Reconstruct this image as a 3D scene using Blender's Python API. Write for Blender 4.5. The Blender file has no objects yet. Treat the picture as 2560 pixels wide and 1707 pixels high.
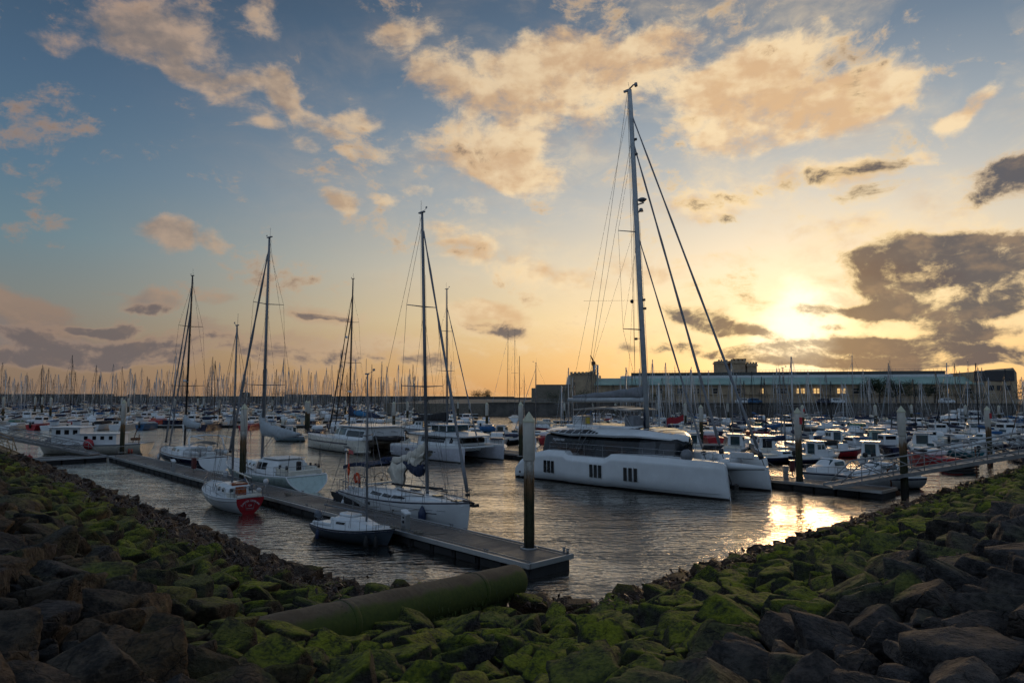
import bpy, math, random
import numpy as np
from mathutils import Vector, Matrix
R = math.radians
D = bpy.data
scene = bpy.context.scene
COL = scene.collection

# ------------------------------------------------------------------ camera
FPX, CAMH = 1707.0, 6.85                      # focal length in px of a 2560 px wide frame, eye height over the water
PITCH = math.atan(130.5 / FPX)
cam_d = D.cameras.new('camera'); cam_d.sensor_width = 36.0
cam_d.lens = 36.0 * FPX / 2560.0; cam_d.clip_start = 0.2; cam_d.clip_end = 20000
cam = D.objects.new('camera', cam_d); COL.objects.link(cam)
cam.location = (0, 0, CAMH); cam.rotation_euler = (R(90) + PITCH, 0, 0)
scene.camera = cam
scene.view_settings.view_transform = 'Standard'
scene.view_settings.look = 'None'
scene.view_settings.gamma = 1.0
scene.view_settings.exposure = 0.0
scene.render.film_transparent = False
scene.cycles.max_bounces = 5
scene.cycles.diffuse_bounces = 2
scene.cycles.glossy_bounces = 3
scene.cycles.transmission_bounces = 2
scene.cycles.transparent_max_bounces = 4
scene.cycles.caustics_reflective = False
scene.cycles.caustics_refractive = False
scene.cycles.sample_clamp_indirect = 4.0
scene.cycles.use_adaptive_sampling = True; scene.cycles.adaptive_threshold = 0.02; scene.cycles.adaptive_min_samples = 12

def ray(x, y):
    u = 853.5 - y
    return np.array([x - 1280.0, FPX * math.cos(PITCH) - u * math.sin(PITCH), FPX * math.sin(PITCH) + u * math.cos(PITCH)]) / FPX
def W(x, y, z=0.0):                            # where a sight line meets the level z
    d = ray(x, y); t = (z - CAMH) / d[2]
    return Vector((d[0] * t, d[1] * t, z))
def PD(x, y, Y):                               # the point on a sight line at depth Y
    d = ray(x, y); t = Y / d[1]
    return Vector((d[0] * t, Y, CAMH + d[2] * t))

# ------------------------------------------------------------------ node helpers
def lin(c):
    return tuple((v / 255 / 12.92) if v / 255 <= 0.04045 else (((v / 255) + 0.055) / 1.055) ** 2.4 for v in c) + (1.0,)
class NT:
    def __init__(s, tree): s.t = tree; s.n = tree.nodes; s.l = tree.links
    def put(s, sock, v):
        if isinstance(v, bpy.types.NodeSocket): s.l.new(v, sock)
        elif v is not None:
            try: sock.default_value = v
            except Exception: sock.default_value = tuple(v)[:3] if hasattr(v, '__len__') else v
    def node(s, kind, out=0, ins=(), **kw):
        nd = s.n.new(kind)
        for k, v in kw.items(): setattr(nd, k, v)
        for k, v in (ins.items() if isinstance(ins, dict) else enumerate(ins)): s.put(nd.inputs[k], v)
        return nd.outputs[out]
    def m(s, op, a, b=None, c=None, clamp=False):
        return s.node('ShaderNodeMath', ins=[x for x in (a, b, c) if x is not None], operation=op, use_clamp=clamp)
    def vm(s, op, a, b=None, out=0):
        return s.node('ShaderNodeVectorMath', out=out, ins=[x for x in (a, b) if x is not None], operation=op)
    def mr(s, v, a, b, c=0.0, d=1.0, smooth=True):
        return s.node('ShaderNodeMapRange', ins=[v, a, b, c, d], interpolation_type='SMOOTHSTEP' if smooth else 'LINEAR')
    def mix(s, f, a, b, blend='MIX'):
        nd = s.n.new('ShaderNodeMix'); nd.data_type = 'RGBA'; nd.blend_type = blend
        s.put(nd.inputs[0], f); s.put(nd.inputs[6], a); s.put(nd.inputs[7], b)
        return nd.outputs[2]
    def ramp(s, f, stops, interp='LINEAR'):
        nd = s.n.new('ShaderNodeValToRGB'); cr = nd.color_ramp; cr.interpolation = interp
        while len(cr.elements) < len(stops): cr.elements.new(0.5)
        for e, (p, c) in zip(cr.elements, stops): e.position = p; e.color = c if len(c) == 4 else tuple(c) + (1,)
        s.put(nd.inputs[0], f); return nd.outputs[0]
    def noise(s, vec, scale, detail=4, rough=0.55, out=0, dist=0.0):
        return s.node('ShaderNodeTexNoise', out=out, ins={'Vector': vec, 'Scale': scale, 'Detail': detail, 'Roughness': rough, 'Distortion': dist})

# ------------------------------------------------------------------ sky: dusk gradient, a share of the Nishita sky, clouds set by direction
SUN_AZ = math.atan((1997 - 1280) / FPX); SUN_EL = R(4.9)
SUN_DIR = Vector((math.sin(SUN_AZ) * math.cos(SUN_EL), math.cos(SUN_AZ) * math.cos(SUN_EL), math.sin(SUN_EL)))
world = D.worlds.new('World'); scene.world = world; world.use_nodes = True
world.cycles.sampling_method = 'MANUAL'; world.cycles.sample_map_resolution = 512
def build_sky():
    wt = world.node_tree; wt.nodes.clear(); N = NT(wt)
    d = N.node('ShaderNodeTexCoord', out=0)
    sep = N.n.new('ShaderNodeSeparateXYZ'); N.l.new(d, sep.inputs[0])
    az = N.m('MULTIPLY', N.m('ARCTAN2', sep.outputs[0], sep.outputs[1]), 5.7296)
    el = N.m('MULTIPLY', N.m('ARCSINE', sep.outputs[2]), 5.7296)
    cmb = N.node('ShaderNodeCombineXYZ', ins=[az, el, 0.0])
    sund = N.m('MULTIPLY', N.m('ARCCOSINE', N.m('MINIMUM', N.vm('DOT_PRODUCT', d, tuple(SUN_DIR), out=1), 1.0)), 57.296)   # degrees from the sun
    def dg(*s): return [(max(0, e) / 60.0, lin(c)) for e, c in s]
    e60 = N.m('DIVIDE', el, 6.0)
    cool = N.ramp(e60, dg((0, (126, 106, 92)), (3, (128, 110, 98)), (7, (114, 120, 120)), (11, (98, 122, 134)), (16, (82, 110, 132)), (22, (68, 94, 120)), (30, (50, 72, 96)), (60, (62, 84, 108))))
    warm = N.ramp(e60, dg((0, (206, 150, 94)), (3, (226, 180, 118)), (6, (238, 208, 156)), (10, (226, 208, 178)), (15, (190, 188, 182)), (20, (150, 162, 172)), (26, (104, 126, 148)), (31, (86, 108, 132)), (60, (70, 94, 118))))
    wf = N.mr(sund, 62, 8)
    base = N.mix(wf, cool, warm)
    base = N.mix(N.mr(sund, 60, 115), base, lin((126, 146, 170)))        # the sky behind the camera, pale and even
    glow = N.m('POWER', 2.718, N.m('MULTIPLY', sund, -0.155))
    base = N.mix(N.m('MULTIPLY', glow, 0.85), base, (1.04, 0.88, 0.64, 1), 'MIX')
    sky = N.n.new('ShaderNodeTexSky'); sky.sky_type = 'NISHITA'; sky.sun_disc = False
    sky.sun_elevation = SUN_EL; sky.sun_rotation = SUN_AZ
    base = N.mix(1.0, base, N.mix(1.0, sky.outputs[0], (0.012, 0.012, 0.012, 1), 'MULTIPLY'), 'ADD')
    # clouds
    warp = N.vm('SUBTRACT', N.noise(cmb, 0.9, 3, 0.55, out=1), (0.5, 0.5, 0.5))
    w2 = N.vm('SUBTRACT', N.noise(cmb, 3.6, 3, 0.6, out=1), (0.5, 0.5, 0.5))
    p = N.vm('ADD', cmb, N.vm('ADD', N.vm('MULTIPLY', warp, (0.42, 0.30, 0)), N.vm('MULTIPLY', w2, (0.13, 0.10, 0))))
    ps = N.n.new('ShaderNodeSeparateXYZ'); N.l.new(p, ps.inputs[0])
    def blobs(lst, prev):
        acc = None; prev = prev
        for cx, cy, rx, ry, rot, s in lst:
            r = ray(cx * 1.0884, cy * 1.0884); r = r / np.linalg.norm(r)
            a0 = math.degrees(math.atan2(r[0], r[1])) / 10; e0 = math.degrees(math.asin(r[2])) / 10
            k = 1.0884 / FPX * 57.3 / 10 * math.cos(a0 / 5.73) ** 1.0
            pv = N.node('ShaderNodeCombineXYZ', ins=[ps.outputs[0], ps.outputs[1], prev])    # the third axis only keeps the chain in order
            mp = N.node('ShaderNodeMapping', ins={'Vector': pv, 'Location': (a0, e0, 0), 'Rotation': (0, 0, -R(rot)), 'Scale': (rx * k * 1.15, ry * k * 1.15, 1e5)}, vector_type='TEXTURE')
            ln = N.vm('LENGTH', mp, out=1)
            f = N.mr(ln, 1.15, 0.25, 0.0, s)
            acc = f if acc is None else N.m('ADD', acc, f)
            prev = acc
        return N.m('MINIMUM', acc, 1.0)
    light = blobs([(390, 80, 150, 95, 8, .8), (290, 70, 120, 60, 0, .5), (150, 88, 75, 25, 0, .45), (605, 35, 55, 65, -25, .6), (515, 190, 55, 32, 0, .7), (625, 190, 75, 42, 0, .85),
        (500, 205, 220, 26, 22, .55), (690, 262, 160, 22, 22, .7), (820, 270, 70, 34, -10, .75), (600, 287, 34, 14, 0, .6), (700, 335, 30, 22, 0, .4), (790, 355, 26, 16, 0, .5), (880, 355, 44, 28, 0, .4),
        (930, 75, 100, 32, -12, .7), (990, 180, 90, 60, 15, .85), (1060, 250, 70, 55, 0, .5), (1200, 225, 130, 105, 0, 1), (1350, 190, 150, 75, 0, .5), (1100, 150, 80, 50, 0, .4), (1570, 170, 80, 60, 0, .45), (1500, 640, 90, 30, 6, .4), (1660, 600, 120, 24, 0, .45), (1400, 720, 120, 26, 0, .45), (1900, 520, 130, 26, 0, .45), (1270, 115, 110, 55, 0, .85), (1420, 150, 130, 70, 0, .8), (1530, 95, 100, 50, 0, .85), (1760, 130, 150, 58, -6, 1),
        (1700, 190, 160, 60, 0, .8), (1990, 215, 120, 62, -8, 1), (1850, 250, 200, 70, 0, .9), (1640, 270, 110, 70, 0, .8), (1720, 320, 130, 48, 0, .9), (1910, 300, 60, 35, 0, .6), (2230, 250, 85, 28, -22, .8), (2170, 285, 60, 25, 10, .6),
        (1130, 360, 190, 62, 5, 1), (1200, 415, 110, 40, 10, .8), (1360, 280, 60, 50, 0, .4), (770, 475, 45, 26, 12, .95), (868, 468, 44, 14, 0, .6), (1100, 470, 80, 26, 10, .5), (960, 440, 50, 18, 0, .5),
        (375, 540, 82, 42, 6, 1.1), (490, 560, 42, 28, 0, .7), (1070, 575, 85, 42, 0, .9), (1020, 525, 50, 22, 0, .5), (1200, 620, 130, 36, 5, .55), (1280, 650, 90, 40, 0, .5), (1430, 640, 130, 50, 0, .4),
        (1850, 400, 160, 40, 0, .7), (1960, 410, 70, 40, 0, .5), (2100, 370, 45, 25, 0, .5), (1640, 470, 130, 50, -5, .8), (50, 715, 125, 62, 8, 1.2), (20, 790, 200, 45, 0, .8), (340, 680, 80, 30, 0, .9), (500, 685, 50, 20, 0, .6), (495, 752, 60, 32, 5, .8), (210, 656, 45, 8, 0, .5),
        (750, 722, 150, 22, 0, .8), (760, 690, 120, 20, 0, .3), (1120, 735, 120, 45, 4, .9), (1090, 700, 110, 26, 0, .5), (820, 790, 240, 42, 0, .6), (560, 800, 280, 45, 0, .7), (250, 800, 220, 45, 0, .9), (1180, 800, 160, 25, 0, .35), (2180, 560, 240, 120, 0, .6), (2000, 640, 170, 60, 0, .5), (1880, 700, 110, 34, 0, .5)], 0.0)
    dark = blobs([(1880, 410, 170, 26, 0, .7), (2000, 440, 80, 22, 0, .5), (1680, 505, 60, 16, 0, .7), (1650, 460, 120, 24, -8, .55), (1060, 580, 60, 24, 5, .75), (1100, 350, 140, 30, 0, .35), (1030, 345, 60, 16, 0, .3),
        (2300, 420, 110, 60, 0, 1), (2230, 480, 80, 28, 0, .5), (2080, 585, 170, 50, -4, 1.1), (2240, 640, 240, 90, 0, 1.25), (2330, 560, 90, 46, 0, .6), (2060, 655, 130, 34, 4, .8), (2180, 700, 210, 40, 0, .8), (2230, 752, 110, 22, 4, .9),
        (1860, 706, 80, 18, 6, .9), (1985, 706, 70, 20, 4, .9), (1905, 747, 36, 11, 0, .8), (1610, 735, 110, 26, 14, 1), (1690, 765, 100, 16, 8, .8), (1560, 790, 80, 18, 4, .9), (1480, 800, 80, 14, 0, .5), (2050, 785, 200, 30, 0, 1), (1850, 805, 230, 32, -3, 1.1), (1700, 810, 130, 16, 0, .7), (2250, 812, 220, 30, 0, 1), (2000, 828, 300, 20, 0, .8), (1140, 752, 90, 24, 8, .95),
        (330, 697, 72, 18, 0, .9), (250, 744, 95, 16, 0, .95), (180, 738, 30, 12, 0, .6), (740, 722, 110, 10, 0, .8), (30, 765, 120, 26, 0, .8), (240, 790, 190, 26, 0, .9), (500, 790, 200, 28, 0, .75), (560, 720, 80, 8, 0, .3), (60, 820, 280, 26, 0, .9), (330, 822, 240, 22, 0, .7), (700, 815, 220, 24, 0, .55), (1000, 822, 160, 16, 0, .4), (500, 770, 50, 12, 0, .3), (400, 530, 60, 14, 0, .25)], light)
    st = N.vm('MULTIPLY', cmb, (0.8, 1.25, 1))
    n1 = N.noise(st, 1.5, 7, 0.62)
    off = tuple(Vector((SUN_AZ * 5.73, SUN_EL * 5.73, 0)).normalized() * 0.16)
    lit = N.m('SUBTRACT', n1, N.noise(N.vm('ADD', st, (0.07, 0.14, 0)), 1.5, 4, 0.60))
    nn = N.m('MULTIPLY', N.m('SUBTRACT', n1, 0.5), 3.0)
    warpv = N.vm('MULTIPLY', warp, (.9, .9, 0))
    nh = N.noise(N.vm('ADD', N.vm('MULTIPLY', cmb, (1.0, 1.7, 1)), warpv), 4.2, 5, 0.66)
    hh = N.m('SUBTRACT', nh, 0.5)
    ll = N.m('ADD', light, N.m('ADD', N.m('MULTIPLY', nn, 0.95), N.m('MULTIPLY', hh, 1.4)))
    dd = N.m('ADD', N.m('MULTIPLY', dark, 0.86), N.m('ADD', N.m('MULTIPLY', nn, 1.0), N.m('MULTIPLY', hh, 1.6)))
    lm = N.mr(ll, 0.10, 0.98)
    dm = N.mr(dd, 0.14, 0.80)
    thick = N.mr(dd, 0.30, 0.92)
    # sunlit cloud colour by nearness to the sun; undersides greyer
    sf = N.mr(sund, 60, 16)
    lc = N.mix(sf, lin((172, 148, 132)), lin((255, 226, 180)))
    lc2 = N.mix(sf, lin((124, 116, 114)), lin((226, 186, 140)))
    lowf = N.mr(el, 1.6, 0.2)
    lc = N.mix(N.m('MULTIPLY', lowf, N.m('SUBTRACT', 1.0, sf)), lc, lin((138, 118, 104)))
    ccol = N.mix(N.mr(N.m('ADD', lit, N.m('MULTIPLY', N.m('SUBTRACT', light, 0.7), -0.10)), -0.13, 0.09), lc2, lc)
    dfar = N.mix(N.mr(az, -1, 2.2), lin((108, 99, 98)), lin((74, 74, 84)))
    dcol = N.mix(N.mr(sund, 12, 2), dfar, lin((140, 112, 84)))
    dcol = N.mix(N.mr(lit, 0.02, 0.16, 0, 0.25), dcol, N.mix(sf, lin((150, 128, 112)), lin((214, 170, 118))))
    veil = N.m('MULTIPLY', N.m('MULTIPLY', N.mr(N.noise(N.vm('ADD', N.vm('MULTIPLY', cmb, (0.55, 1.1, 1)), N.vm('MULTIPLY', warp, (.6, .5, 0))), 1.3, 6, 0.62), 0.40, 0.66), N.mr(sund, 58, 9)), N.mr(nh, .25, .75, .25, .75))
    base = N.mix(N.m('MULTIPLY', veil, 0.8), base, ccol)
    dcol = N.mix(thick, N.mix(sf, lin((158, 134, 118)), N.mix(N.mr(sund, 22, 4), lin((224, 186, 140)), lin((255, 220, 150)))), dcol)
    s1 = N.mix(N.m('MULTIPLY', lm, 0.88), base, ccol)
    s2 = N.mix(N.m('MULTIPLY', dm, 0.90), s1, dcol)
    disk = N.mr(N.m('ADD', sund, N.m('MULTIPLY', nn, 3.2)), 4.2, 0.4)
    s3 = N.mix(N.m('MULTIPLY', disk, N.m('SUBTRACT', 1.0, N.m('MULTIPLY', dm, 0.75))), s2, (1.5, 1.30, 0.92, 1))
    below = N.mr(sep.outputs[2], -0.02, 0.0)
    s4 = N.mix(below, (0.05, 0.05, 0.05, 1), s3)
    bg = N.node('ShaderNodeBackground', ins=[s4, 1.0])
    out = N.n.new('ShaderNodeOutputWorld'); N.l.new(bg, out.inputs[0])
build_sky()
sl = D.lights.new('sun', 'SUN'); sl.energy = 0.5; sl.angle = R(12.0); sl.color = (1.0, 0.64, 0.32)
sun = D.objects.new('sun', sl); COL.objects.link(sun)
sun.rotation_euler = SUN_DIR.to_track_quat('Z', 'Y').to_euler()

# ------------------------------------------------------------------ materials
MATS = {}
def mat(name, col, rough=0.5, metal=0.0, var=0.12, scale=3.0, bump=0.0, bscale=20.0, spec=0.5, emit=None, coat=0.0, dirt=0.0):
    if name in MATS: return MATS[name]
    m = D.materials.new(name); m.use_nodes = True; t = m.node_tree; N = NT(t)
    b = t.nodes['Principled BSDF']
    c = tuple(col) + (1,)
    pos = N.node('ShaderNodeTexCoord', out=3)
    n = N.noise(pos, scale, 4, 0.6)
    dark = tuple(v * (1 - var) for v in col) + (1,); lite = tuple(min(1, v * (1 + var)) for v in col) + (1,)
    cc = N.mix(N.mr(n, 0.3, 0.7), dark, lite)
    if dirt:
        n2 = N.noise(N.vm('MULTIPLY', pos, (1, 1, 0.25)), scale * 3, 5, 0.65)
        cc = N.mix(N.mr(n2, 0.52, 0.75, 0, dirt), cc, (0.05, 0.045, 0.035, 1))
    N.put(b.inputs['Base Color'], cc)
    N.put(b.inputs['Roughness'], N.mr(n, 0.2, 0.8, max(0.02, rough - 0.08), min(1, rough + 0.08)))
    b.inputs['Metallic'].default_value = metal; b.inputs['Specular IOR Level'].default_value = spec
    b.inputs['Coat Weight'].default_value = coat
    if bump:
        bn = N.n.new('ShaderNodeBump'); bn.inputs['Strength'].default_value = bump; bn.inputs['Distance'].default_value = 0.02
        N.put(bn.inputs['Height'], N.noise(pos, bscale, 4, 0.6)); N.l.new(bn.outputs[0], b.inputs['Normal'])
    if emit:
        b.inputs['Emission Color'].default_value = tuple(emit[0]) + (1,); b.inputs['Emission Strength'].default_value = emit[1]
    MATS[name] = m; return m
GEL = mat('white_gelcoat', (0.70, 0.73, 0.75), 0.22, var=0.04, scale=1.2, dirt=0.05)
GEL2 = mat('cream_gelcoat', (0.66, 0.63, 0.55), 0.3, var=0.06, dirt=0.12)
DECKW = mat('deck_white', (0.62, 0.64, 0.65), 0.5, var=0.06, scale=5, bump=0.2, bscale=60, dirt=0.15)
ANTIF = mat('dark_antifouling', (0.025, 0.022, 0.022), 0.6, var=0.3)
STRIPE = mat('navy_stripe', (0.012, 0.02, 0.05), 0.3)
NAVY = mat('navy_hull_paint', (0.015, 0.018, 0.05), 0.2, var=0.1)
GREYH = mat('grey_blue_hull_paint', (0.055, 0.075, 0.10), 0.35, var=0.1, dirt=0.1)
MINT = mat('pale_mint_hull_paint', (0.50, 0.62, 0.60), 0.3, var=0.05, dirt=0.08)
REDP = mat('red_paint', (0.42, 0.02, 0.03), 0.35, var=0.12)
BLUEP = mat('blue_paint', (0.02, 0.10, 0.22), 0.35)
GREENP = mat('green_paint', (0.02, 0.12, 0.08), 0.4)
YELP = mat('yellow_paint', (0.45, 0.32, 0.02), 0.4)
ORANGE = mat('orange_foam', (0.65, 0.08, 0.02), 0.6)
GLASS = mat('dark_tinted_glass', (0.010, 0.013, 0.017), 0.06, var=0.1, spec=0.4)
GLASSB = mat('blue_grey_glass', (0.02, 0.05, 0.06), 0.05, var=0.1, spec=0.9)
ALU = mat('brushed_aluminium', (0.42, 0.43, 0.44), 0.35, 0.7, var=0.08)
ALUD = mat('grey_anodised_mast', (0.20, 0.21, 0.23), 0.4, 0.4, var=0.08)
MBLK = mat('black_mast_paint', (0.015, 0.015, 0.018), 0.35)
MWHT = mat('white_mast_paint', (0.42, 0.45, 0.47), 0.35)
STEEL = mat('stainless_wire', (0.25, 0.25, 0.26), 0.4, 0.6)
DWIRE = mat('dark_rigging_wire', (0.06, 0.06, 0.065), 0.5, 0.3)
COVER = mat('light_grey_sail_cover', (0.36, 0.40, 0.43), 0.85, var=0.12, scale=4, bump=0.7, bscale=9)
COVG = mat('grey_sail_cloth', (0.20, 0.21, 0.23), 0.85, var=0.15, bump=0.7, bscale=9)
COVN = mat('navy_canvas', (0.015, 0.025, 0.06), 0.85, var=0.2, bump=0.5, bscale=12)
COVB = mat('blue_canvas', (0.02, 0.09, 0.22), 0.85, var=0.2, bump=0.5, bscale=12)
COVK = mat('black_canvas', (0.014, 0.014, 0.016), 0.9, var=0.2, bump=0.5, bscale=12)
SAIL = mat('cream_sail_cloth', (0.62, 0.58, 0.50), 0.8, var=0.08, scale=6, bump=0.8, bscale=7)
TEAK = mat('teak_wood', (0.20, 0.10, 0.045), 0.6, var=0.3, scale=8)
VARN = mat('varnished_red_wood', (0.30, 0.07, 0.02), 0.3, var=0.25, scale=8)
RUB = mat('black_rubber', (0.015, 0.015, 0.017), 0.7)
FEND = mat('white_fender', (0.55, 0.56, 0.58), 0.4, dirt=0.2)
FENDB = mat('navy_fender', (0.015, 0.03, 0.08), 0.4)
SOLAR = mat('dark_solar_cells', (0.010, 0.018, 0.028), 0.15, spec=0.7)
GLOSSR = mat('glossy_dark_roof_panel', (0.06, 0.055, 0.05), 0.12, spec=0.8, coat=0.5)
ROPE = mat('grey_rope', (0.22, 0.20, 0.17), 0.9)
CONC = mat('weathered_concrete', (0.17, 0.15, 0.12), 0.9, var=0.3, scale=2, bump=0.5, dirt=0.3)
WALLM = mat('dark_breakwater_stone', (0.085, 0.078, 0.070), 0.9, var=0.35, scale=0.5, bump=0.5, bscale=3, dirt=0.3)
STONE = mat('tan_building_stone', (0.36, 0.28, 0.19), 0.9, var=0.2, scale=0.3)
COPPER = mat('green_copper_roof', (0.25, 0.38, 0.33), 0.6, var=0.15, scale=0.15, dirt=0.1)
SLATE = mat('dark_slate_roof', (0.05, 0.05, 0.055), 0.7, var=0.2)
ZINC = mat('pale_zinc_roof', (0.55, 0.58, 0.60), 0.4, 0.1, var=0.1)
SKYWIN = mat('window_sky_glow', (0.8, 0.5, 0.2), 0.5, emit=((1.0, 0.62, 0.22), 0.8))  # emission stands in for sky seen through the panes, no lamps inside
BARK = mat('brown_bark', (0.06, 0.045, 0.03), 0.95)
LEAF = mat('dark_green_foliage', (0.028, 0.040, 0.016), 0.9, var=0.45, scale=1.2)
RUST = mat('rusty_steel', (0.12, 0.05, 0.025), 0.85, var=0.4, scale=6)
FLOAT = mat('dark_pontoon_float', (0.022, 0.022, 0.024), 0.8, var=0.35, scale=2, dirt=0.3)
GALV = mat('galvanised_steel', (0.30, 0.30, 0.30), 0.45, 0.5, var=0.15)
YGAL = mat('weathered_ochre_steel', (0.34, 0.25, 0.15), 0.6, 0.2, var=0.2)  # warm light on the left gangway, painted into its steel colour

# ------------------------------------------------------------------ mesh building
class MB:
    def __init__(s): s.v = []; s.f = []; s.mi = []; s.sm = []
    def add(s, vs, fs, mi=0, smooth=False):
        o = len(s.v); s.v.extend([tuple(v) for v in vs])
        for f in fs: s.f.append(tuple(i + o for i in f)); s.mi.append(mi); s.sm.append(smooth)
        return s
    def box(s, c, d, rz=0.0, mi=0, rx=0.0, ry=0.0, bev=0.0):
        hx, hy, hz = d[0] / 2, d[1] / 2, d[2] / 2
        M = Matrix.Translation(c) @ Matrix.Rotation(rz, 4, 'Z') @ Matrix.Rotation(ry, 4, 'Y') @ Matrix.Rotation(rx, 4, 'X')
        if bev:
            b = bev; pts = []
            for z, k in ((-hz, b), (-hz + b, 0), (hz - b, 0), (hz, b)):
                for x, y in ((-hx + b + k, -hy + k), (hx - b - k, -hy + k), (hx - k, -hy + b + k), (hx - k, hy - b - k), (hx - b - k, hy - k), (-hx + b + k, hy - k), (-hx + k, hy - b - k), (-hx + k, -hy + b + k)):
                    pts.append(M @ Vector((x, y, z)))
            fs = [tuple(range(7, -1, -1)), tuple(range(24, 32))]
            for r in range(3):
                for i in range(8): fs.append((r * 8 + i, r * 8 + (i + 1) % 8, r * 8 + 8 + (i + 1) % 8, r * 8 + 8 + i))
            return s.add(pts, fs, mi)
        vs = [M @ Vector((x, y, z)) for z in (-hz, hz) for x, y in ((-hx, -hy), (hx, -hy), (hx, hy), (-hx, hy))]
        return s.add(vs, [(3, 2, 1, 0), (4, 5, 6, 7), (0, 1, 5, 4), (1, 2, 6, 5), (2, 3, 7, 6), (3, 0, 4, 7)], mi)
    def path(s, pts, rad, n=6, mi=0, cap=True, sq=1.0, smooth=True):
        pts = [Vector(p) for p in pts]; k = len(pts)
        rads = rad if isinstance(rad, (list, tuple)) else [rad] * k
        vs = []; up = None
        for i, p in enumerate(pts):
            d = (pts[min(i + 1, k - 1)] - pts[max(i - 1, 0)]).normalized()
            if up is None:
                up = Vector((0, 0, 1)) if abs(d.z) < 0.9 else Vector((1, 0, 0))
            a = (up - d * up.dot(d)).normalized(); b = d.cross(a); up = a
            for j in range(n):
                t = 2 * math.pi * j / n
                vs.append(p + a * math.cos(t) * rads[i] + b * math.sin(t) * rads[i] * sq)
        fs = [(i * n + j, i * n + (j + 1) % n, (i + 1) * n + (j + 1) % n, (i + 1) * n + j) for i in range(k - 1) for j in range(n)]
        if cap: fs += [tuple(range(n - 1, -1, -1)), tuple(range((k - 1) * n, k * n))]
        return s.add(vs, fs, mi, smooth)
    def wire(s, a, b, r=0.012, mi=0, n=3): return s.path([a, b], r, n, mi, cap=False, smooth=False)
    def cyl(s, c, r, h, n=16, mi=0, r2=None): return s.path([c, (c[0], c[1], c[2] + h)], [r, r if r2 is None else r2], n, mi)
    def grid(s, fn, nu, nv, mi=0, smooth=True, u0=0.0, u1=1.0, v0=0.0, v1=1.0, flip=False):
        vs = [fn(u0 + (u1 - u0) * i / nu, v0 + (v1 - v0) * j / nv) for i in range(nu + 1) for j in range(nv + 1)]
        w = nv + 1; fs = []
        for i in range(nu):
            for j in range(nv):
                q = (i * w + j, (i + 1) * w + j, (i + 1) * w + j + 1, i * w + j + 1)
                fs.append(q[::-1] if flip else q)
        return s.add(vs, fs, mi, smooth)
    def ell(s, c, r, nu=10, nv=6, mi=0, M=None):
        def f(u, v):
            t = 2 * math.pi * u; p = math.pi * (v - 0.5)
            q = Vector((r[0] * math.cos(t) * math.cos(p), r[1] * math.sin(t) * math.cos(p), r[2] * math.sin(p)))
            return (M @ q if M else q) + Vector(c)
        return s.grid(f, nu, nv, mi)
    def torus(s, c, R0, r0, axis='x', n=20, m=6, a0=0.0, a1=6.2832, mi=0):
        pts = []
        for i in range(n + 1):
            t = a0 + (a1 - a0) * i / n; a, b = R0 * math.cos(t), R0 * math.sin(t)
            pts.append(Vector(c) + (Vector((0, a, b)) if axis == 'x' else Vector((a, 0, b)) if axis == 'y' else Vector((a, b, 0))))
        return s.path(pts, r0, m, mi, cap=False)
    def prism(s, poly, axis_pts, mi=0):
        """poly: 2-D outline; axis_pts: (origin, xdir, ydir, depth vector)"""
        o, xd, yd, dv = [Vector(q) for q in axis_pts]; n = len(poly)
        a = [o + xd * p[0] + yd * p[1] for p in poly]; b = [q + dv for q in a]
        fs = [tuple(range(n - 1, -1, -1)), tuple(range(n, 2 * n))] + [(i, (i + 1) % n, n + (i + 1) % n, n + i) for i in range(n)]
        return s.add(a + b, fs, mi)
    def obj(s, name, mats, parent=None, loc=None, rz=None):
        me = D.meshes.new(name); me.from_pydata([tuple(v) for v in s.v], [], s.f)
        for m in (mats if isinstance(mats, (list, tuple)) else [mats]): me.materials.append(m)
        me.polygons.foreach_set('material_index', s.mi); me.polygons.foreach_set('use_smooth', s.sm); me.update()
        o = D.objects.new(name, me); COL.objects.link(o)
        if parent: o.parent = parent
        if loc is not None: o.location = loc
        if rz is not None: o.rotation_euler = (0, 0, rz)
        return o
def tag(o, label=None, cat=None, group=None, kind=None):
    if label: o['label'] = label
    if cat: o['category'] = cat
    if group: o['group'] = group
    if kind: o['kind'] = kind
    return o
def empty(name, loc=(0, 0, 0), rz=0.0, label=None, cat=None, group=None):
    o = D.objects.new(name, None); COL.objects.link(o); o.location = loc; o.rotation_euler = (0, 0, rz); o.empty_display_size = 0.1
    return tag(o, label, cat, group)
def copy_tree(o, parent=None):
    c = o.copy(); COL.objects.link(c); c.parent = parent
    for ch in o.children: copy_tree(ch, c)
    return c
def place(root, stern, bow):
    s, b = Vector(stern[:2]), Vector(bow[:2]); m = (s + b) / 2
    root.location = (m.x, m.y, 0); root.rotation_euler = (0, 0, math.atan2(b.y - s.y, b.x - s.x)); return root

# ------------------------------------------------------------------ shore: two riprap banks meeting in a corner below the camera
L1, L2 = (17.6, -1.06), (19.4, 0.927)                       # y = a + b x at the water's edge
def shore_s(x, y):
    s1 = (L1[0] + L1[1] * x - y) / math.hypot(1, L1[1]); s2 = (L2[0] + L2[1] * x - y) / math.hypot(1, L2[1])
    return s1, s2
def ground_z(x, y):
    s1, s2 = shore_s(x, y)
    h1, h2 = s1 * 0.375, s2 * 0.375
    h3 = 0.21 * (22.5 - 0.286 * x - y) / 1.04                    # the corner itself lies flatter
    k = 0.5; h = max(h1, h2) + max(k - abs(h1 - h2), 0) ** 2 / (4 * k)
    if y > 4: h = max(h, h3)
    return min(h, 4.75 + 0.02 * (h - 4.75)) if h > 4.75 else max(h, -3.0)

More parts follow.
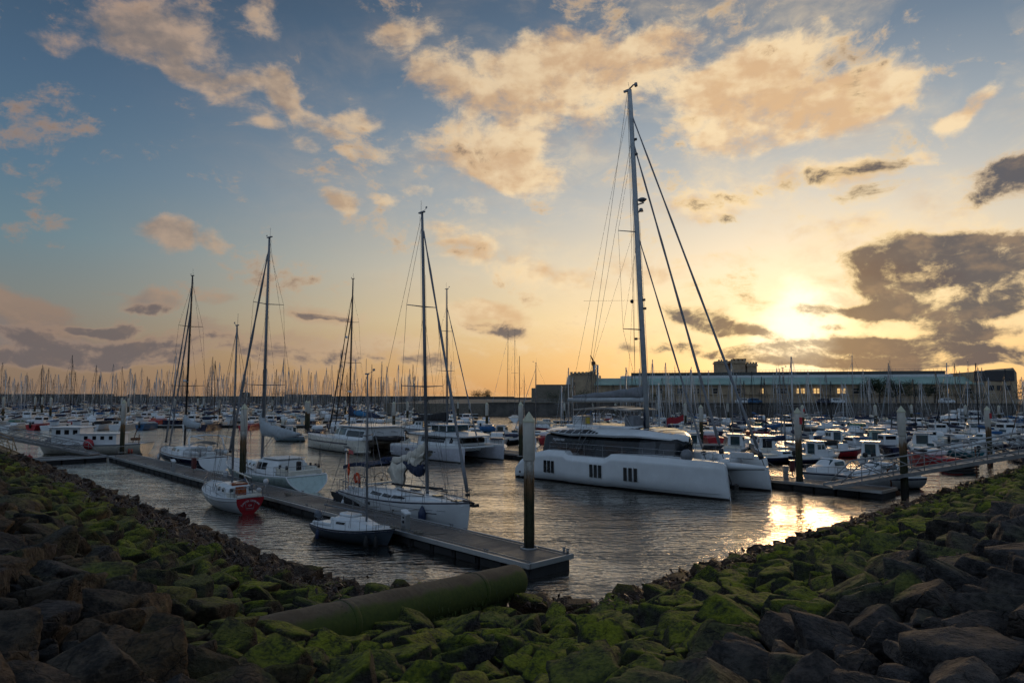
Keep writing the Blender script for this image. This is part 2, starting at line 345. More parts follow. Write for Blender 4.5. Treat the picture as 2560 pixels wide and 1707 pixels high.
def build_water():
    m = D.materials.new('harbour_water'); m.use_nodes = True; t = m.node_tree; N = NT(t); t.nodes.remove(t.nodes['Principled BSDF'])
    g = N.node('ShaderNodeNewGeometry', out=0)
    q = N.vm('MULTIPLY', g, (0.62, 1.35, 1))
    n1 = N.noise(q, 2.1, 3, 0.5, dist=0.4); n2 = N.noise(q, 0.50, 2, 0.5); n3 = N.noise(q, 7.0, 2, 0.5)
    calm = N.mr(N.noise(N.vm('MULTIPLY', g, (1, 2.2, 1)), 0.09, 3, 0.55), 0.36, 0.64, 0.45, 1.25)
    hgt = N.m('ADD', n1, N.m('ADD', N.m('MULTIPLY', n2, 1.5), N.m('MULTIPLY', n3, 0.22)))
    bn = N.n.new('ShaderNodeBump'); bn.inputs['Distance'].default_value = 0.135
    N.put(bn.inputs['Strength'], calm); N.put(bn.inputs['Height'], hgt)
    f = N.node('ShaderNodeFresnel', ins={'IOR': 1.33, 'Normal': bn.outputs[0]})
    f = N.m('ADD', N.m('MULTIPLY', f, 3.2), 0.04, clamp=True)
    gl = N.node('ShaderNodeBsdfGlossy', ins={'Color': (1.0, 0.94, 0.86, 1), 'Roughness': 0.03, 'Normal': bn.outputs[0]})
    df = N.node('ShaderNodeBsdfDiffuse', ins={'Color': (0.012, 0.018, 0.020, 1)})
    mx = N.node('ShaderNodeMixShader', ins=[f, df, gl]); N.l.new(mx, t.nodes['Material Output'].inputs[0])
    w = MB(); w.add([(-4000, -60, 0), (4000, -60, 0), (4000, 6000, 0), (-4000, 6000, 0)], [(0, 1, 2, 3)])
    tag(w.obj('water', m), 'rippled harbour water reflecting the sunset', None, None, 'structure')

def rock_material(kind):
    m = D.materials.new(kind); m.use_nodes = True; t = m.node_tree; N = NT(t); b = t.nodes['Principled BSDF']
    g = N.n.new('ShaderNodeNewGeometry'); pos = g.outputs['Position']; nrm = g.outputs['Normal']
    sp = N.n.new('ShaderNodeSeparateXYZ'); N.l.new(pos, sp.inputs[0]); X, Y, Z = sp.outputs[0], sp.outputs[1], sp.outputs[2]
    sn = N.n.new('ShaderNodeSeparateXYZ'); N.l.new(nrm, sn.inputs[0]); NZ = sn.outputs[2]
    vor = N.node('ShaderNodeTexVoronoi', out=0, ins={'Vector': N.vm('ADD', pos, N.vm('MULTIPLY', N.noise(pos, 1.6, 3, out=1), (0.5, 0.5, 0.5))), 'Scale': 2.1}, feature='DISTANCE_TO_EDGE')
    fac = N.node('ShaderNodeTexVoronoi', out=0, ins={'Vector': pos, 'Scale': 3.4}, feature='F1')
    crack = N.mr(N.m('ADD', vor, N.m('MULTIPLY', N.mr(N.noise(pos, 0.9, 2), .42, .55), 0.05)), 0.0, 0.022)
    rnd = N.m('FRACT', N.m('ADD', g.outputs['Random Per Island'], N.node('ShaderNodeObjectInfo', out=5)))
    n_big = N.noise(pos, 0.35, 3); n_mid = N.noise(pos, 3.2, 6, 0.65); n_fine = N.noise(pos, 16, 4, 0.65)
    strat = N.noise(N.vm('MULTIPLY', pos, (1.5, 1.5, 9)), 1.3, 4, 0.6)
    stone = N.ramp(rnd, [(0.0, (0.034, 0.033, 0.035)), (0.3, (0.060, 0.056, 0.056)), (0.5, (0.085, 0.060, 0.038)), (0.7, (0.045, 0.038, 0.030)), (0.88, (0.095, 0.078, 0.060)), (1.0, (0.11, 0.065, 0.03))])
    rightf = N.mr(N.m('SUBTRACT', X, N.m('MULTIPLY', N.m('SUBTRACT', 14.0, Y), 0.35)), -5.5, -2.5)
    stone = N.mix(N.m('MULTIPLY', rightf, 0.7), stone, (0.062, 0.060, 0.064, 1))
    stone = N.mix(N.mr(N.m('ADD', N.m('MULTIPLY', n_mid, .6), N.m('MULTIPLY', n_fine, .4)), 0.38, 0.62, 0.0, 1.0), N.mix(1.0, stone, (0.30, 0.30, 0.32, 1), 'MULTIPLY'), N.mix(1.0, stone, (1.75, 1.6, 1.45, 1), 'MULTIPLY'))
    stone = N.mix(N.mr(strat, 0.55, 0.8, 0, 0.35), stone, (0.09, 0.072, 0.052, 1))
    stone = N.mix(1.0, stone, (0.74, 0.74, 0.75, 1), 'MULTIPLY')
    film = N.m('MULTIPLY', N.mr(N.noise(pos, 0.8, 5, .65), .46, .62), N.mr(Z, 4.6, 2.6))
    stone = N.mix(N.m('MULTIPLY', film, 0.6), stone, (0.030, 0.040, 0.010, 1))
    rightf = N.mr(N.m('SUBTRACT', X, N.m('MULTIPLY', N.m('SUBTRACT', 14.0, Y), 0.35)), -5.5, -2.5)          # the right bank is the mossier one
    top = N.m('ADD', 3.4, N.m('MULTIPLY', rightf, 0.7))
    band = N.m('ADD', N.m('SUBTRACT', top, Z), N.m('MULTIPLY', N.m('SUBTRACT', n_big, 0.5), 4.2))
    moss = N.mr(band, -0.3, 0.7)
    up = N.mr(N.m('ADD', NZ, N.m('MULTIPLY', N.m('SUBTRACT', n_mid, 0.5), 1.5)), -0.05, 0.85)
    moss = N.m('MULTIPLY', moss, up)
    per = N.m('ADD', N.mr(rnd, 0.1, 0.75), N.m('MULTIPLY', rightf, 0.45), clamp=True)
    moss = N.m('MULTIPLY', N.m('MULTIPLY', moss, N.mr(N.m('ADD', N.m('MULTIPLY', n_mid, .6), N.m('MULTIPLY', n_fine, .4)), 0.36, 0.52, 0.22, 1.0)), N.m('ADD', 0.42, N.m('MULTIPLY', per, 0.58)))
    green = N.ramp(N.m('ADD', N.m('ADD', N.m('MULTIPLY', N.mr(n_fine, .3, .7), 0.26), N.m('MULTIPLY', N.mr(n_mid, .32, .68), 0.24)), N.m('MULTIPLY', N.mr(NZ, 0.25, 1.0), 0.54)), [(0.12, (0.008, 0.014, 0.002)), (0.42, (0.034, 0.046, 0.004)), (0.68, (0.110, 0.125, 0.007)), (0.95, (0.26, 0.27, 0.014))])  # shading painted into the moss: bright on upward faces, near black on sides
    green = N.mix(N.mr(n_big, 0.4, 0.7, 0, 0.3), green, (0.015, 0.055, 0.008, 1))
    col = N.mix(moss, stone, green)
    col = N.mix(N.m('MULTIPLY', N.m('SUBTRACT', 1.0, crack), 0.5), col, (0.008, 0.008, 0.006, 1))
    lich = N.m('MULTIPLY', N.mr(N.noise(pos, 2.2, 5, .7), .66, .74), 0.35)
    col = N.mix(lich, col, (0.16, 0.15, 0.12, 1))
    wz = N.m('ADD', Z, N.m('MULTIPLY', N.m('SUBTRACT', n_big, 0.5), 1.0))
    weed = N.mr(wz, N.m('SUBTRACT', 1.55, N.m('MULTIPLY', rightf, 0.75)), N.m('SUBTRACT', 1.20, N.m('MULTIPLY', rightf, 0.75)))
    weedc = N.ramp(n_fine, [(0.3, (0.012, 0.006, 0.003)), (0.55, (0.055, 0.024, 0.009)), (0.85, (0.12, 0.052, 0.020))])
    col = N.mix(weed, col, weedc)
    N.put(b.inputs['Base Color'], col); N.put(b.inputs['Roughness'], N.m('SUBTRACT', 0.82, N.m('MULTIPLY', weed, 0.3)))
    b.inputs['Specular IOR Level'].default_value = 0.35
    bn = N.n.new('ShaderNodeBump'); bn.inputs['Strength'].default_value = 1.0; bn.inputs['Distance'].default_value = 0.15
    hh = N.m('ADD', N.m('ADD', N.m('MULTIPLY', n_mid, 1.1), N.m('MULTIPLY', n_fine, 0.35)), N.m('MULTIPLY', strat, 0.5))
    hh = N.m('ADD', hh, N.m('ADD', N.m('MULTIPLY', crack, 0.3), N.m('MULTIPLY', fac, 0.7)))
    hh = N.m('ADD', hh, N.m('MULTIPLY', weed, N.m('MULTIPLY', n_fine, 2.0)))
    N.put(bn.inputs['Height'], hh); N.l.new(bn.outputs[0], b.inputs['Normal'])
    return m
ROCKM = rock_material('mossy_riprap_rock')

def ico(sub):
    import bmesh
    bm = bmesh.new(); bmesh.ops.create_icosphere(bm, subdivisions=sub, radius=1.0)
    v = np.array([x.co[:] for x in bm.verts]); f = np.array([[q.index for q in p.verts] for p in bm.faces]); bm.free(); return v, f
def vnoise(P, seed, freq):
    r = np.random.RandomState(seed); out = np.zeros(len(P))
    for k in range(5):
        w = r.normal(size=3) * freq * (1 + 0.5 * k); out += np.sin(P @ w + r.uniform(0, 6.28)) / (1 + 0.5 * k)
    return out / 2.5
def rock_shape(seed, sub):
    """a quarried block: the unit ball cut by random planes, edges worn, surface chipped"""
    r = np.random.RandomState(seed); v, f = ico(sub); d = v / np.linalg.norm(v, axis=1)[:, None]
    dims = np.array([r.uniform(1.0, 1.5), r.uniform(0.75, 1.05), r.uniform(0.5, 0.8)])
    nrm = []; hs = []
    base = np.array([[1, 0, 0], [-1, 0, 0], [0, 1, 0], [0, -1, 0], [0, 0, 1], [0, 0, -1.]]) + r.normal(scale=0.28, size=(6, 3))
    for q in base: nrm.append(q / np.linalg.norm(q)); hs.append(0.72 * r.uniform(0.85, 1.1))
    for _ in range(r.randint(4, 8)):
        q = r.normal(size=3); nrm.append(q / np.linalg.norm(q)); hs.append(r.uniform(0.72, 0.98))
    nrm = np.array(nrm); hs = np.array(hs)
    dots = d @ nrm.T; rr = np.where(dots > 0.05, hs / np.maximum(dots, 0.05), 9.0)
    kk = 34.0; rad = (np.sum(rr ** -kk, axis=1)) ** (-1 / kk)              # worn edges
    rad *= 1 + 0.045 * vnoise(d, seed, 3.0) + 0.030 * vnoise(d, seed + 1, 7.0) + (0.016 * vnoise(d, seed + 2, 15.0) if sub > 3 else 0)
    p = d * rad[:, None] * dims
    M = np.array((Matrix.Rotation(r.uniform(-0.35, 0.35), 3, 'X') @ Matrix.Rotation(r.uniform(-0.35, 0.35), 3, 'Y')))
    return p @ M.T, f
def fast_mesh(name, V, F, mats, smooth=True, tri=True):
    me = D.meshes.new(name); n = F.shape[1]
    me.vertices.add(len(V)); me.vertices.foreach_set('co', V.astype(np.float32).ravel())
    me.loops.add(F.size); me.loops.foreach_set('vertex_index', F.astype(np.int32).ravel())
    me.polygons.add(len(F)); me.polygons.foreach_set('loop_start', np.arange(0, F.size, n, dtype=np.int32))
    me.polygons.foreach_set('use_smooth', np.full(len(F), smooth)); me.update(calc_edges=True)
    for m in mats: me.materials.append(m)
    return me

PIPE_A, PIPE_B, PIPE_R = Vector((-5.95, 11.5, 2.33)), Vector((0.05, 22.0, 0.98)), 0.50
def pipe_dist(x, y):
    a, b = PIPE_A.xy, PIPE_B.xy; p = Vector((x, y)); t = max(-0.0, min(1, (p - a).dot(b - a) / (b - a).length_squared))
    return (p - (a + (b - a) * t)).length, t
def in_view(x, y, mar=0.16):
    return y > 2.5 and abs(x) < y * (0.75 + mar) + 2.0

def build_shore():
    n = 170; xs = np.linspace(-95, 95, n * 2); ys = np.linspace(-14, 110, n)
    V = np.array([(x, y, max(ground_z(x, y) - 0.55, -3.4)) for y in ys for x in xs]); w = len(xs)
    idx = np.arange(len(V)).reshape(len(ys), w)
    F = np.stack([idx[:-1, :-1], idx[:-1, 1:], idx[1:, 1:], idx[1:, :-1]], -1).reshape(-1, 4)
    keep = V[F].max(axis=1)[:, 2] > -3.2; F = F[keep]
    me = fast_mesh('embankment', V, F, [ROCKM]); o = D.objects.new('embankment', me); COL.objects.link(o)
    tag(o, 'dark rubble bed of the harbour embankment', None, None, 'structure')
    rs = random.Random(11); spots = []
    step = 1.12
    cell = {}
    def ok(x, y, r):
        cx, cy = int(x // 1.5), int(y // 1.5)
        for i in (-1, 0, 1):
            for j in (-1, 0, 1):
                for (a, b, c) in cell.get((cx + i, cy + j), ()):
                    if math.hypot(a - x, b - y) < (c + r) * 0.80: return False
        return True
    cand = []
    for _ in range(180000):
        y = 2.5 + 90 * rs.random() ** 1.35; lim = y * 0.92 + 2; x = rs.uniform(-lim, lim); cand.append((x, y))
    for phase, (r0, r1) in enumerate(((0.46, 0.64), (0.31, 0.44), (0.19, 0.28), (0.12, 0.18))):
        for (x, y) in cand[phase * 45000: phase * 45000 + 45000]:
            s = max(max(shore_s(x, y)), 22.5 - 0.286 * x - y if abs(x) < 8 else -9); z = ground_z(x, y)
            if s < -0.8 or s > 22.0: continue
            if phase == 3 and y > 20: continue
            if not in_view(x, y, 0.22): continue
            r = rs.uniform(r0, r1)
            near = math.hypot(x, y); r *= min(1.2, 0.88 + near / 80) * (0.80 if x > 0 else 0.90)
            pd, pt = pipe_dist(x, y)
            if pd < PIPE_R + r * 0.30 and pt > 0.02: continue
            if (x * x + y * y) < 5.0: continue
            if not ok(x, y, r): continue
            cell.setdefault((int(x // 1.5), int(y // 1.5)), []).append((x, y, r)); spots.append((x, y, r, z))
    protos = [rock_shape(100 + k, 4) for k in range(16)]; low = [rock_shape(100 + k, 3) for k in range(16)]; low2 = [rock_shape(100 + k, 2) for k in range(16)]
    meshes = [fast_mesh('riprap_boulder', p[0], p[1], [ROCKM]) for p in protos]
    def visible(q):
        x, y, r, z = q
        if not in_view(x, y, 0.0) : return 0
        yy = 984 + (CAMH - z) / y * FPX
        return (r / math.hypot(x, y)) if yy < 1760 and abs(x) / y < 0.78 else 0
    order = sorted(range(len(spots)), key=lambda i: -visible(spots[i])); single = set(order[:296])
    VV = []; FF = []; off = 0; print('rocks', len(spots))
    for i, (x, y, r, z) in enumerate(spots):
        k = rs.randrange(16); rz = rs.uniform(0, 6.28); sc = r * 0.98; tilt = (rs.uniform(-.3, .3), rs.uniform(-.3, .3))
        zz = z - 0.10 * r + rs.uniform(-0.12, 0.16) * min(1, r) + (0.16 if z < 0.35 else 0)
        s1, s2 = shore_s(x, y)
        if i in single:
            o = D.objects.new('boulder', meshes[k]); COL.objects.link(o)
            o.location = (x, y, zz); o.rotation_euler = (tilt[0], tilt[1], rz); o.scale = (sc, sc, sc * rs.uniform(0.85, 1.15))
            rock_label(o, x, y, z, r, k)
        else:
            P, F = low[k] if y < 20 else low2[k]
            M = np.array((Matrix.Rotation(rz, 3, 'Z') @ Matrix.Rotation(tilt[1], 3, 'Y') @ Matrix.Rotation(tilt[0], 3, 'X')))
            VV.append(P @ M.T * sc + np.array([x, y, zz])); FF.append(F + off); off += len(P)
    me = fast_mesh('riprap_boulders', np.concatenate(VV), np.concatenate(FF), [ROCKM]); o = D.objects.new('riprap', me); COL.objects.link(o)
    tag(o, 'mass of smaller and farther riprap rocks covering both banks', 'rocks', None, 'stuff')
    # bladder wrack along the water's edge: thousands of small limp blades and knobs
    rr = np.random.RandomState(5); V = []; F = []; c = 0
    for _ in range(90000):
        y = rr.uniform(12, 66); x = rr.uniform(-0.95 * y, 0.95 * y); s = max(max(shore_s(x, y)), 22.5 - 0.286 * x - y if abs(x) < 7 else -9)
        if not (-0.15 < s < (4.0 if x < -1 else 1.7) + 0.7 * math.sin(x * 0.9) ) or not in_view(x, y): continue
        if pipe_dist(x, y)[0] < PIPE_R * 0.9: continue
        if rr.rand() > 0.35 + 14.0 / y: continue
        g = ground_z(x, y) + 0.20 + 0.30 * math.sin(x * 2.9 + 1.3 * math.sin(y * 2.1)) * math.sin(y * 2.5 + x) + rr.uniform(-0.1, 0.14)
        g = max(g, -0.02)
        L = rr.uniform(0.12, 0.30) * (1.35 if y > 28 else 1); a = rr.uniform(0, 6.28); e = rr.uniform(-0.5, 1.1); wd = L * rr.uniform(0.12, 0.28)
        d = np.array([math.cos(a) * math.cos(e), math.sin(a) * math.cos(e), math.sin(e)]) * L; q = np.array([-math.sin(a), math.cos(a), rr.uniform(-.5, .5)]) * wd * 0.5
        p = np.array([x, y, g]); V += [p - q * .5, p + q * .5, p + d * .6 + q * 1.3, p + d - np.array([0, 0, L * .3]), p + d * .6 - q * 1.3]
        F.append((c, c + 1, c + 2, c + 4)); F.append((c + 4, c + 2, c + 3, c + 3)); c += 5
    F = [f for f in F]
    mb = MB(); mb.v = V; mb.f = [f if f[2] != f[3] else f[:3] for f in F]; mb.mi = [0] * len(F); mb.sm = [False] * len(F)
    WEED = mat('brown_bladder_wrack', (0.050, 0.021, 0.009), 0.45, var=0.7, scale=2.5)
    tag(mb.obj('seaweed', WEED), 'brown seaweed fringe draped over rocks at the waterline', 'seaweed', None, 'stuff')

def rock_label(o, x, y, z, r, k):
    px = 1280 + x / y * FPX; py = 984 + (CAMH - z) / y * FPX
    shape = ('squarish', 'wedge', 'flat', 'blocky', 'rounded', 'pointed', 'slabby', 'chunky')[k % 8]
    right = x > (14 - y) * 0.35 - 1
    top = 3.7 if right else 1.8
    tone = 'weedy brown' if z < 0.45 else ('mossy green' if z < top - 0.5 else ('green patched' if z < top + 0.5 else ('bare grey' if right else 'bare brown')))
    size = 'huge' if r > 1.0 else 'large' if r > 0.8 else 'medium' if r > 0.6 else 'small'
    row = 'at bottom edge' if py > 1630 else 'in lowest rows' if py > 1550 else 'in lower middle rows' if py > 1470 else 'in upper middle rows' if py > 1390 else 'in upper rows' if py > 1300 else 'far along bank'
    colw = ('in left corner', 'near left edge', 'left of pipe', 'by buried pipe end', 'below pipe middle', 'below pipe mouth', 'below pontoon end', 'below catamaran stern', 'below catamaran windows', 'below catamaran bow', 'below far pontoon end', 'below gangway', 'near right edge', 'in right corner')[min(13, max(0, int(px / 183)))]
    tag(o, f'{size} {tone} {shape} boulder {row}, {colw}', 'boulder', 'riprap boulders on the right bank' if right else 'riprap boulders on the left bank')

def build_pipe():
    root = empty('outfall_pipe', PIPE_B, 0, 'thick algae stained concrete outfall pipe sloping from the rocks into the basin', 'pipe')
    m = D.materials.new('algae_stained_concrete'); m.use_nodes = True; t = m.node_tree; N = NT(t); b = t.nodes['Principled BSDF']
    g = N.n.new('ShaderNodeNewGeometry'); tc = N.node('ShaderNodeTexCoord', out=3)
    sn = N.n.new('ShaderNodeSeparateXYZ'); N.l.new(g.outputs['Normal'], sn.inputs[0])
    n = N.noise(tc, 1.1, 6, 0.65); nf = N.noise(tc, 9, 5, 0.6)
    c = N.mix(N.mr(n, 0.3, 0.7), (0.075, 0.055, 0.035, 1), (0.14, 0.11, 0.075, 1))
    c = N.mix(N.mr(nf, 0.35, 0.8, 0, 0.6), c, (0.045, 0.035, 0.022, 1))
    gr = N.mr(N.m('ADD', N.m('SUBTRACT', 0.86, sn.outputs[2]), N.m('MULTIPLY', N.m('SUBTRACT', n, 0.5), 0.9)), 0.0, 0.30)
    edge = N.mr(N.m('ADD', N.m('MULTIPLY', sn.outputs[1], 1.0), N.m('MULTIPLY', N.m('SUBTRACT', nf, 0.5), 0.9)), 0.30, 0.6, 0, 0.75)
    gr = N.m('MAXIMUM', gr, edge)
    c = N.mix(N.m('MULTIPLY', gr, 0.92), c, N.mix(nf, (0.010, 0.035, 0.003, 1), (0.085, 0.11, 0.008, 1)))
    N.put(b.inputs['Base Color'], c); b.inputs['Roughness'].default_value = 0.85
    bn = N.n.new('ShaderNodeBump'); bn.inputs['Strength'].default_value = 0.5; bn.inputs['Distance'].default_value = 0.03
    N.put(bn.inputs['Height'], N.m('ADD', n, N.m('MULTIPLY', nf, 0.4))); N.l.new(bn.outputs[0], b.inputs['Normal'])
    a = PIPE_A - PIPE_B; d = a.normalized(); L = a.length
    q = MB(); ks = 40
    pts = [-d * 0.35 * 0, d * 0.02] ; rad = [PIPE_R * 0.93, PIPE_R]
    P = [d * (L * i / ks) for i in range(ks + 1)]; RR = [PIPE_R * (1 + 0.012 * math.sin(i * 1.7) - (0.03 if i % 9 == 8 else 0)) for i in range(ks + 1)]
    P = [-d * 0.13, -d * 0.09, -d * 0.04] + P; RR = [PIPE_R * 0.80, PIPE_R * 0.92, PIPE_R * 0.98] + RR
    q.path(P, RR, 40); q.obj('pipe_shell', m, root)
    for k, fk in enumerate((.18, .62)): j = MB(); o_ = L * fk; j.path([d * o_, d * (o_ + .03), d * (o_ + .17), d * (o_ + .20)], [PIPE_R * .99, PIPE_R * 1.02, PIPE_R * 1.02, PIPE_R * .99], 32); j.obj('pipe_collar', m, root)
    rs = np.random.RandomState(3); V = []; F = []
    for i in range(2600):
        tt = rs.uniform(0, L); a_ = rs.uniform(-2.6, .3) if rs.rand() < .8 else rs.uniform(0, 6.28); s1 = d.cross(Vector((0, 0, 1))).normalized(); s2 = s1.cross(d)
        nrm = (s1 * math.cos(a_) + s2 * math.sin(a_)); c = d * tt + nrm * PIPE_R; ln = rs.uniform(.03, .12); o_ = len(V); dn = Vector((0, 0, -1)) * ln + nrm * .02; sd = d * ln * .35
        V += [c - sd, c + sd, c + dn + sd * .4, c + dn - sd * .4]; F.append((o_, o_ + 1, o_ + 2, o_ + 3))
    w = MB(); w.add(V, F); w.obj('hanging_algae', mat('dark_green_algae', (.035, .06, .008), .7, var=.5), root)
    e = MB(); e.path([-d * 0.145, -d * 0.132], [PIPE_R * 0.62, PIPE_R * 0.62], 32); e.obj('pipe_mouth', RUB, root)

# ------------------------------------------------------------------ boats: shared shapes (local frame: +x bow, +y port, z=0 waterline)
def smooth(a, b, t):
    t = max(0.0, min(1.0, (t - a) / (b - a))); return t * t * (3 - 2 * t)
class Hull:
    def __init__(s, L, B, fb, fs, tw=0.7, draft=0.35, rake=0.5, srake=0.1, um=0.42, sag=0.12, k=2.6, bowp=1.7, y0=0.0, flare=0.0):
        s.__dict__.update(locals())
    def half(s, u):
        if u < s.um: t = u / s.um; w = s.tw + (1 - s.tw) * math.sin(math.pi / 2 * t)
        else: t = (u - s.um) / (1 - s.um); w = max(0.0, math.cos(math.pi / 2 * t ** s.bowp)) if u < 1 else 0.0
        return s.B / 2 * w
    def sheer(s, u): return s.fs + (s.fb - s.fs) * u ** 1.6 - s.sag * math.sin(math.pi * u)
    def p(s, u, v, side, off=0.0):
        zs = s.sheer(u); zk = -s.draft * (1 - 0.55 * u ** 4) * (1 - 0.35 * (1 - u) ** 3)
        z = zk + (zs - zk) * v
        y = s.half(u) * (1 - (1 - v) ** s.k) * (1 - s.flare * (1 - v) * u * u)
        x = -s.L / 2 + s.L * u - s.rake * (1 - v) * u ** 5 + s.srake * (1 - v) * (1 - u) ** 5
        return Vector((x, s.y0 + side * (y + off), z))
    def vwl(s, u, z=0.0):
        zs = s.sheer(u); zk = -s.draft * (1 - 0.55 * u ** 4) * (1 - 0.35 * (1 - u) ** 3); return (z - zk) / (zs - zk)
    def build(s, root, mats, rows=None, nu=34, name='hull', transom=None):
        """mats: [topside, antifouling, stripe]; rows list of (height above water at which a row ends, material index)"""
        q = MB(); rows = rows or [(0.05, 1), (0.10, 2), (None, 0)]
        for side in (1, -1):
            z0 = None
            for zt, mi in rows:
                def fn(u, t, z0=z0, zt=zt):
                    a = 0.0 if z0 is None else s.vwl(u, z0); b = 1.0 if zt is None else s.vwl(u, zt)
                    if zt is not None and zt < 0: b = 1 + zt / (s.sheer(u) + s.draft)
                    if z0 is not None and z0 < 0: a = 1 + z0 / (s.sheer(u) + s.draft)
                    return s.p(u, a + (b - a) * t, side)
                q.grid(fn, nu, 7 if zt is None or z0 is None else 2, mi, flip=(side > 0)); z0 = zt
        n = 10; tr = [s.p(0, j / n, 1) for j in range(n + 1)] + [s.p(0, j / n, -1) for j in range(n, 0, -1)]
        q.add(tr, [tuple(range(len(tr)))], transom if transom is not None else 0)
        return q.obj(name, mats, root)
    def deck(s, root, m, camber=0.06, name='deck', nu=34, drop=0.0, u0=0.0, u1=1.0):
        q = MB()
        def fn(u, t):
            w = -1 + 2 * t; a = s.p(u, 1, 1); return Vector((a.x, s.y0 + s.half(u) * w * 0.995, a.z - drop + camber * (1 - w * w) * (s.half(u) / (s.B / 2))))
        q.grid(fn, nu, 8, 0, u0=u0, u1=u1, flip=True); return q.obj(name, m, root)
    def rubrail(s, root, m, r=0.025, dz=0.0, name='toe_rail'):
        q = MB()
        for side in (1, -1): q.path([s.p(u / 24, 1, side) + Vector((0, 0, dz)) for u in range(25)], r, 5)
        return q.obj(name, m, root)
    def patch(s, root, m, u0, u1, z0, z1, sides=(1, -1), name='hull_window', off=0.012, n=6, slant=0.0):
        out = []
        for side in sides:
            q = MB()
            def fn(a, t):
                u = u0 + (u1 - u0) * a + slant * t; z = z0 + (z1 - z0) * t
                return s.p(u, s.vwl(u, z), side, off)
            q.grid(fn, n, 3, 0, flip=(side > 0)); out.append(q.obj(name, m, root))
        return out
    def rails(s, root, m, h=0.6, u0=0.08, u1=0.97, n=8, inset=0.06, r=0.014, name='guardrail', gap=(), lines=2):
        for side in (1, -1):
            pts = []; q = MB()
            for i in range(n + 1):
                u = u0 + (u1 - u0) * i / n; a = s.p(u, 1, side); a.y -= side * inset; b = a + Vector((0, 0, h)); pts.append((a, b)); q.wire(a, b, r * 1.2)
            for k in range(lines):
                f = 1 - 0.5 * k
                for (a, b), (c, d) in zip(pts, pts[1:]): q.wire(a.lerp(b, f), c.lerp(d, f), r * (1 if k == 0 else .7))
            q.obj(name, m, root)
    def pulpit(s, root, m, h=0.62, back=0.12, name='pulpit', r=0.018):
        q = MB(); P = []
        for side in (1, -1):
            a = s.p(1 - back, 1, side); a.y -= side * .04; P.append(a + Vector((0, 0, h))); q.wire(a, P[-1], r)
            c = s.p(1 - back * .45, 1, side); q.wire(c, c + Vector((0, 0, h)), r)
        tip = s.p(1, 1, 1) + Vector((0.12, 0, h)); q.path([P[0], s.p(1 - back * .45, 1, 1) + Vector((0, 0, h)), tip, s.p(1 - back * .45, 1, -1) + Vector((0, 0, h)), P[1]], r, 5)
        mid = Vector((0, 0, -h / 2)); q.path([P[0] + mid, s.p(1 - back * .45, 1, 1) + Vector((0, 0, h / 2)), s.p(1 - back * .45, 1, -1) + Vector((0, 0, h / 2)), P[1] + mid], r * .8, 5)
        return q.obj(name, m, root)
    def pushpit(s, root, m, h=0.62, f=0.12, name='pushpit', r=0.018):
        q = MB(); pts = []
        for side, us in ((1, (f, f / 2, 0.01)), (-1, (0.01, f / 2, f))):
            for u in us:
                a = s.p(u, 1, side); a.y -= side * .05; pts.append(a + Vector((0, 0, h))); q.wire(a, pts[-1], r)
        q.path(pts, r, 5); q.path([p - Vector((0, 0, h / 2)) for p in pts], r * .8, 5); return q.obj(name, m, root)

def shift(root, names, dx, dz=0.0):
    for o in root.children:
        if o.name.split('.')[0] in names: o.location.x += dx; o.location.z += dz
class Cabin:
    """a rounded coachroof or deckhouse: stations (x, half width, base z, top z), superellipse section"""
    def __init__(s, st, e=0.35): s.st = st; s.e = e
    def at(s, x):
        st = s.st
        if x <= st[0][0]: return st[0][1:]
        for a, b in zip(st, st[1:]):
            if x <= b[0]:
                t = (x - a[0]) / (b[0] - a[0]); return tuple(a[k] + (b[k] - a[k]) * t for k in (1, 2, 3))
        return st[-1][1:]
    def pt(s, x, th, off=0.0):
        w, z0, z1 = s.at(x); c, d = math.cos(th), math.sin(th)
        y = (w + off) * math.copysign(abs(c) ** s.e, c); z = z0 + (z1 - z0 + off) * abs(d) ** s.e
        return Vector((x, y * (1 - 0.16 * abs(d) ** s.e * s.tumble), z))
    tumble = 1.0
    def build(s, root, m, name='cabin'):
        q = MB(); x0, x1 = s.st[0][0], s.st[-1][0]; xs = []
        for a, b in zip(s.st, s.st[1:]):
            xs += [a[0] + (b[0] - a[0]) * i / 5 for i in range(5)]
        xs.append(x1); n = 20; V = [s.pt(x, math.pi * j / n) for x in xs for j in range(n + 1)]; w = n + 1
        F = [(i * w + j, i * w + j + 1, (i + 1) * w + j + 1, (i + 1) * w + j) for i in range(len(xs) - 1) for j in range(n)]
        F.append(tuple(range(w))[::-1]); F.append(tuple(range((len(xs) - 1) * w, len(xs) * w)))
        q.add(V, F, 0, True); q.sm[-1] = q.sm[-2] = False
        return q.obj(name, m, root)
    def window(s, parent, m, x0, x1, z0, z1, sides=(1, -1), name='window', off=0.012, slant=0.0, taper=0.0):
        for side in sides:
            q = MB()
            def fn(a, t):
                x = x0 + (x1 - x0) * a + slant * t; w, zb, zt = s.at(x); zz = z0 + (z1 - z0 - taper * a) * t
                f = max(0.001, min(0.999, (zz - zb) / (zt - zb))); th = math.asin(f ** (1 / s.e))
                v = s.pt(x, th); v.y += off; 
                if side < 0: v.y = -v.y
                return v
            q.grid(fn, 6, 3, 0, flip=(side > 0)); q.obj(name, m, parent)

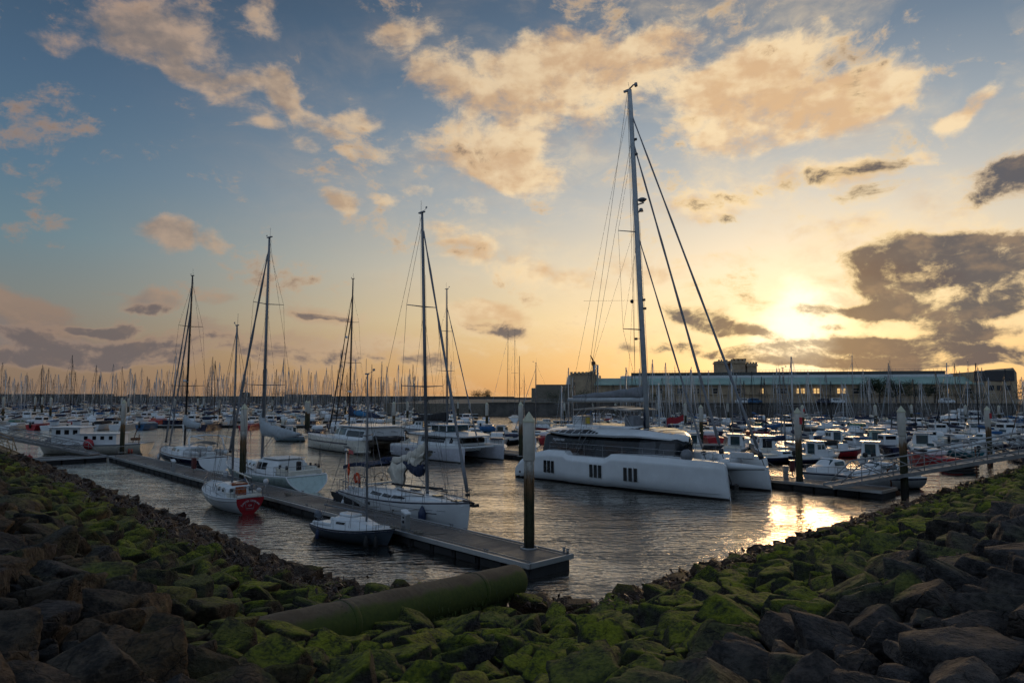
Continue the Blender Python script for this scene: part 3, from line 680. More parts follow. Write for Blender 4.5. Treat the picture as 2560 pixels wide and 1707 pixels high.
def rig(root, xm, zb, zt, mmat, xbow, zbow, xst, zst, chain_y, chain_z, spreaders=((0.5, 1.1),), rake=0.02, r=0.09, frac=1.0, furl=0.06, furlm=None, wirem=None, boom=None, backstay=True, inner=None, lean=0.0):
    """mast with its spreaders, wires, boom and furled headsail; boom = (length, z, radius)"""
    wirem = wirem or DWIRE; H = zt - zb
    def mp(f): return Vector((xm - rake * H * f, 0, zb + H * f))
    q = MB(); q.path([mp(0), mp(.6), mp(.9), mp(1)], [r, r, r * .85, r * .7], 10, sq=0.75)
    q.box(tuple(mp(1) + Vector((-.03, 0, .03))), (r * 4.5, r * 1.2, .07)); q.wire(mp(1) + Vector((-.1, 0, 0)), mp(1) + Vector((-.1, 0, .75)), .012); q.wire(mp(1) + Vector((.05, 0, .05)), mp(1) + Vector((.42, 0, .16)), .012); q.box(tuple(mp(1) + Vector((.42, 0, .22))), (.14, .02, .10))
    mast = q.obj('mast', mmat, root)
    wq = MB(); top = mp(frac)
    chains = [Vector((xm - 0.15, sd * chain_y, chain_z)) for sd in (1, -1)]
    for i, sd in enumerate((1, -1)):
        prev = chains[i]
        for f, ln in spreaders:
            tip = mp(f) + Vector((-0.18 * ln, sd * ln, 0.05)); sp = MB(); sp.path([mp(f), tip], [.035, .022], 6); sp.obj('spreader', mmat, mast)
            wq.wire(prev, tip); wq.wire(chains[i] + Vector((-.12, 0, 0)), mp(f) - Vector((0, 0, .15)), .009)
            prev = tip
        wq.wire(prev, top)
        wq.wire(chains[i] + Vector((.5, -.1 * sd, 0)), mp(spreaders[0][0]) - Vector((0, 0, .2)), .009)
    if backstay: wq.wire(mp(1), Vector((xst, 0, zst)))
    for k in range(3): wq.wire(mp(.02) + Vector((r * 1.5, (k - 1) * .07, 0)), mp(.97 - .1 * k) + Vector((r * 1.3, (k - 1) * .05, 0)), .008)
    wq.wire(mp(.99) + Vector((-r * 2, 0, 0)), mp(.03) + Vector((-r * 2.5, 0, 0)), .008)
    if furl:
        b = Vector((xbow, 0, zbow)); d = top - b; fq = MB(); n = 12
        fq.path([b + d * (0.03 + 0.94 * i / n) for i in range(n + 1)], [furl * (0.9 + 0.25 * math.sin(i * 2.1)) * (1.15 - 0.55 * i / n) for i in range(n + 1)], 7)
        fo = fq.obj('furled_headsail', furlm or COVG, root); wq.wire(b, b + d * .04, .014); wq.wire(b + d * .96, top, .014)
        dq = MB(); dq.path([b + d * .018, b + d * .026], [.13, .13], 10); dq.obj('furling_drum', MBLK, fo)
    else: wq.wire(Vector((xbow, 0, zbow)), top)
    if inner:
        a, b = Vector(inner[0]), mp(inner[1]); n = 8; fq = MB(); fq.path([a.lerp(b, i / n) for i in range(n + 1)], [inner[2]] * (n + 1), 6); fq.obj('furled_staysail', furlm or COVG, root)
    wq.obj('rigging', wirem, root)
    if boom:
        ln, bz, br = boom; f = (bz - zb) / H; g = mp(f) + Vector((-r, 0, 0)); e = g + Vector((-ln, 0, 0.1)); bq = MB(); bq.path([g, e], [br, br * .85], 8)
        bq.wire(mp(.35), e, .008); bq.wire(e, Vector((e.x + .3, 0, max(zst, .6))), .014); bq.wire(g + Vector((-ln * .35, 0, -.05)), mp(max(0.01, f * .25)), .02); bq.obj('boom', mmat, root)
    return mp
def lumpy_cover(root, pts, rads, m, name='sail_cover', seed=3, amp=0.18, n=14, flat=0.6):
    """a sail flaked and bagged along the boom: an uneven sausage"""
    rs = random.Random(seed); P = [Vector(p) for p in pts]; k = 26; q = MB(); V = []
    ph = [rs.uniform(0, 6.28) for _ in range(6)]
    for i in range(k + 1):
        t = i / k * (len(P) - 1); a = min(int(t), len(P) - 2); c = P[a].lerp(P[a + 1], t - a); r = rads[a] + (rads[a + 1] - rads[a]) * (t - a)
        for j in range(n):
            th = 2 * math.pi * j / n; w = 1 + amp * (math.sin(3 * th + ph[0] + i * .7) * .5 + math.sin(i * 1.3 + ph[1] + th) * .6 + math.sin(5 * th + i * 1.9 + ph[2]) * .3)
            V.append(c + Vector((0, math.cos(th) * r * flat * w, math.sin(th) * r * w)))
    F = [(i * n + j, i * n + (j + 1) % n, (i + 1) * n + (j + 1) % n, (i + 1) * n + j) for i in range(k) for j in range(n)] + [tuple(range(n))[::-1], tuple(range(k * n, k * n + n))]
    q.add(V, F, 0, True); return q.obj(name, m, root)
def text_part(name, body, size, m, parent, loc, rot, extrude=0.004, align='CENTER', bend=0.0):
    cu = D.curves.new(name, 'FONT'); cu.body = body; cu.size = size; cu.extrude = extrude; cu.align_x = align; cu.align_y = 'CENTER'; cu.resolution_u = 3
    tmp = D.objects.new(name, cu); COL.objects.link(tmp); dg = bpy.context.evaluated_depsgraph_get(); me = D.meshes.new_from_object(tmp.evaluated_get(dg)); D.objects.remove(tmp)
    if bend:
        for v in me.vertices:
            a = v.co.x / bend; rr = bend + v.co.y; v.co.x = rr * math.sin(a); v.co.y = rr * math.cos(a) - bend
    me.materials.clear(); me.materials.append(m); o = D.objects.new(name, me); COL.objects.link(o); o.parent = parent; o.location = loc; o.rotation_euler = rot; return o
def wheel(root, c, r, m=DWIRE, name='steering_wheel'):
    q = MB(); q.torus(c, r, .022, 'x', 24, 5)
    for k in range(6):
        a = k * math.pi / 3; q.wire(c, (c[0], c[1] + r * math.cos(a), c[2] + r * math.sin(a)), .010)
    q.path([(c[0] + .12, c[1], c[2] - r - .1), (c[0] + .12, c[1], c[2] + .1)], .07, 6); return q.obj(name, m, root)
def outboard(root, x, y, z, s=1.0, m=RUB, name='outboard_motor', cowl=None):
    q = MB(); q.path([(x, y, z + .75 * s), (x, y, z + .62 * s), (x, y, z + .35 * s), (x, y, z + .28 * s)], [.10 * s, .18 * s, .19 * s, .10 * s], 10, sq=1.4); q.box((x - .02 * s, y, z - .05 * s), (.12 * s, .08 * s, .75 * s)); q.box((x - .12 * s, y, z - .42 * s), (.34 * s, .03 * s, .05 * s)); q.path([(x + .02 * s, y, z + .2 * s), (x + .2 * s, y, z + .12 * s)], .05 * s, 6)
    return q.obj(name, cowl or m, root)
def fender(root, p, r=.13, h=.55, m=FEND, top=None):
    q = MB(); q.path([(p[0], p[1], p[2] - h / 2), (p[0], p[1], p[2] - h * .4), (p[0], p[1], p[2] + h * .15), (p[0], p[1], p[2] + h * .4), (p[0], p[1], p[2] + h * .5)], [r * .45, r, r * .95, r * .45, r * .2], 9)
    q.wire((p[0], p[1], p[2] + h / 2), top or (p[0], p[1] * .97, p[2] + h / 2 + .5), .012); return q.obj('fender', m, root)
def antenna(q, p, h=1.2): q.wire(p, (p[0], p[1], p[2] + h), .01)

# ------------------------------------------------------------------ the large catamaran
def big_catamaran():
    S, Bw = W(1287, 1192), W(1818, 1255); s2, b2 = Vector(S[:2]), Vector(Bw[:2]); d = (b2 - s2).normalized(); nrm = Vector((-d.y, d.x)); c = (s2 + b2) / 2 + nrm * 3.75
    root = empty('catamaran', (c.x, c.y, 0), math.atan2(d.y, d.x), 'very large white sailing catamaran with dark wraparound glass, moored beyond the pontoon end', 'catamaran')
    YC = 3.05
    for sd in (-1, 1):
        q = MB(); y0 = sd * YC
        # side profile of the deck edge (x, z) taken from the photograph
        prof = [(-9.35, .55), (-9.30, .95), (-8.9, 1.35), (-8.3, 1.75), (-7.5, 2.08), (-6.7, 2.25), (-5.7, 2.45), (-4.10, 2.45), (-3.95, 2.40), (-3.62, 2.17), (-1.5, 2.15), (-.15, 2.15), (.15, 2.28), (.45, 2.47), (.75, 2.5), (2.8, 2.52), (5.0, 2.50), (7.2, 2.44), (8.4, 2.40), (8.85, 2.34), (9.0, 2.2), (9.03, 1.95)]
        def wid(x):
            t = (x + 9.3) / 18.6
            return 1.0 * (0.72 + 0.28 * math.sin(min(1, t / .4) * math.pi / 2)) if t < .45 else 1.0 * max(.10, math.cos(math.pi / 2 * ((t - .45) / .555) ** 2.1))
        n = 14; rings = []
        for (x, z) in prof:
            w = wid(x); ring = []
            keel = -.25; bowshift = 0.28 if x > 8.3 else 0
            for j in range(n + 1):
                v = j / n; zz = keel + (z - keel) * v; ww = w * (1 - (1 - min(1, v * 2.0)) ** 3.0) * (.95 + .05 * v)
                if v > .86: ww *= 1 - .22 * (v - .86) / .14 
                xx = x + (bowshift * (1 - v) if x > 8.3 else 0) + (0.0)
                ring.append((xx, ww, zz))
            rings.append(ring)
        V = []; F = []; w_ = 2 * (n + 1)
        for ring in rings:
            V += [(p[0], y0 + p[1], p[2]) for p in ring] + [(p[0], y0 - p[1], p[2]) for p in reversed(ring)]
        for i in range(len(rings) - 1):
            for j in range(w_ - 1): F.append((i * w_ + j, (i + 1) * w_ + j, (i + 1) * w_ + j + 1, i * w_ + j + 1))
        F.append(tuple(range(w_))[::-1][::-1]); F.append(tuple(range((len(rings) - 1) * w_, len(rings) * w_))[::-1])
        q.add(V, F, 0, True)
        q.sm = [not (abs((j % (w_ - 1)) - n) < 3) for j in range(len(F))]
        for k, f in enumerate(F):
            zc = sum(V[i][2] for i in f) / len(f)
            if zc < 0.17: q.mi[k] = 1
        hull = q.obj('hull', [GEL, ANTIF], root)
        if sd < 0:
            for bx in (-5.46, -.83, 2.24):
                for k in (-1, 0, 1):
                    x = bx + k * (.40 if bx < 0 else .43); wq = MB(); yy = y0 - wid(x) - .02
                    wq.box((x, yy, 1.17), (.29, .05, .92), bev=.02); wq.obj('hull_window', GLASS, hull)
            lq = MB(); lq.path([(x, y0 - wid(x) * .985 - .01, .36) for x in np.linspace(1.5, 8.9, 12)], .012, 4); lq.obj('hull_crease', ALUD, hull)
            lq = MB(); lq.path([(-8.8, y0 - .62, .5), (-8.75, y0 - .78, .5)], .09, 8); lq.obj('exhaust_outlet', RUB, hull)
    # bridge deck between the hulls, foredeck, nets, crossbeam
    q = MB(); q.box((-1.2, 0, 1.62), (13.4, 4.6, 1.0), bev=.05); q.obj('bridge_deck', GEL, root)
    q = MB(); q.box((5.6, 0, 1.95), (3.2, 4.6, .14), bev=.03); q.box((6.3, -.0, 2.03), (1.2, 3.4, .03)); q.obj('foredeck', DECKW, root)
    q = MB(); q.path([(7.3, -2.3, 2.0), (7.4, 0, 2.1), (7.3, 2.3, 2.0)], [.24, .27, .24], 10, sq=.8); q.path([(6.9, 0, 1.80), (8.4, 0, 1.88), (10.3, 0, 1.90)], [.36, .24, .14], 8); bb = q.obj('front_crossbeam', GEL, root)
    q = MB(); q.box((10.35, 0, 1.90), (.12, .42, .22)); q.obj('bowsprit_tip', GEL, bb)
    q = MB()
    for i in range(9):
        x = 8.35 - 0 * i; q.wire((5.7 + i * .15, -2.2, 2.05), (5.7 + i * .15, 2.2, 2.05), .01)
    q.obj('trampoline_net', DWIRE, root)
    q = MB(); q.path([(8.4, -1.9, .95), (8.6, -1.4, .75), (8.75, -1.1, .8)], .07, 6); q.box((8.72, -1.25, .62), (.18, .6, .3)); q.path([(8.5, -1.75, 1.5), (8.6, -1.5, .8)], .03, 5); q.obj('anchor', MBLK, root)
    # saloon: dark glass band, white corners, big roof
    sal = Cabin([(-7.0, 3.0, 2.1, 3.70), (-6.4, 3.1, 2.1, 3.85), (-1, 3.25, 2.1, 3.85), (1.6, 3.1, 2.1, 3.85), (3.3, 2.4, 2.25, 3.75), (4.2, 1.4, 2.4, 3.6), (4.6, .5, 2.5, 3.25)], .22); sal.tumble = .9
    sal.build(root, GLASS, 'saloon_glass')
    q = MB()
    for x in (-5.6, -3.6, -1.6, .3, 1.9):
        for sd in (-1, 1): q = MB(); q.path([sal.pt(x, .02 if sd > 0 else math.pi - .02, .012), sal.pt(x + .1, .9 if sd > 0 else math.pi - .9, .012)], .018, 4); q.obj('glass_mullion', MBLK, root)
    pale = mat('pale_curtained_glass', (.045, .048, .055), .10, spec=.5)
    sal.window(root, pale, 2.1, 4.2, 2.5, 3.55, sides=(-1, 1), name='front_glass_pane', off=.02)
    def roofp(u, t):
        x = -6.75 + 11.4 * u; w = -1 + 2 * t
        half = 3.35 * (1 if u < .62 else max(.0, math.cos(math.pi / 2 * ((u - .62) / .38) ** 1.9))) * (0.86 + 0.14 * min(1, u / .12)); half = max(half, .12)
        zc = 4.0 + .20 * math.sin(math.pi * min(1, u * 1.02)) + .05 * math.sin(u * 3); zc -= max(0, u - .78) ** 1.5 * 3.6
        return x, half, zc, w
    q = MB()
    def top(u, t):
        x, h, z, w = roofp(u, t); return Vector((x, h * w, z + .13 - .58 * abs(w) ** 3.5 * min(1, .45 + u * 2.2) * (1 if u < .6 else 1 - .5 * (u - .6) / .4)))
    def bot(u, t):
        x, h, z, w = roofp(u, t); a = top(u, t); return Vector((x, h * w * .96, a.z - .10 - .06 * math.sin(math.pi * u)))
    q.grid(top, 44, 20, 0, flip=True); q.grid(bot, 44, 20, 0)
    for t in (0.0, 1.0): q.grid(lambda u, v: top(u, t).lerp(bot(u, t), v), 44, 2, 0, flip=(t > .5))
    q.grid(lambda v, t: top(0, t).lerp(bot(0, t), v), 2, 20, 0); q.grid(lambda v, t: top(1, t).lerp(bot(1, t), v), 2, 20, 0, flip=True)
    roof = q.obj('saloon_roof', GEL, root)
    # solar cells set into the starboard shoulder, stepped ends
    def shoulder(u0, u1, w0, w1, name, m, off=.015):
        pq = MB(); pq.grid(lambda a, b: top(u0 + (u1 - u0) * a, (1 + w0 + (w1 - w0) * b) / 2) + Vector((0, -.004, off)), 6, 4, 0, flip=True); return pq.obj(name, m, roof)
    steps = [(.05, .10, -.93, -.985), (.10, .15, -.88, -.985), (.155, .205, -.84, -.985), (.21, .265, -.80, -.985), (.27, .33, -.80, -.985), (.335, .395, -.80, -.985), (.40, .43, -.84, -.985), (.435, .46, -.88, -.985), (.465, .49, -.93, -.985)]
    for a, b, w0, w1 in steps: shoulder(a, b - .004, w0, w1, 'solar_panel', SOLAR)
    shoulder(.66, .93, -.62, .62, 'glossy_roof_panel', GLOSSR)
    for k in (.72, .79, .86):
        pq = MB(); pq.path([top(k, (1 + w) / 2) + Vector((0, 0, .02)) for w in np.linspace(-.6, .6, 9)], .014, 4); pq.obj('roof_panel_seam', MBLK, roof)
    # flybridge: coaming, helm, seats, rails, hardtop on struts
    q = MB(); q.box((-2.3, 0, 4.30), (6.6, 3.6, .22), bev=.08); q.box((-4.7, -.6, 4.70), (1.0, 1.5, .75), bev=.08); q.obj('flybridge_seating', GEL, root)
    q = MB(); q.box((.35, -.9, 4.80), (.8, 1.1, .85), bev=.1); q.box((-.8, 1.2, 4.63), (1.4, 1.2, .6), bev=.08); q.obj('helm_console', COVG, root)
    q = MB(); q.box((-3.3, -1.75, 4.74), (.42, .12, .5), bev=.04); q.obj('life_ring_bag', YELP, root)
    q = MB(); q.torus((-.35, -1.72, 4.85), .02, .02, 'y', 6, 4); 
    for x0, y0 in ((-4.6, -1.6), (-4.6, 1.6), (.4, -1.5), (.4, 1.5)):
        q.path([(x0 - (.9 if x0 < 0 else -.3), y0, 4.3), (x0 + .55 * (1 if x0 < 0 else -1), y0, 5.62)], .03, 6)
        q.path([(x0 - (.2 if x0 < 0 else -.1), y0, 4.3), (x0 + 1.1 * (1 if x0 < 0 else -1), y0, 5.62)], .03, 6)
        if x0 < 0:
            for t in (.25, .5, .75): q.wire((x0 - .9 + 1.45 * t, y0, 4.3 + 1.32 * t), (x0 - .2 + 1.3 * t, y0, 4.3 + 1.32 * t), .018)
    q.obj('hardtop_strut', ALU, root)
    HX, HL = -4.5, 5.2
    q = MB(); q.grid(lambda u, t: Vector((HX + HL * u, 2.0 * (2 * t - 1), 5.63 + .17 * math.sin(math.pi * u) + .05 * (1 - (2 * t - 1) ** 2))), 14, 8, 0, flip=True); q.grid(lambda u, t: Vector((HX + HL * u, 2.0 * (2 * t - 1), 5.55 + .15 * math.sin(math.pi * u))), 14, 8, 0)
    for t in (0, 1): q.grid(lambda u, v: Vector((HX + HL * u, 2.0 * (2 * t - 1), 5.55 + .08 * v + .16 * math.sin(math.pi * u))), 14, 1, 0, flip=(t == 0))
    for u in (0, 1): q.grid(lambda t, v: Vector((HX + HL * u, 2.0 * (2 * t - 1), 5.55 + .08 * v)), 8, 1, 0, flip=(u == 1))
    ht = q.obj('flybridge_hardtop', mat('dusty_hardtop', (.38, .36, .34), .35, var=.12), root)
    q = MB()
    for x in (-3.6, -2.5, -1.4, -.3): q.path([(x, y, 5.66 + .17 * math.sin(math.pi * (x - HX) / HL) + .05 * (1 - (y / 2) ** 2)) for y in np.linspace(-1.95, 1.95, 7)], .02, 4)
    q.obj('hardtop_seam', MBLK, ht)
    q = MB()
    for sd in (-1, 1):
        for z in (4.85, 5.05): q.path([(-6.6, sd * 2.3, z), (-4.5, sd * 2.5, z), (-1.5, sd * 2.5, z)], .015, 4)
        for x in (-6.6, -5.3, -4.1, -2.9, -1.6): q.wire((x, sd * 2.4, 4.2), (x, sd * 2.45, 5.05), .015)
    q.obj('flybridge_rail', STEEL, root)
    for sd in (-1, 1):
        q = MB(); xs = np.linspace(-5.6, 8.2, 9)
        tops = []
        for x in xs:
            yb = sd * (YC + .62 * (1 if x < 5 else max(.2, 1 - (x - 5) / 4.6))); zb = 2.2 if -3.7 < x < 0 else 2.42
            tops.append(Vector((x, yb, 3.03 - .015 * max(0, x - 3)))); q.wire((x, yb, zb), tops[-1], .018)
        for a, b in zip(tops, tops[1:]): q.wire(a, b, .020, n=4); q.wire(a - Vector((0, 0, .3)), b - Vector((0, 0, .3)), .010)
        q.obj('guardrail', STEEL, root)
    q = MB(); q.path([(6.4, -3.55, 2.72), (6.4, -3.35, 2.72)], .42, 20); q.path([(6.4, -3.57, 2.72), (6.4, -3.33, 2.72)], .36, 20); q.obj('round_fender_cover', COVG, root)
    q = MB()
    for dx, dy in ((0, 0), (1.3, 0), (1.3, 1.6), (0, 1.6)): q.path([(6.3 + dx, -1.2 + dy, 2.02), (6.3 + dx, -1.2 + dy, 2.72)], .02, 5)
    q.path([(6.3, -1.2, 2.72), (7.6, -1.2, 2.72), (7.6, .4, 2.72), (6.3, .4, 2.72), (6.3, -1.2, 2.72)], .02, 5); q.box((4.6, 1.9, 2.3), (2.0, 1.2, .5), bev=.1); q.box((7.6, 2.1, 2.45), (1.7, .35, .45), bev=.06); q.obj('foredeck_seating', DECKW, root)
    # mast, stays and furled sails as measured
    mb, mt = Vector((1.06, 0, 4.05)), Vector((-0.12, 0, 31.2)); dm = mt - mb
    q = MB(); q.path([mb, mb + dm * .5, mb + dm * .93, mt], [.235, .235, .20, .17], 12, sq=.62); mast = q.obj('mast', MWHT, root)
    q = MB(); q.box(tuple(mt + Vector((-.25, 0, .02))), (.6, .16, .16)); q.path([mt + Vector((0, 0, .1)), mt + Vector((.35, 0, .3)), mt + Vector((.62, 0, .28))], .07, 6); q.path([mt + Vector((.58, 0, .38)), mt + Vector((.62, 0, .1))], .13, 8); q.wire(mt, mt + Vector((-.15, 0, .7)), .014); q.obj('masthead_fitting', ALUD, mast)
    q = MB(); pR = mb + dm * .655; q.path([pR + Vector((.1, 0, -.15)), pR + Vector((.75, 0, -.10))], .06, 6); q.path([pR + Vector((.62, 0, 0)), pR + Vector((.62, 0, .12)), pR + Vector((.62, 0, .2)), pR + Vector((.62, 0, .3))], [.15, .36, .36, .2], 14); q.path([pR + Vector((.5, 0, -.75)), pR + Vector((.5, 0, -.5))], [.2, .12], 10)
    q.path([pR + Vector((.1, 0, -.8)), pR + Vector((.5, 0, -.7))], .05, 5); q.obj('radar_dome', ALUD, mast)
    wq = MB(); ch = [Vector((-2.6, sd * 3.95, 2.2)) for sd in (-1, 1)]
    for i, sd in enumerate((-1, 1)):
        for f, ln in ((.57, 1.25), (.285, 1.25)):
            sp = MB(); a = mb + dm * f; tip = a + Vector((-.9, sd * ln, .05)); sp.path([a, tip], [.05, .03], 6); sp.obj('spreader', ALUD, mast)
        t1 = mb + dm * .57 + Vector((-.9, sd * 1.25, .05)); t0 = mb + dm * .285 + Vector((-.9, sd * 1.25, .05))
        wq.wire(ch[i], mt + Vector((-.2, 0, 0)), .016); wq.wire(ch[i] + Vector((-.1, 0, 0)), mb + dm * .86, .014)
        wq.wire(mb + dm * .02 + Vector((0, sd * .2, 0)), t0, .012); wq.wire(t0, t1, .012); wq.wire(t1, mb + dm * .83, .012); wq.wire(t0, mb + dm * .55, .010); wq.wire(ch[i] + Vector((-1.2, 0, .1)), mb + dm * .60, .010)
    for f in (.25, .55, .8, .97): wq.wire(mb + Vector((-.32, 0, 0)), mb + dm * f + Vector((-.3, 0, 0)), .012)
    wq.wire(mb + Vector((.34, 0, .2)), mb + dm * .6 + Vector((.3, 0, 0)), .014)
    wq.wire(mb + dm * .37 + Vector((-.2, 0, 0)), Vector((-3.4, -2.0, mb.z + dm.z * .375)), .010); wq.obj('rigging', DWIRE, root)
    q = MB(); q.ell(tuple(mb + dm * .37 + Vector((-.65, -.2, -.05))), (.16, .16, .16), 8, 6); q.obj('signal_ball', MBLK, root)
    q = MB()
    for f, dx in ((.345, .35), (.37, .3), (.26, -.6), (.845, .3), (.80, .3)):
        q = MB(); p_ = mb + dm * f + Vector((dx, 0, 0)); q.box(tuple(p_), (.22, .12, .18)); q.wire(mb + dm * f, p_, .03); q.obj('mast_light', MBLK, mast)
    for a, b, r, nm in ((Vector((10.2, 0, 2.0)), mb + dm * .93, .075, 'furled_headsail'), (Vector((7.3, 0, 2.2)), mb + dm * .85, .080, 'furled_genoa'), (Vector((5.9, 0, 2.2)), mb + dm * .57, .060, 'furled_staysail')):
        q = MB(); n = 14; q.path([a.lerp(b, .045 + .94 * i / n) for i in range(n + 1)], [r * (1.35 - .6 * i / n) * (1 + .15 * math.sin(i * 2.3)) for i in range(n + 1)], 8); so = q.obj(nm, COVG, root)
        q = MB(); q.wire(a, a.lerp(b, .05), .03); q.path([a.lerp(b, .018), a.lerp(b, .032)], .17, 12); q.wire(a.lerp(b, .98), b, .03); q.obj('furling_drum', MBLK, so)
    q = MB(); q.path([(.85, 0, 6.40), (-6.7, 0, 6.34)], [.20, .17], 10, sq=.9); q.obj('boom', MWHT, root)
    lumpy_cover(root, [(.75, 0, 6.95), (-.7, 0, 6.9), (-2.4, 0, 6.78), (-4.2, 0, 6.68), (-6.2, 0, 6.58)], [.46, .36, .27, .22, .12], COVG, 'sail_cover', 4, .14)
    q = MB(); q.wire((-6.5, 0, 6.4), mb + dm * .97, .012); q.wire((-4.4, 0, 6.3), (-4.2, 0, 5.8), .03); q.obj('topping_lift', DWIRE, root)
    lumpy_cover(root, [(1.0, -.15, 4.3), (1.0, -.1, 4.9), (.95, 0, 5.5), (.92, 0, 6.1)], [.42, .34, .26, .2], COVN, 'halyard_bag', 8, .2)
    text_part('name_lettering', 'Xplorest', .34, mat('white_lettering', (.6, .62, .65), .5), root, (-5.0, -3.30, 3.28), (R(82), 0, 0), .004)
    q = MB(); q.path([(-3.0, -3.8, 2.25), (-2.6, -3.1, 4.35)], .02, 4); q.path([(-2.9, -3.75, 2.25), (-2.0, -2.9, 4.3)], .014, 4); q.box((-2.9, -3.75, 2.3), (.5, .2, .12)); q.obj('shroud_turnbuckle', STEEL, root)
    q = MB(); q.path([(8.6, 3.0, 2.3), (9.6, 4.2, 1.3), (10.6, 5.4, .65)], .03, 5); q.path([(-8.2, 3.6, 1.8), (-9.0, 4.6, 1.1), (-9.4, 5.2, .65)], .03, 5); q.obj('mooring_line', ROPE, root)

# ------------------------------------------------------------------ white cruising sloop on the pontoon
def white_sloop():
    root = empty('sailboat', (0, 0, 0), 0, 'white sloop with cream sail dropped over its boom and orange horseshoe buoy beside the pontoon', 'sailboat')
    L = 11.1; place(root, (-9.36, 42.7), (-2.05, 34.35))
    h = Hull(L, 3.75, 1.45, 1.05, tw=.80, draft=.35, rake=.30, srake=-.25, um=.40, sag=.04, k=3.2, bowp=1.55)
    hull = h.build(root, [GEL, ANTIF, STRIPE, STEEL], [(.10, 1), (.17, 2), (-.05, 0), (None, 2)]); h.deck(root, DECKW, .10); h.rubrail(root, ALUD, .022, .02)
    h.patch(hull, GLASS, .36, .405, .78, .93, sides=(-1,)); h.patch(hull, GLASS, .60, .615, .72, .78, sides=(-1,), name='hull_vent')
    h.patch(hull, STRIPE, .80, .86, .80, .84, sides=(-1,), name='arrow_mark'); h.patch(hull, STRIPE, .2, .9, .965, .98, sides=(-1,), name='cove_stripe')
    cab = Cabin([(-4.6, 1.15, 1.0, 1.42), (-3.4, 1.32, 1.02, 1.55), (-1.0, 1.30, 1.05, 1.58), (1.2, 1.05, 1.1, 1.50), (3.2, .6, 1.2, 1.40), (4.4, .25, 1.28, 1.34)], .42); c = cab.build(root, GEL)
    for x0, x1 in ((-3.0, -1.9), (-1.75, -.9), (-.8, .25)): cab.window(c, GLASS, x0, x1, 1.20, 1.38, sides=(-1, 1), slant=.12, taper=.04)
    q = MB(); q.box((-4.9, 0, 1.12), (2.0, 1.5, .22), bev=.05); q.box((-3.8, 0, 1.60), (.5, 1.7, .10), bev=.03)
    for y in (-.95, .95): q.box((-4.3, y, 1.22), (2.6, .35, .28), bev=.06)
    q.obj('cockpit_coaming', GEL, root)
    q = MB()
    for x in (-.2, 1.9, 3.6): q.box((x, 0, cab.at(x)[2] + .05), (.5, .5, .05), bev=.02)
    q.obj('deck_hatch', GLASS, root)
    q = MB()
    for y in (-.75, .75): q.box((.4, y, 1.60), (2.6, .05, .05))
    q.path([(-2.2, -.3, 1.75), (-.5, .1, 1.72), (1.6, .5, 1.78)], .06, 6); q.obj('folded_boathook', MBLK, root)
    wheel(root, (-4.9, -.75, 1.55), .48); wheel(root, (-4.9, .75, 1.55), .48)
    h.rails(root, STEEL, .62, .06, .90, 8); h.pulpit(root, STEEL, .66); h.pushpit(root, STEEL, .66, .14)
    q = MB(); a0, a1 = -5.55, -2.4
    q.grid(lambda u, t: Vector((a0 + (a1 - a0) * u, (2 * t - 1) * 1.45, 2.25 + .62 * math.sin(math.pi * (.12 + .55 * u)) ** .8 + .06 * (1 - (2 * t - 1) ** 2))), 12, 8, 0, flip=True)
    q.grid(lambda u, t: Vector((a0 + (a1 - a0) * u, (2 * t - 1) * 1.45, 2.17 + .62 * math.sin(math.pi * (.12 + .55 * u)) ** .8)), 12, 8, 0)
    for t in (0, 1): q.grid(lambda u, v: Vector((a0 + (a1 - a0) * u, (2 * t - 1) * 1.45, 2.17 - .10 + .20 * v + .62 * math.sin(math.pi * (.12 + .55 * u)) ** .8)), 12, 2, 0, flip=(t == 0))
    bo = q.obj('bimini_top', COVN, root)
    q = MB()
    for y in (-1.42, 1.42):
        for x1, z1 in ((-5.5, 2.45), (-4.2, 2.8), (-2.6, 2.75)): q.wire((-4.3, y, 1.3), (x1, y, z1), .016)
    q.obj('bimini_frame', STEEL, bo)
    q = MB(); q.torus((-4.0, -1.35, 1.95), .25, .085, 'y', 16, 8, -1.1, 4.3); q.obj('horseshoe_buoy', ORANGE, root)
    q = MB(); q.path([(-4.75, -1.5, 2.05), (-4.75, -1.5, 2.45)], [.05, .09], 8); q.path([(-4.75, -1.5, 2.45), (-4.75, -1.5, 2.75)], [.09, .02], 8); q.wire((-4.75, -1.5, 1.2), (-4.75, -1.5, 3.6), .02); q.obj('danbuoy', ORANGE, root)
    q = MB(); q.add([(-4.75, -1.5, 3.35), (-4.75, -1.5, 3.6), (-4.2, -1.52, 3.5), (-4.2, -1.5, 3.3)], [(0, 1, 2, 3), (3, 2, 1, 0)]); q.obj('flag', mat('pink_flag', (.5, .12, .12), .8), root)
    q = MB(); q.path([(-5.5, -1.2, 1.1), (-5.5, -1.2, 3.35)], .035, 6); q.ell((-5.5, -1.2, 3.45), (.13, .13, .10), 8, 5); q.obj('antenna_post', ALU, root)
    shift(root, ('steering_wheel', 'bimini_top', 'horseshoe_buoy', 'danbuoy', 'flag', 'cockpit_coaming'), .5)
    shift(root, ('cabin', 'deck_hatch', 'folded_boathook'), .85); shift(root, ('antenna_post',), .35)
    mp = rig(root, 1.75, 1.5, 17.0, ALUD, 5.4, 1.5, -5.3, 1.3, 1.5, 1.15, ((.37, 1.35), (.655, 1.0)), .050, .115, .96, .085, COVG, boom=(4.3, 2.85, .09))
    # mainsail dropped in folds over the boom
    q = MB(); rs = random.Random(2)
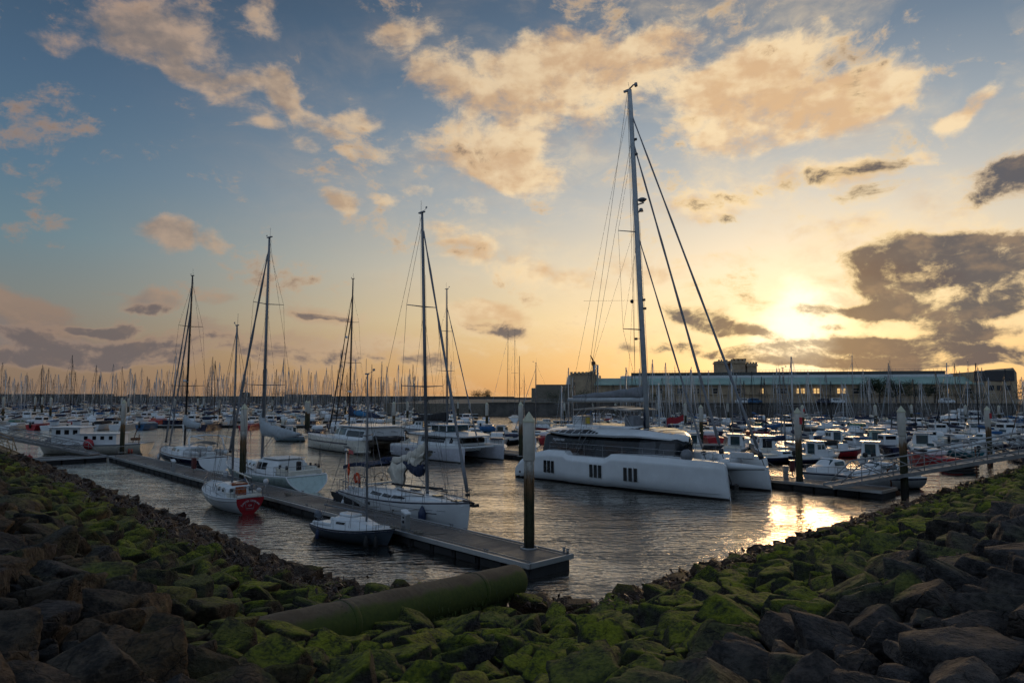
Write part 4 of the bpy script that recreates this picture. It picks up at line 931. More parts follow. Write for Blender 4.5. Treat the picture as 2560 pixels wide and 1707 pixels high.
    def fold(u, t, side):
        x = 1.15 - 3.6 * u; z0 = 3.0 + .75 * (1 - u) ** 2.0 - .15 * u; drop = (.35 + .95 * math.exp(-((u - .75) / .22) ** 2) + .35 * math.exp(-((u - .15) / .15) ** 2))
        y = side * (.06 + .24 * math.sin(math.pi * min(1, t * 1.1)) * (1 - .35 * u)) + .10 * math.sin(u * 17 + t * 3) * t; return Vector((x + .16 * math.sin(u * 13 + t * 5), y, z0 - drop * t + .10 * math.sin(u * 23)))
    for side in (-1, 1): q.grid(lambda u, t: fold(u, t, side), 40, 12, 0, flip=(side < 0))
    q.obj('dropped_mainsail', SAIL, root)
    lumpy_cover(root, [(1.15, 0, 3.9), (.6, 0, 3.65), (0.0, 0, 3.45), (-.9, 0, 3.2), (-2.2, 0, 3.0)], [.36, .34, .28, .22, .16], SAIL, 'flaked_sail', 5, .3)
    lumpy_cover(root, [(1.1, -.12, 2.75), (.5, -.16, 2.65), (-.3, -.15, 2.85), (-.9, -.1, 3.0)], [.30, .30, .2, .1], COVN, 'sail_bag', 6, .2)
    shift(root, ('dropped_mainsail', 'flaked_sail', 'sail_bag'), .4)
    lumpy_cover(root, [(-1.0, .1, 2.95), (-1.8, .05, 3.0), (-2.7, 0, 3.0), (-3.2, 0, 2.95)], [.12, .2, .16, .08], COVN, 'sail_bag_end', 7, .2)
    fender(root, (h.p(.80, .5, -1).x, h.p(.80, .6, -1).y - .16, .75), .21, .85, FENDB); fender(root, (-5.2, -1.75, .75), .2, .6, FENDB); fender(root, (-3.9, -2.0, .45), .15, .65, FEND)
    q = MB(); t = h.p(1, 1, 1); q.path([(t.x - .6, 0, t.z + .05), (t.x + .25, 0, t.z + .02)], .06, 6); q.box((t.x + .3, 0, t.z - .08), (.34, .34, .12)); q.path([(t.x + .15, .0, t.z - .1), (t.x + .5, .1, t.z - .02)], .05, 5); q.obj('anchor', MBLK, root)
    q = MB(); q.path([h.p(.95, .97, -1), h.p(.72, .75, -1) + Vector((0, -.12, 0)), h.p(.45, .62, -1) + Vector((0, -.2, -.05)), h.p(.2, .8, -1) + Vector((0, -.1, 0))], .014, 4); q.path([h.p(.12, .97, -1), h.p(.4, .7, -1) + Vector((0, -.14, 0)), h.p(.8, .86, -1)], .014, 4); q.obj('mooring_line', ROPE, root)
    q = MB()
    for k in range(5): q.path([(2.2 + k * .5, -.4 + .1 * k, 1.5), (3.4 + k * .4, .2 - .12 * k, 1.42)], .016, 4)
    q.path([(.6, -1.2, 1.35), (1.6, -1.0, 1.48), (2.3, -.6, 1.5), (1.8, -.2, 1.58)], .02, 4); q.obj('loose_rope', ROPE, root)
    # the black rudder shaped board hanging over the quarter is a furled fender board
    q = MB()
    a, b = W(1027, 1222, .9), None
    return root

def hammock_board():
    """the long black boat shaped bundle lying by the sloop's stern"""
    p0, p1 = W(828, 1232, .95), W(898, 1262, .62)
    q = MB(); V = []; n = 12; k = 14; P0, P1 = Vector(p0), Vector(p1)
    for i in range(k + 1):
        t = i / k; c = P0.lerp(P1, t); c.z -= .16 * math.sin(math.pi * t); w = .30 * (math.sin(math.pi * min(1, t * 1.0 + .04)) ** .5 if t < .96 else .15)
        for j in range(n):
            a = 2 * math.pi * j / n; V.append(c + Vector((0, .35 * w * math.cos(a), w * math.sin(a))))
    F = [(i * n + j, i * n + (j + 1) % n, (i + 1) * n + (j + 1) % n, (i + 1) * n + j) for i in range(k) for j in range(n)] + [tuple(range(n)), tuple(range(k * n, k * n + n))]
    q.add(V, F, 0, True); o = q.obj('kayak', COVK); tag(o, 'slim black kayak hull leaning between the pontoon edge and the white sloop stern', 'kayak')

def small_sloop():
    root = empty('sailboat', (0, 0, 0), 0, 'small grey hulled day sailer with white deck and outboard motor, near side of the pontoon', 'sailboat')
    place(root, (-9.45, 34.1), (-5.25, 31.2)); L = 5.1
    h = Hull(L, 2.05, .80, .60, tw=.62, draft=.3, rake=.55, srake=.15, um=.42, sag=.05, k=2.0, bowp=1.6)
    h.build(root, [GREYH, ANTIF, STRIPE, GEL], [(.04, 1), (.05, 0), (-.13, 0), (-.07, 2), (-.06, 3), (None, 2)]); h.deck(root, DECKW, .07); h.rubrail(root, MBLK, .02)
    cab = Cabin([(-1.1, .62, .62, .95), (-.9, .72, .62, 1.08), (.3, .66, .66, 1.08), (.85, .58, .70, .90), (1.5, .3, .76, .82)], .45); c = cab.build(root, GEL)
    cab.window(c, GLASS, -.62, -.05, .80, .90); q = MB(); q.box((-.45, .1, 1.13), (.95, .62, .12), bev=.04); q.box((-.9, .1, 1.16), (.12, .5, .12), bev=.03); q.obj('sliding_hatch', GEL, root)
    q = MB(); q.box((-1.02, .1, 1.06), (.10, .35, .2), bev=.03); q.obj('rolled_cover', REDP, root)
    q = MB(); q.box((-1.75, 0, .62), (1.2, 1.0, .10), bev=.03)
    for y in (-.55, .55): q.box((-1.7, y, .70), (1.3, .14, .14), bev=.03)
    q.obj('cockpit_coaming', GEL, root)
    rig(root, .72, .92, 7.75, ALUD, 2.5, .85, -2.4, .7, .85, .75, ((.58, .42),), .012, .052, .86, 0, boom=None, wirem=STEEL)
    q = MB(); q.path([(.66, 0, 1.35), (-2.2, 0, 1.45)], .04, 6); q.obj('boom', ALUD, root)
    h.rails(root, STEEL, .42, .1, .88, 5, r=.008, lines=1); h.pulpit(root, STEEL, .45, .16, r=.012)
    outboard(root, -2.72, .05, .55, .8, RUB, cowl=mat('grey_motor_cowl', (.12, .14, .17), .35))
    fender(root, (-1.4, -1.08, .3), .1, .45, FENDB); fender(root, (1.5, -.75, .25), .12, .5, RUB); fender(root, (1.9, -.55, .25), .1, .5, RUB)
    q = MB(); q.path([(2.4, -.2, .9), (2.75, .1, .85), (3.0, .9, .62)], .016, 4); q.box((2.45, 0, .88), (.3, .12, .1)); q.obj('mooring_line', ROPE, root)

def red_transom_boat():
    root = empty('sailboat', (0, 0, 0), 0, 'small white classic sailboat with red transom and varnished cockpit door, stern towards the camera', 'sailboat')
    place(root, (-14.95, 39.6), (-19.3, 44.4)); L = 6.5
    h = Hull(L, 2.55, 1.30, .92, tw=.62, draft=.4, rake=1.0, srake=.32, um=.45, sag=.18, k=2.1, bowp=1.7)
    h.build(root, [GEL, ANTIF, REDP, STEEL], [(.02, 1), (-.22, 0), (-.17, 3), (None, 0)], transom=2); h.deck(root, DECKW, .05); h.rubrail(root, GEL, .035, .03)
    cab = Cabin([(-.9, .78, .85, 1.38), (-.7, .84, .85, 1.50), (1.0, .80, .95, 1.55), (1.15, .72, 1.0, 1.38), (2.2, .45, 1.12, 1.38), (2.5, .3, 1.15, 1.25)], .38); c = cab.build(root, GEL)
    for x in (-.35, .35): cab.window(c, GLASSB, x, x + .34, 1.12, 1.34)
    for x in (1.35, 1.8): cab.window(c, GLASSB, x, x + .16, 1.17, 1.28, name='porthole')
    q = MB(); q.box((-.92, 0, 1.10), (.05, .62, .62)); q.obj('companionway_door', VARN, root)
    q = MB(); q.grid(lambda u, t: Vector((-.75 + .5 * u, -.45 + .9 * t, 1.56 + .06 * math.sin(math.pi * t))), 3, 8, 0, flip=True); q.box((-.72, 0, 1.53), (.06, .92, .10)); q.obj('sliding_hatch', VARN, root)
    for y in (-.55, .55): q = MB(); q.box((-.95, y, 1.25), (.03, .2, .2), bev=.01); q.obj('cabin_porthole', GLASSB, root)
    q = MB(); q.box((-2.0, 0, .78), (1.9, 1.2, .12), bev=.04)
    for y in (-.72, .72): q.box((-1.95, y, 1.0), (1.9, .14, .30), bev=.04)
    q.box((-2.95, 0, 1.0), (.16, 1.5, .16), bev=.04); q.obj('cockpit_coaming', GEL2, root)
    tr = root; z0 = .46
    text_part('name_lettering', 'JUPITER DESPLAN', .15, mat('white_lettering', (.6, .62, .65), .5), root, (-3.26, 0, .76), (R(90), 0, R(-90)), .006, bend=.62)
    text_part('port_lettering', 'CN', .14, mat('white_lettering', (.6, .62, .65), .5), root, (-3.22, 0, .50), (R(90), 0, R(-90)), .006)
    q = MB(); q.path([(-3.2, -.26, .62), (-3.14, -.2, .24), (-3.14, .2, .24), (-3.2, .26, .62)], .014, 4); q.wire((-3.16, -.22, .32), (-3.16, .22, .32), .016); q.obj('boarding_ladder', STEEL, root)
    shift(root, ('cabin', 'companionway_door', 'sliding_hatch', 'cabin_porthole'), -.85)
    rig(root, -.32, 1.50, 11.0, ALUD, 3.15, 1.45, -3.1, 1.2, 1.15, 1.1, ((.50, .85),), .004, .078, .98, 0, furlm=COVG, boom=None)
    q = MB(); q.path([(-.4, 0, 2.25), (-3.6, .15, 2.1)], .05, 6); q.obj('boom', GEL2, root)
    q = MB(); q.path([(-.8, -1.0, 1.1), (1.0, -1.1, 1.9)], .03, 5); q.obj('whisker_pole', ALU, root)
    h.rails(root, STEEL, .52, .04, .9, 6, r=.012); h.pulpit(root, STEEL, .62, .16, r=.02); h.pushpit(root, STEEL, .55, .1)
    q = MB(); q.path([(-3.0, -.95, 1.2), (-3.05, -.95, 1.85)], .03, 6); q.ell((-3.05, -.95, 1.75), (.14, .16, .18), 8, 6); q.ell((-2.9, -.62, 1.28), (.14, .16, .14), 8, 6); q.obj('rolled_white_fender', FEND, root)
    q = MB(); q.path([(-2.8, -.3, 1.15), (-2.85, -.2, 1.55), (-2.85, .25, 1.5)], .03, 5); q.box((-2.9, -.2, 1.5), (.22, .14, .3), bev=.03); q.obj('self_steering_gear', ALUD, root)

def mint_yacht():
    root = empty('sailboat', (0, 0, 0), 0, 'pale mint steel cruising yacht with rounded open transom and grey covered mainsail, beyond the pontoon', 'sailboat')
    place(root, (-14.3, 48.3), (-23.3, 56.6)); L = 12.0
    h = Hull(L, 3.9, 1.65, 1.15, tw=.80, draft=.25, rake=1.2, srake=-.75, um=.38, sag=.22, k=2.3, bowp=1.6)
    h.build(root, [MINT, ANTIF, STRIPE, GEL], [(.02, 1), (-.09, 0), (-.04, 0), (None, 3)], transom=0); h.deck(root, DECKW, .08); h.rubrail(root, GEL, .04, .02)
    q = MB(); n = 16
    def rim(j, sc):                                             # the white lip round the transom
        v = j / n; a = h.p(0, v, 1); return a, sc
    pts = [h.p(0, j / n, 1) + Vector((-.04, 0, 0)) for j in range(n, -1, -1)] + [h.p(0, j / n, -1) + Vector((-.04, 0, 0)) for j in range(1, n + 1)]
    q.path(pts + [pts[0]], .05, 6); tr = q.obj('transom_rim', GEL, root)
    q = MB(); q.box((-6.05, 0, .50), (.05, .62, .08)); q.obj('exhaust_slot', MBLK, root)
    q = MB()
    for y, z in ((-.9, .75), (-.9, .95), (-1.25, .8), (.5, .9), (.75, .7), (1.1, .95), (-.5, .65), (.95, .55)): q.box((-6.12 + .16 * (1.1 - z), y, z), (.03, .09, .035))
    q.obj('transom_fitting', ALUD, root)
    cab = Cabin([(-2.1, 1.35, 1.12, 1.95), (-1.9, 1.4, 1.12, 2.12), (.6, 1.38, 1.15, 2.15), (1.2, 1.25, 1.2, 1.98), (1.5, 1.1, 1.25, 1.78), (3.6, .8, 1.4, 1.82), (4.0, .6, 1.45, 1.6)], .30); c = cab.build(root, GEL)
    cab.window(c, GLASS, -.75, -.05, 1.42, 1.90, slant=0); cab.window(c, GLASS, .05, .75, 1.42, 1.90)
    for x in (1.7, 2.5, 3.3): cab.window(c, GLASS, x, x + .26, 1.50, 1.66, name='porthole')
    q = MB(); q.box((-.9, 0, 2.2), (2.4, 2.2, .06), bev=.02); q.obj('cabin_roof_hatch', DECKW, root)
    q = MB(); q.box((-3.6, 0, 1.2), (3.0, 1.6, .14), bev=.04)
    for y in (-1.15, 1.15): q.box((-3.3, y, 1.40), (2.6, .24, .55), bev=.08)
    q.box((-4.9, 0, 1.35), (.3, 2.6, .36), bev=.06); q.obj('cockpit_coaming', GEL2, root)
    q = MB()
    for x, y in ((-3.6, -1.2), (-4.2, -1.25), (-4.7, -1.2), (-3.6, 1.2), (-4.5, 1.2)): q.path([(x, y, 1.6), (x, y, 1.85)], [.10, .08], 8)
    q.box((-4.4, .2, 1.75), (.3, .3, .7), bev=.05); q.obj('winch', MBLK, root)
    shift(root, ('cabin', 'cabin_roof_hatch'), -2.0); shift(root, ('cockpit_coaming', 'winch'), -.9)
    rig(root, .42, 1.58, 19.0, ALUD, 5.9, 1.8, -5.6, 1.4, 1.72, 1.3, ((.34, 1.6), (.70, 1.25)), .012, .14, .955, .12, COVG, boom=(5.4, 3.85, .10))
    lumpy_cover(root, [(.55, 0, 5.3), (.45, 0, 4.7), (.1, 0, 4.2), (-1.0, 0, 4.05), (-2.8, 0, 3.95), (-4.9, 0, 3.95)], [.28, .50, .56, .42, .38, .10], COVER, 'sail_cover', 9, .16)
    q = MB(); q.path([(.3, 0, 2.6), (-1.2, 0, 3.75)], .03, 5); q.obj('boom_vang', ALUD, root)
    h.rails(root, STEEL, .62, .1, .92, 8); h.pulpit(root, STEEL, .66); h.pushpit(root, STEEL, .66, .12)
    q = MB()
    for x, y, hh in ((-5.3, -1.4, 1.6), (-5.0, -1.5, 2.0), (-5.5, 1.2, 1.4)): q.wire((x, y, 1.2), (x - .25, y, 1.2 + hh), .022)
    q.obj('antenna_post', MBLK, root)
    fender(root, (2.2, 1.9, .75), .14, .6, FEND); fender(root, (2.6, 1.85, .75), .14, .6, FEND); fender(root, (-1.2, 2.1, .55), .14, .6, FENDB)
    q = MB(); q.wire((-5.9, -1.2, 1.9), (-7.2, -1.4, 3.8), .012); q.obj('fishing_rod', MBLK, root)

def blue_yacht():
    root = empty('sailboat', (0, 0, 0), 0, 'dark blue hulled yacht with white arch and wide white transom, farther up the pontoon', 'sailboat')
    place(root, (-26.6, 61.9), (-35.6, 70.6)); L = 12.5
    h = Hull(L, 4.0, 1.55, 1.12, tw=.76, draft=.35, rake=.3, srake=-.55, um=.36, sag=.05, k=3.0, bowp=1.6)
    h.build(root, [NAVY, ANTIF, STRIPE, GEL], [(.03, 1), (-.14, 0), (None, 3)], transom=3); h.deck(root, DECKW, .1); h.rubrail(root, TEAK, .03, .02)
    cab = Cabin([(-1.9, 1.3, 1.15, 1.72), (-1.5, 1.35, 1.2, 1.88), (1.0, 1.15, 1.25, 1.85), (2.0, .95, 1.3, 1.65), (4.0, .4, 1.45, 1.55)], .38); c = cab.build(root, GEL)
    cab.window(c, GLASSB, .2, 1.5, 1.42, 1.70); cab.window(c, GLASSB, -.9, -.4, 1.45, 1.65)
    for x in (-3.2, -2.2, -1.2): h.patch(root, GLASS, (x + 6.25) / 12.5, (x + 6.75) / 12.5, .72, .88, sides=(1,))
    q = MB(); q.grid(lambda u, t: Vector((-2.7 + 1.7 * u, -1.25 + 2.5 * t, 1.55 + .95 * math.sin(math.pi * (.25 + .25 * (1 - u))) * math.sin(math.pi * (.08 + .84 * t)) ** .35)), 6, 14, 0, flip=True); q.obj('sprayhood', mat('clear_sprayhood', (.22, .24, .26), .4), root)
    q = MB()
    for y in (-1.6, 1.6): q.path([(-3.6, y, 1.25), (-2.9, y * .95, 2.7), (-2.6, y * .8, 2.95)], .07, 8)
    q.path([(-2.6, -1.3, 2.95), (-2.6, 0, 3.05), (-2.6, 1.3, 2.95)], .07, 8); q.path([(-2.6, -1.2, 3.0), (-5.6, -1.3, 2.85)], .05, 6); q.path([(-2.6, 1.2, 3.0), (-5.6, 1.3, 2.85)], .05, 6); q.obj('targa_arch', GEL, root)
    wheel(root, (-4.6, -.9, 1.75), .5, STEEL); wheel(root, (-4.6, .9, 1.75), .5, STEEL)
    q = MB(); q.box((-3.9, 0, 1.35), (1.6, .9, .5), bev=.1)
    for y in (-1.35, 1.35): q.box((-3.7, y, 1.5), (2.6, .4, .35), bev=.1)
    q.box((-4.3, 0, 1.85), (.5, .5, .5), bev=.12); q.obj('cockpit_table', DECKW, root)
    q = MB()
    for z in (.35, .55, .75): q.box((-6.12, -.35, z), (.05, .7, .05))
    q.box((-6.1, -.35, .9), (.04, .8, .4)); q.obj('swim_platform_ladder', DECKW, root)
    shift(root, ('targa_arch', 'sprayhood'), -1.1); shift(root, ('cockpit_table', 'steering_wheel'), -.6)
    rig(root, 1.05, 1.78, 18.4, MBLK, 6.1, 1.65, -6, 1.4, 1.85, 1.35, ((.35, 1.6), (.70, 1.15)), .030, .115, .955, .085, COVG, boom=(3.4, 3.55, .10), inner=((4.9, 0, 1.6), .80, .07))
    q = MB(); m_ = Vector((.75, 0, 8.0)); q.path([m_, m_ + Vector((.5, 0, 0))], .05, 6); q.path([m_ + Vector((.5, 0, .05)), m_ + Vector((.5, 0, .2))], .26, 12); q.obj('radar_dome', GEL, root)
    lumpy_cover(root, [(.95, 0, 4.35), (.5, 0, 4.05), (-.8, 0, 3.9), (-2.4, 0, 3.85)], [.5, .42, .32, .30], COVER, 'sail_cover', 12, .12)
    h.rails(root, STEEL, .62, .1, .92, 8); h.pulpit(root, STEEL, .66); h.pushpit(root, STEEL, .66, .10)
    for x in (4.6, 3.9, 2.6): fender(root, (x, h.half((x + 6.25) / 12.5) + .12, .75), .13, .5, FEND)

def catamaran_two():
    root = empty('catamaran', (0, 0, 0), 0, 'white catamaran with dark hull stripe and blue sail bag, dinghy behind its stern', 'catamaran')
    s, b = Vector((-16.9, 77.6)), Vector((-26.6, 89.2)); d = (b - s).normalized(); nr = Vector((d.y, -d.x)); place(root, s + nr * 2.9, b + nr * 2.9)
    for sd in (1, -1):
        h = Hull(14.6, 1.95, 1.85, 1.55, tw=.75, draft=.3, rake=.15, srake=-.2, um=.4, sag=0, k=3.2, bowp=1.9, y0=sd * 2.9)
        hu = h.build(root, [GEL2, ANTIF, GEL], [(.10, 1), (.14, 2), (None, 0)]); h.deck(root, DECKW, .03)
        h.patch(hu, STRIPE, .12, .92, 1.02, 1.20, sides=(sd,), name='hull_stripe', n=10); h.patch(hu, STRIPE, .06, .14, .70, .86, sides=(sd,), name='hull_stripe', slant=.05)
        q = MB(); q.box((-7.7, sd * 2.9, .35), (1.6, 1.2, .2), bev=.05); q.box((-7.2, sd * 2.9, .7), (.7, 1.3, .5), bev=.06); q.obj('stern_steps', GEL2, root)
        h.rails(root, STEEL, .6, .25, .95, 6)
    q = MB(); q.box((-1.2, 0, 1.35), (8.6, 4.4, .9), bev=.06); q.obj('bridge_deck', GEL2, root)
    cab = Cabin([(-5.6, 2.8, 1.6, 2.95), (-.5, 2.9, 1.6, 3.0), (2.2, 2.6, 1.65, 2.95), (3.7, 1.9, 1.75, 2.5), (4.3, 1.4, 1.8, 2.1)], .22); c = cab.build(root, GEL)
    cab.window(c, GLASSB, 1.1, 3.3, 2.0, 2.72, taper=.35); cab.window(c, GLASSB, -1.1, .8, 2.0, 2.75); cab.window(c, GLASS, -5.4, -1.4, 1.9, 2.8, name='cockpit_enclosure')
    q = MB(); q.box((-2.0, 0, 3.06), (8.0, 5.5, .12), bev=.05); q.obj('cabin_roof', GEL, root)
    q = MB()
    for y in (-2.5, 2.5): q.path([(-5.6, y, 3.1), (-5.6, y, 3.7), (-1, y, 3.7)], .02, 4)
    for x in (-4.5, -3.3, -2.1): q.wire((x, -2.5, 3.1), (x, -2.5, 3.7), .015)
    q.obj('roof_rail', STEEL, root)
    shift(root, ('cabin', 'cabin_roof', 'roof_rail'), -1.9)
    rig(root, 1.5, 3.0, 21.4, MBLK, 7.2, 1.95, -6.8, 1.8, 3.3, 1.9, ((.42, 1.3), (.70, .9)), .020, .13, .90, .09, COVK, boom=(8.9, 4.0, .11), backstay=False, inner=((5.6, 0, 2.0), .76, .07))
    lumpy_cover(root, [(1.2, 0, 4.7), (.4, 0, 4.45), (-2, 0, 4.4), (-4, 0, 4.3), (-6.2, 0, 4.15)], [.60, .42, .34, .34, .18], COVN, 'sail_bag', 21, .12)
    lumpy_cover(root, [(-.2, .12, 4.5), (-1.5, .12, 4.45), (-3.6, .12, 4.35)], [.25, .33, .2], mat('bright_blue_canvas', (.03, .16, .32), .8), 'sail_bag_panel', 22, .12)
    q = MB(); m_ = Vector((.95, 0, 7.0)); q.path([m_, m_ + Vector((.5, 0, 0))], .05, 6); q.path([m_ + Vector((.5, 0, .05)), m_ + Vector((.5, 0, .22))], .28, 12); q.ell((.6, 1.0, 13.9), (.16, .16, .16), 8, 6); q.obj('radar_dome', GEL, root)
    q = MB()
    for k in range(7):
        f = .05 + k * .115; a = Vector((7.2, 0, 3)).lerp(Vector((1.0, 0, 15.5)), f); 
        w = .55 if k < 3 else .3; V = []
        for i in range(5): V += [a + Vector((.12 * i * w * 2, .12 * math.sin(i * 1.3 + k), -.30 * i * w * 1.6)), a + Vector((.12 * i * w * 2 + .30 * w * 2, .12 * math.sin(i * 1.3 + k + .5), -.30 * i * w * 1.6 - .10))]
        pq = MB(); pq.add(V, [(2 * i, 2 * i + 1, 2 * i + 3, 2 * i + 2) for i in range(4)] + [(2 * i + 2, 2 * i + 3, 2 * i + 1, 2 * i) for i in range(4)]); pq.obj('signal_flag', mat('pale_flag', (.5, .45, .47), .9), root)
    # inflatable dinghy: rests in the davits, a thing of its own
    M = Matrix.Translation(root.location) @ Matrix.Rotation(root.rotation_euler.z, 4, 'Z')
    p = M @ Vector((-8.9, 0, 1.55)); dr = empty('dinghy', p, root.rotation_euler.z + R(90), 'black inflatable dinghy hanging behind the white catamaran with the dark hull stripe', 'dinghy')
    q = MB(); q.path([(-1.9, -.72, .25), (-1.4, -.75, .2), (1.0, -.75, .2), (1.7, -.5, .3), (2.0, 0, .38), (1.7, .5, .3), (1.0, .75, .2), (-1.4, .75, .2), (-1.9, .72, .25)], [.08, .26, .27, .26, .24, .26, .27, .26, .08], 12); q.obj('inflatable_tube', RUB, dr)
    q = MB(); q.box((-.1, 0, .05), (3.2, 1.2, .10), bev=.03); q.box((-.2, 0, .38), (.35, 1.3, .08)); q.obj('floorboard', GEL2, dr); outboard(dr, -1.9, 0, .45, .9)
    q = MB()
    for y in (-.9, .9): q.path([(-5.7, y, 2.0), (-7.6, y, 2.5), (-8.8, y, 2.45)], .06, 6); q.wire((-8.8, y, 2.45), (-8.9, y, 1.9), .02)
    q.obj('davit', ALU, root)
def catamaran_three():
    root = empty('catamaran', (0, 0, 0), 0, 'white catamaran with raised helm shelter and black sail bag, left of the large catamaran', 'catamaran')
    b = Vector((-4.75, 67.8)); d = Vector((.68, -.733)).normalized(); s = b - d * 12.4; nr = Vector((-d.y, d.x)); place(root, s + nr * 2.75, b + nr * 2.75)
    for sd in (1, -1):
        h = Hull(12.4, 1.75, 1.62, 1.35, tw=.7, draft=.3, rake=.05, srake=-.2, um=.42, sag=-.03, k=3.4, bowp=2.1, y0=sd * 2.6)
        hu = h.build(root, [mat('lilac_grey_gelcoat', (.55, .56, .62), .25, var=.04), ANTIF, GEL], [(.10, 1), (.15, 2), (-.20, 0), (None, 2)]); h.deck(root, DECKW, .03)
        if sd < 0:
            for u in (.26, .60): h.patch(hu, GLASS, u, u + .065, .80, 1.05, sides=(-1,))
            for u in (.20, .68): h.patch(hu, GLASS, u, u + .018, .90, .97, sides=(-1,), name='porthole')
        h.rails(root, STEEL, .6, .2, .95, 6)
    q = MB(); q.box((-.6, 0, 1.2), (8.0, 3.8, .65), bev=.06); q.box((5.2, 0, 1.42), (.22, 4.0, .22), bev=.05); q.obj('bridge_deck', GEL, root)
    q = MB()
    for i in range(10): q.wire((3.5 + i * .17, -1.9, 1.42), (3.5 + i * .17, 1.9, 1.42), .01)
    q.path([(5.3, -.9, 1.4), (6.0, 0, .75), (5.3, .9, 1.4)], .02, 4); q.obj('trampoline_net', DWIRE, root)
    cab = Cabin([(-3.6, 2.2, 1.4, 2.45), (1.6, 2.2, 1.45, 2.45), (2.9, 1.9, 1.5, 2.42), (3.2, 1.7, 1.5, 2.35)], .16); cab.build(root, GEL)
    cab.window(root, GLASS, -3.0, 3.0, 1.78, 2.28, name='saloon_window'); q = MB(); q.box((3.05, 0, 2.03), (.42, 3.3, .5), bev=.05); q.obj('saloon_front_window', GLASS, root)
    q = MB()
    def tp(u, t): x = -5.8 + 9.9 * u; w = 2 * t - 1; hw = 2.5 * (.72 + .28 * min(1, u / .3)) * (1 if u < .75 else 1 - .35 * ((u - .75) / .25) ** 2); return Vector((x, hw * w, 2.62 + .30 * math.sin(math.pi * u ** .8) * (1 - w * w * .5) - .15 * (u - .6) * (u > .6)))
    q.grid(tp, 24, 10, 0, flip=True); q.grid(lambda u, t: tp(u, t) * 1 - Vector((0, 0, .12 + .28 * math.sin(math.pi * u ** .8) * (1 - (2 * t - 1) ** 2 * .5))), 24, 10, 0)
    for t in (0, 1): q.grid(lambda u, v: tp(u, t) - Vector((0, 0, (.12 + .14 * math.sin(math.pi * u ** .8)) * v)), 24, 1, 0, flip=(t == 1))
    for u in (0, 1): q.grid(lambda t, v: tp(u, t) - Vector((0, 0, .12 * v)), 10, 1, 0, flip=(u == 0))
    q.obj('coachroof', GEL, root)
    q = MB(); q.box((-.9, 0, 3.55), (3.4, 3.4, .10), bev=.04); q.obj('helm_roof', GEL, root)
    q = MB(); q.box((-.6, 0, 3.2), (2.7, 2.9, .58), bev=.05); q.obj('helm_enclosure', GLASSB, root)
    q = MB()
    for x in (-1.95, -.6, .75):
        for y in (-1.47, 1.47): q.box((x, y, 3.2), (.10, .05, .6))
    q.obj('enclosure_frame', GEL, root)
    shift(root, ('cabin', 'saloon_window', 'saloon_front_window', 'coachroof', 'helm_roof', 'helm_enclosure', 'enclosure_frame'), 1.0)
    rig(root, -.1, 2.8, 18.3, ALUD, 5.2, 1.6, -5.8, 1.6, 2.6, 1.6, ((.42, 1.2), (.70, .8)), .014, .11, .88, .07, COVG, boom=(6.4, 3.75, .09), backstay=False)
    lumpy_cover(root, [(-.2, 0, 4.35), (-1.6, 0, 4.3), (-3.6, 0, 4.15), (-5.6, 0, 3.95), (-6.4, 0, 3.85)], [.50, .46, .34, .2, .1], COVK, 'sail_bag', 31, .06)
    q = MB()
    for sd in (-1, 1): q.box((-5.9, sd * 2.6, .5), (.9, 1.1, .2), bev=.04); q.path([(-4.9, sd * 2.2, 1.35), (-4.9, sd * 2.2, 2.7)], .035, 6)
    q.obj('stern_steps', GEL, root)

def work_boat():
    root = empty('work_boat', (0, 0, 0), 0, 'old white wooden work boat with wheelhouse, long deckhouse and red patch on its side', 'boat')
    place(root, (-41.6, 78.6), (-54.2, 78.6)); root.rotation_euler = (0, 0, R(180))
    h = Hull(12.6, 3.5, 1.35, 1.25, tw=.85, draft=.4, rake=.9, srake=.25, um=.4, sag=.18, k=2.6, bowp=1.9)
    h.build(root, [GEL2, ANTIF, STRIPE, ALUD], [(.04, 1), (-.10, 0), (None, 3)]); h.deck(root, DECKW, .05); h.rubrail(root, ALUD, .04, .02)
    q = MB(); q.box((2.3, 0, 2.05), (3.2, 2.6, 1.9), bev=.05); wh = q.obj('wheelhouse', GEL, root)
    q = MB(); q.box((2.35, 0, 3.06), (3.8, 3.0, .14), bev=.05); q.obj('wheelhouse_roof', GEL, root)
    for x in (1.2, 2.15, 3.1):
        for y in (-1.31, 1.31): q = MB(); q.box((x, y, 2.55), (.52, .03, .50), bev=.01); q.obj('window', GLASS, wh)
    q = MB(); q.box((-1.2, 0, 1.72), (4.4, 2.5, 1.2), bev=.05); dh = q.obj('deckhouse', GEL, root)
    q = MB(); q.box((-1.25, 0, 2.36), (4.8, 2.8, .09), bev=.03); q.obj('deckhouse_roof', GEL, root)
    for x in (-2.8, -1.85, -.95, .0):
        for y in (-1.27, 1.27): q = MB(); q.box((x, y, 1.90), (.42, .03, .40), bev=.01); q.obj('window', GLASS, dh)
    q = MB(); q.path([(-.7, 1.82, 1.25), (-.7, 1.88, 1.25)], .62, 8); q.obj('red_tarp', REDP, root)
    q = MB(); q.path([(-4.6, 0, 1.3), (-4.9, 0, 2.4), (-5.2, .1, 2.9)], .05, 6); q.box((-4.9, 0, 1.7), (.8, .7, .3), bev=.05); q.path([(-5.9, 1.1, 1.2), (-5.9, 1.1, 2.3)], .05, 6); q.obj('stern_gantry', RUST, root)
    q = MB()
    for x in (4.4, 5.0, 5.6): q.wire((x, -1, 1.3), (x, -1, 2.0), .025); q.wire((x, 1, 1.3), (x, 1, 2.0), .025)
    q.box((4.8, 0, 1.5), (.8, .7, .25), bev=.06); q.path([(4.4, .3, 1.6), (5.1, .3, 1.95)], .06, 6); q.obj('bow_rail', ALUD, root)

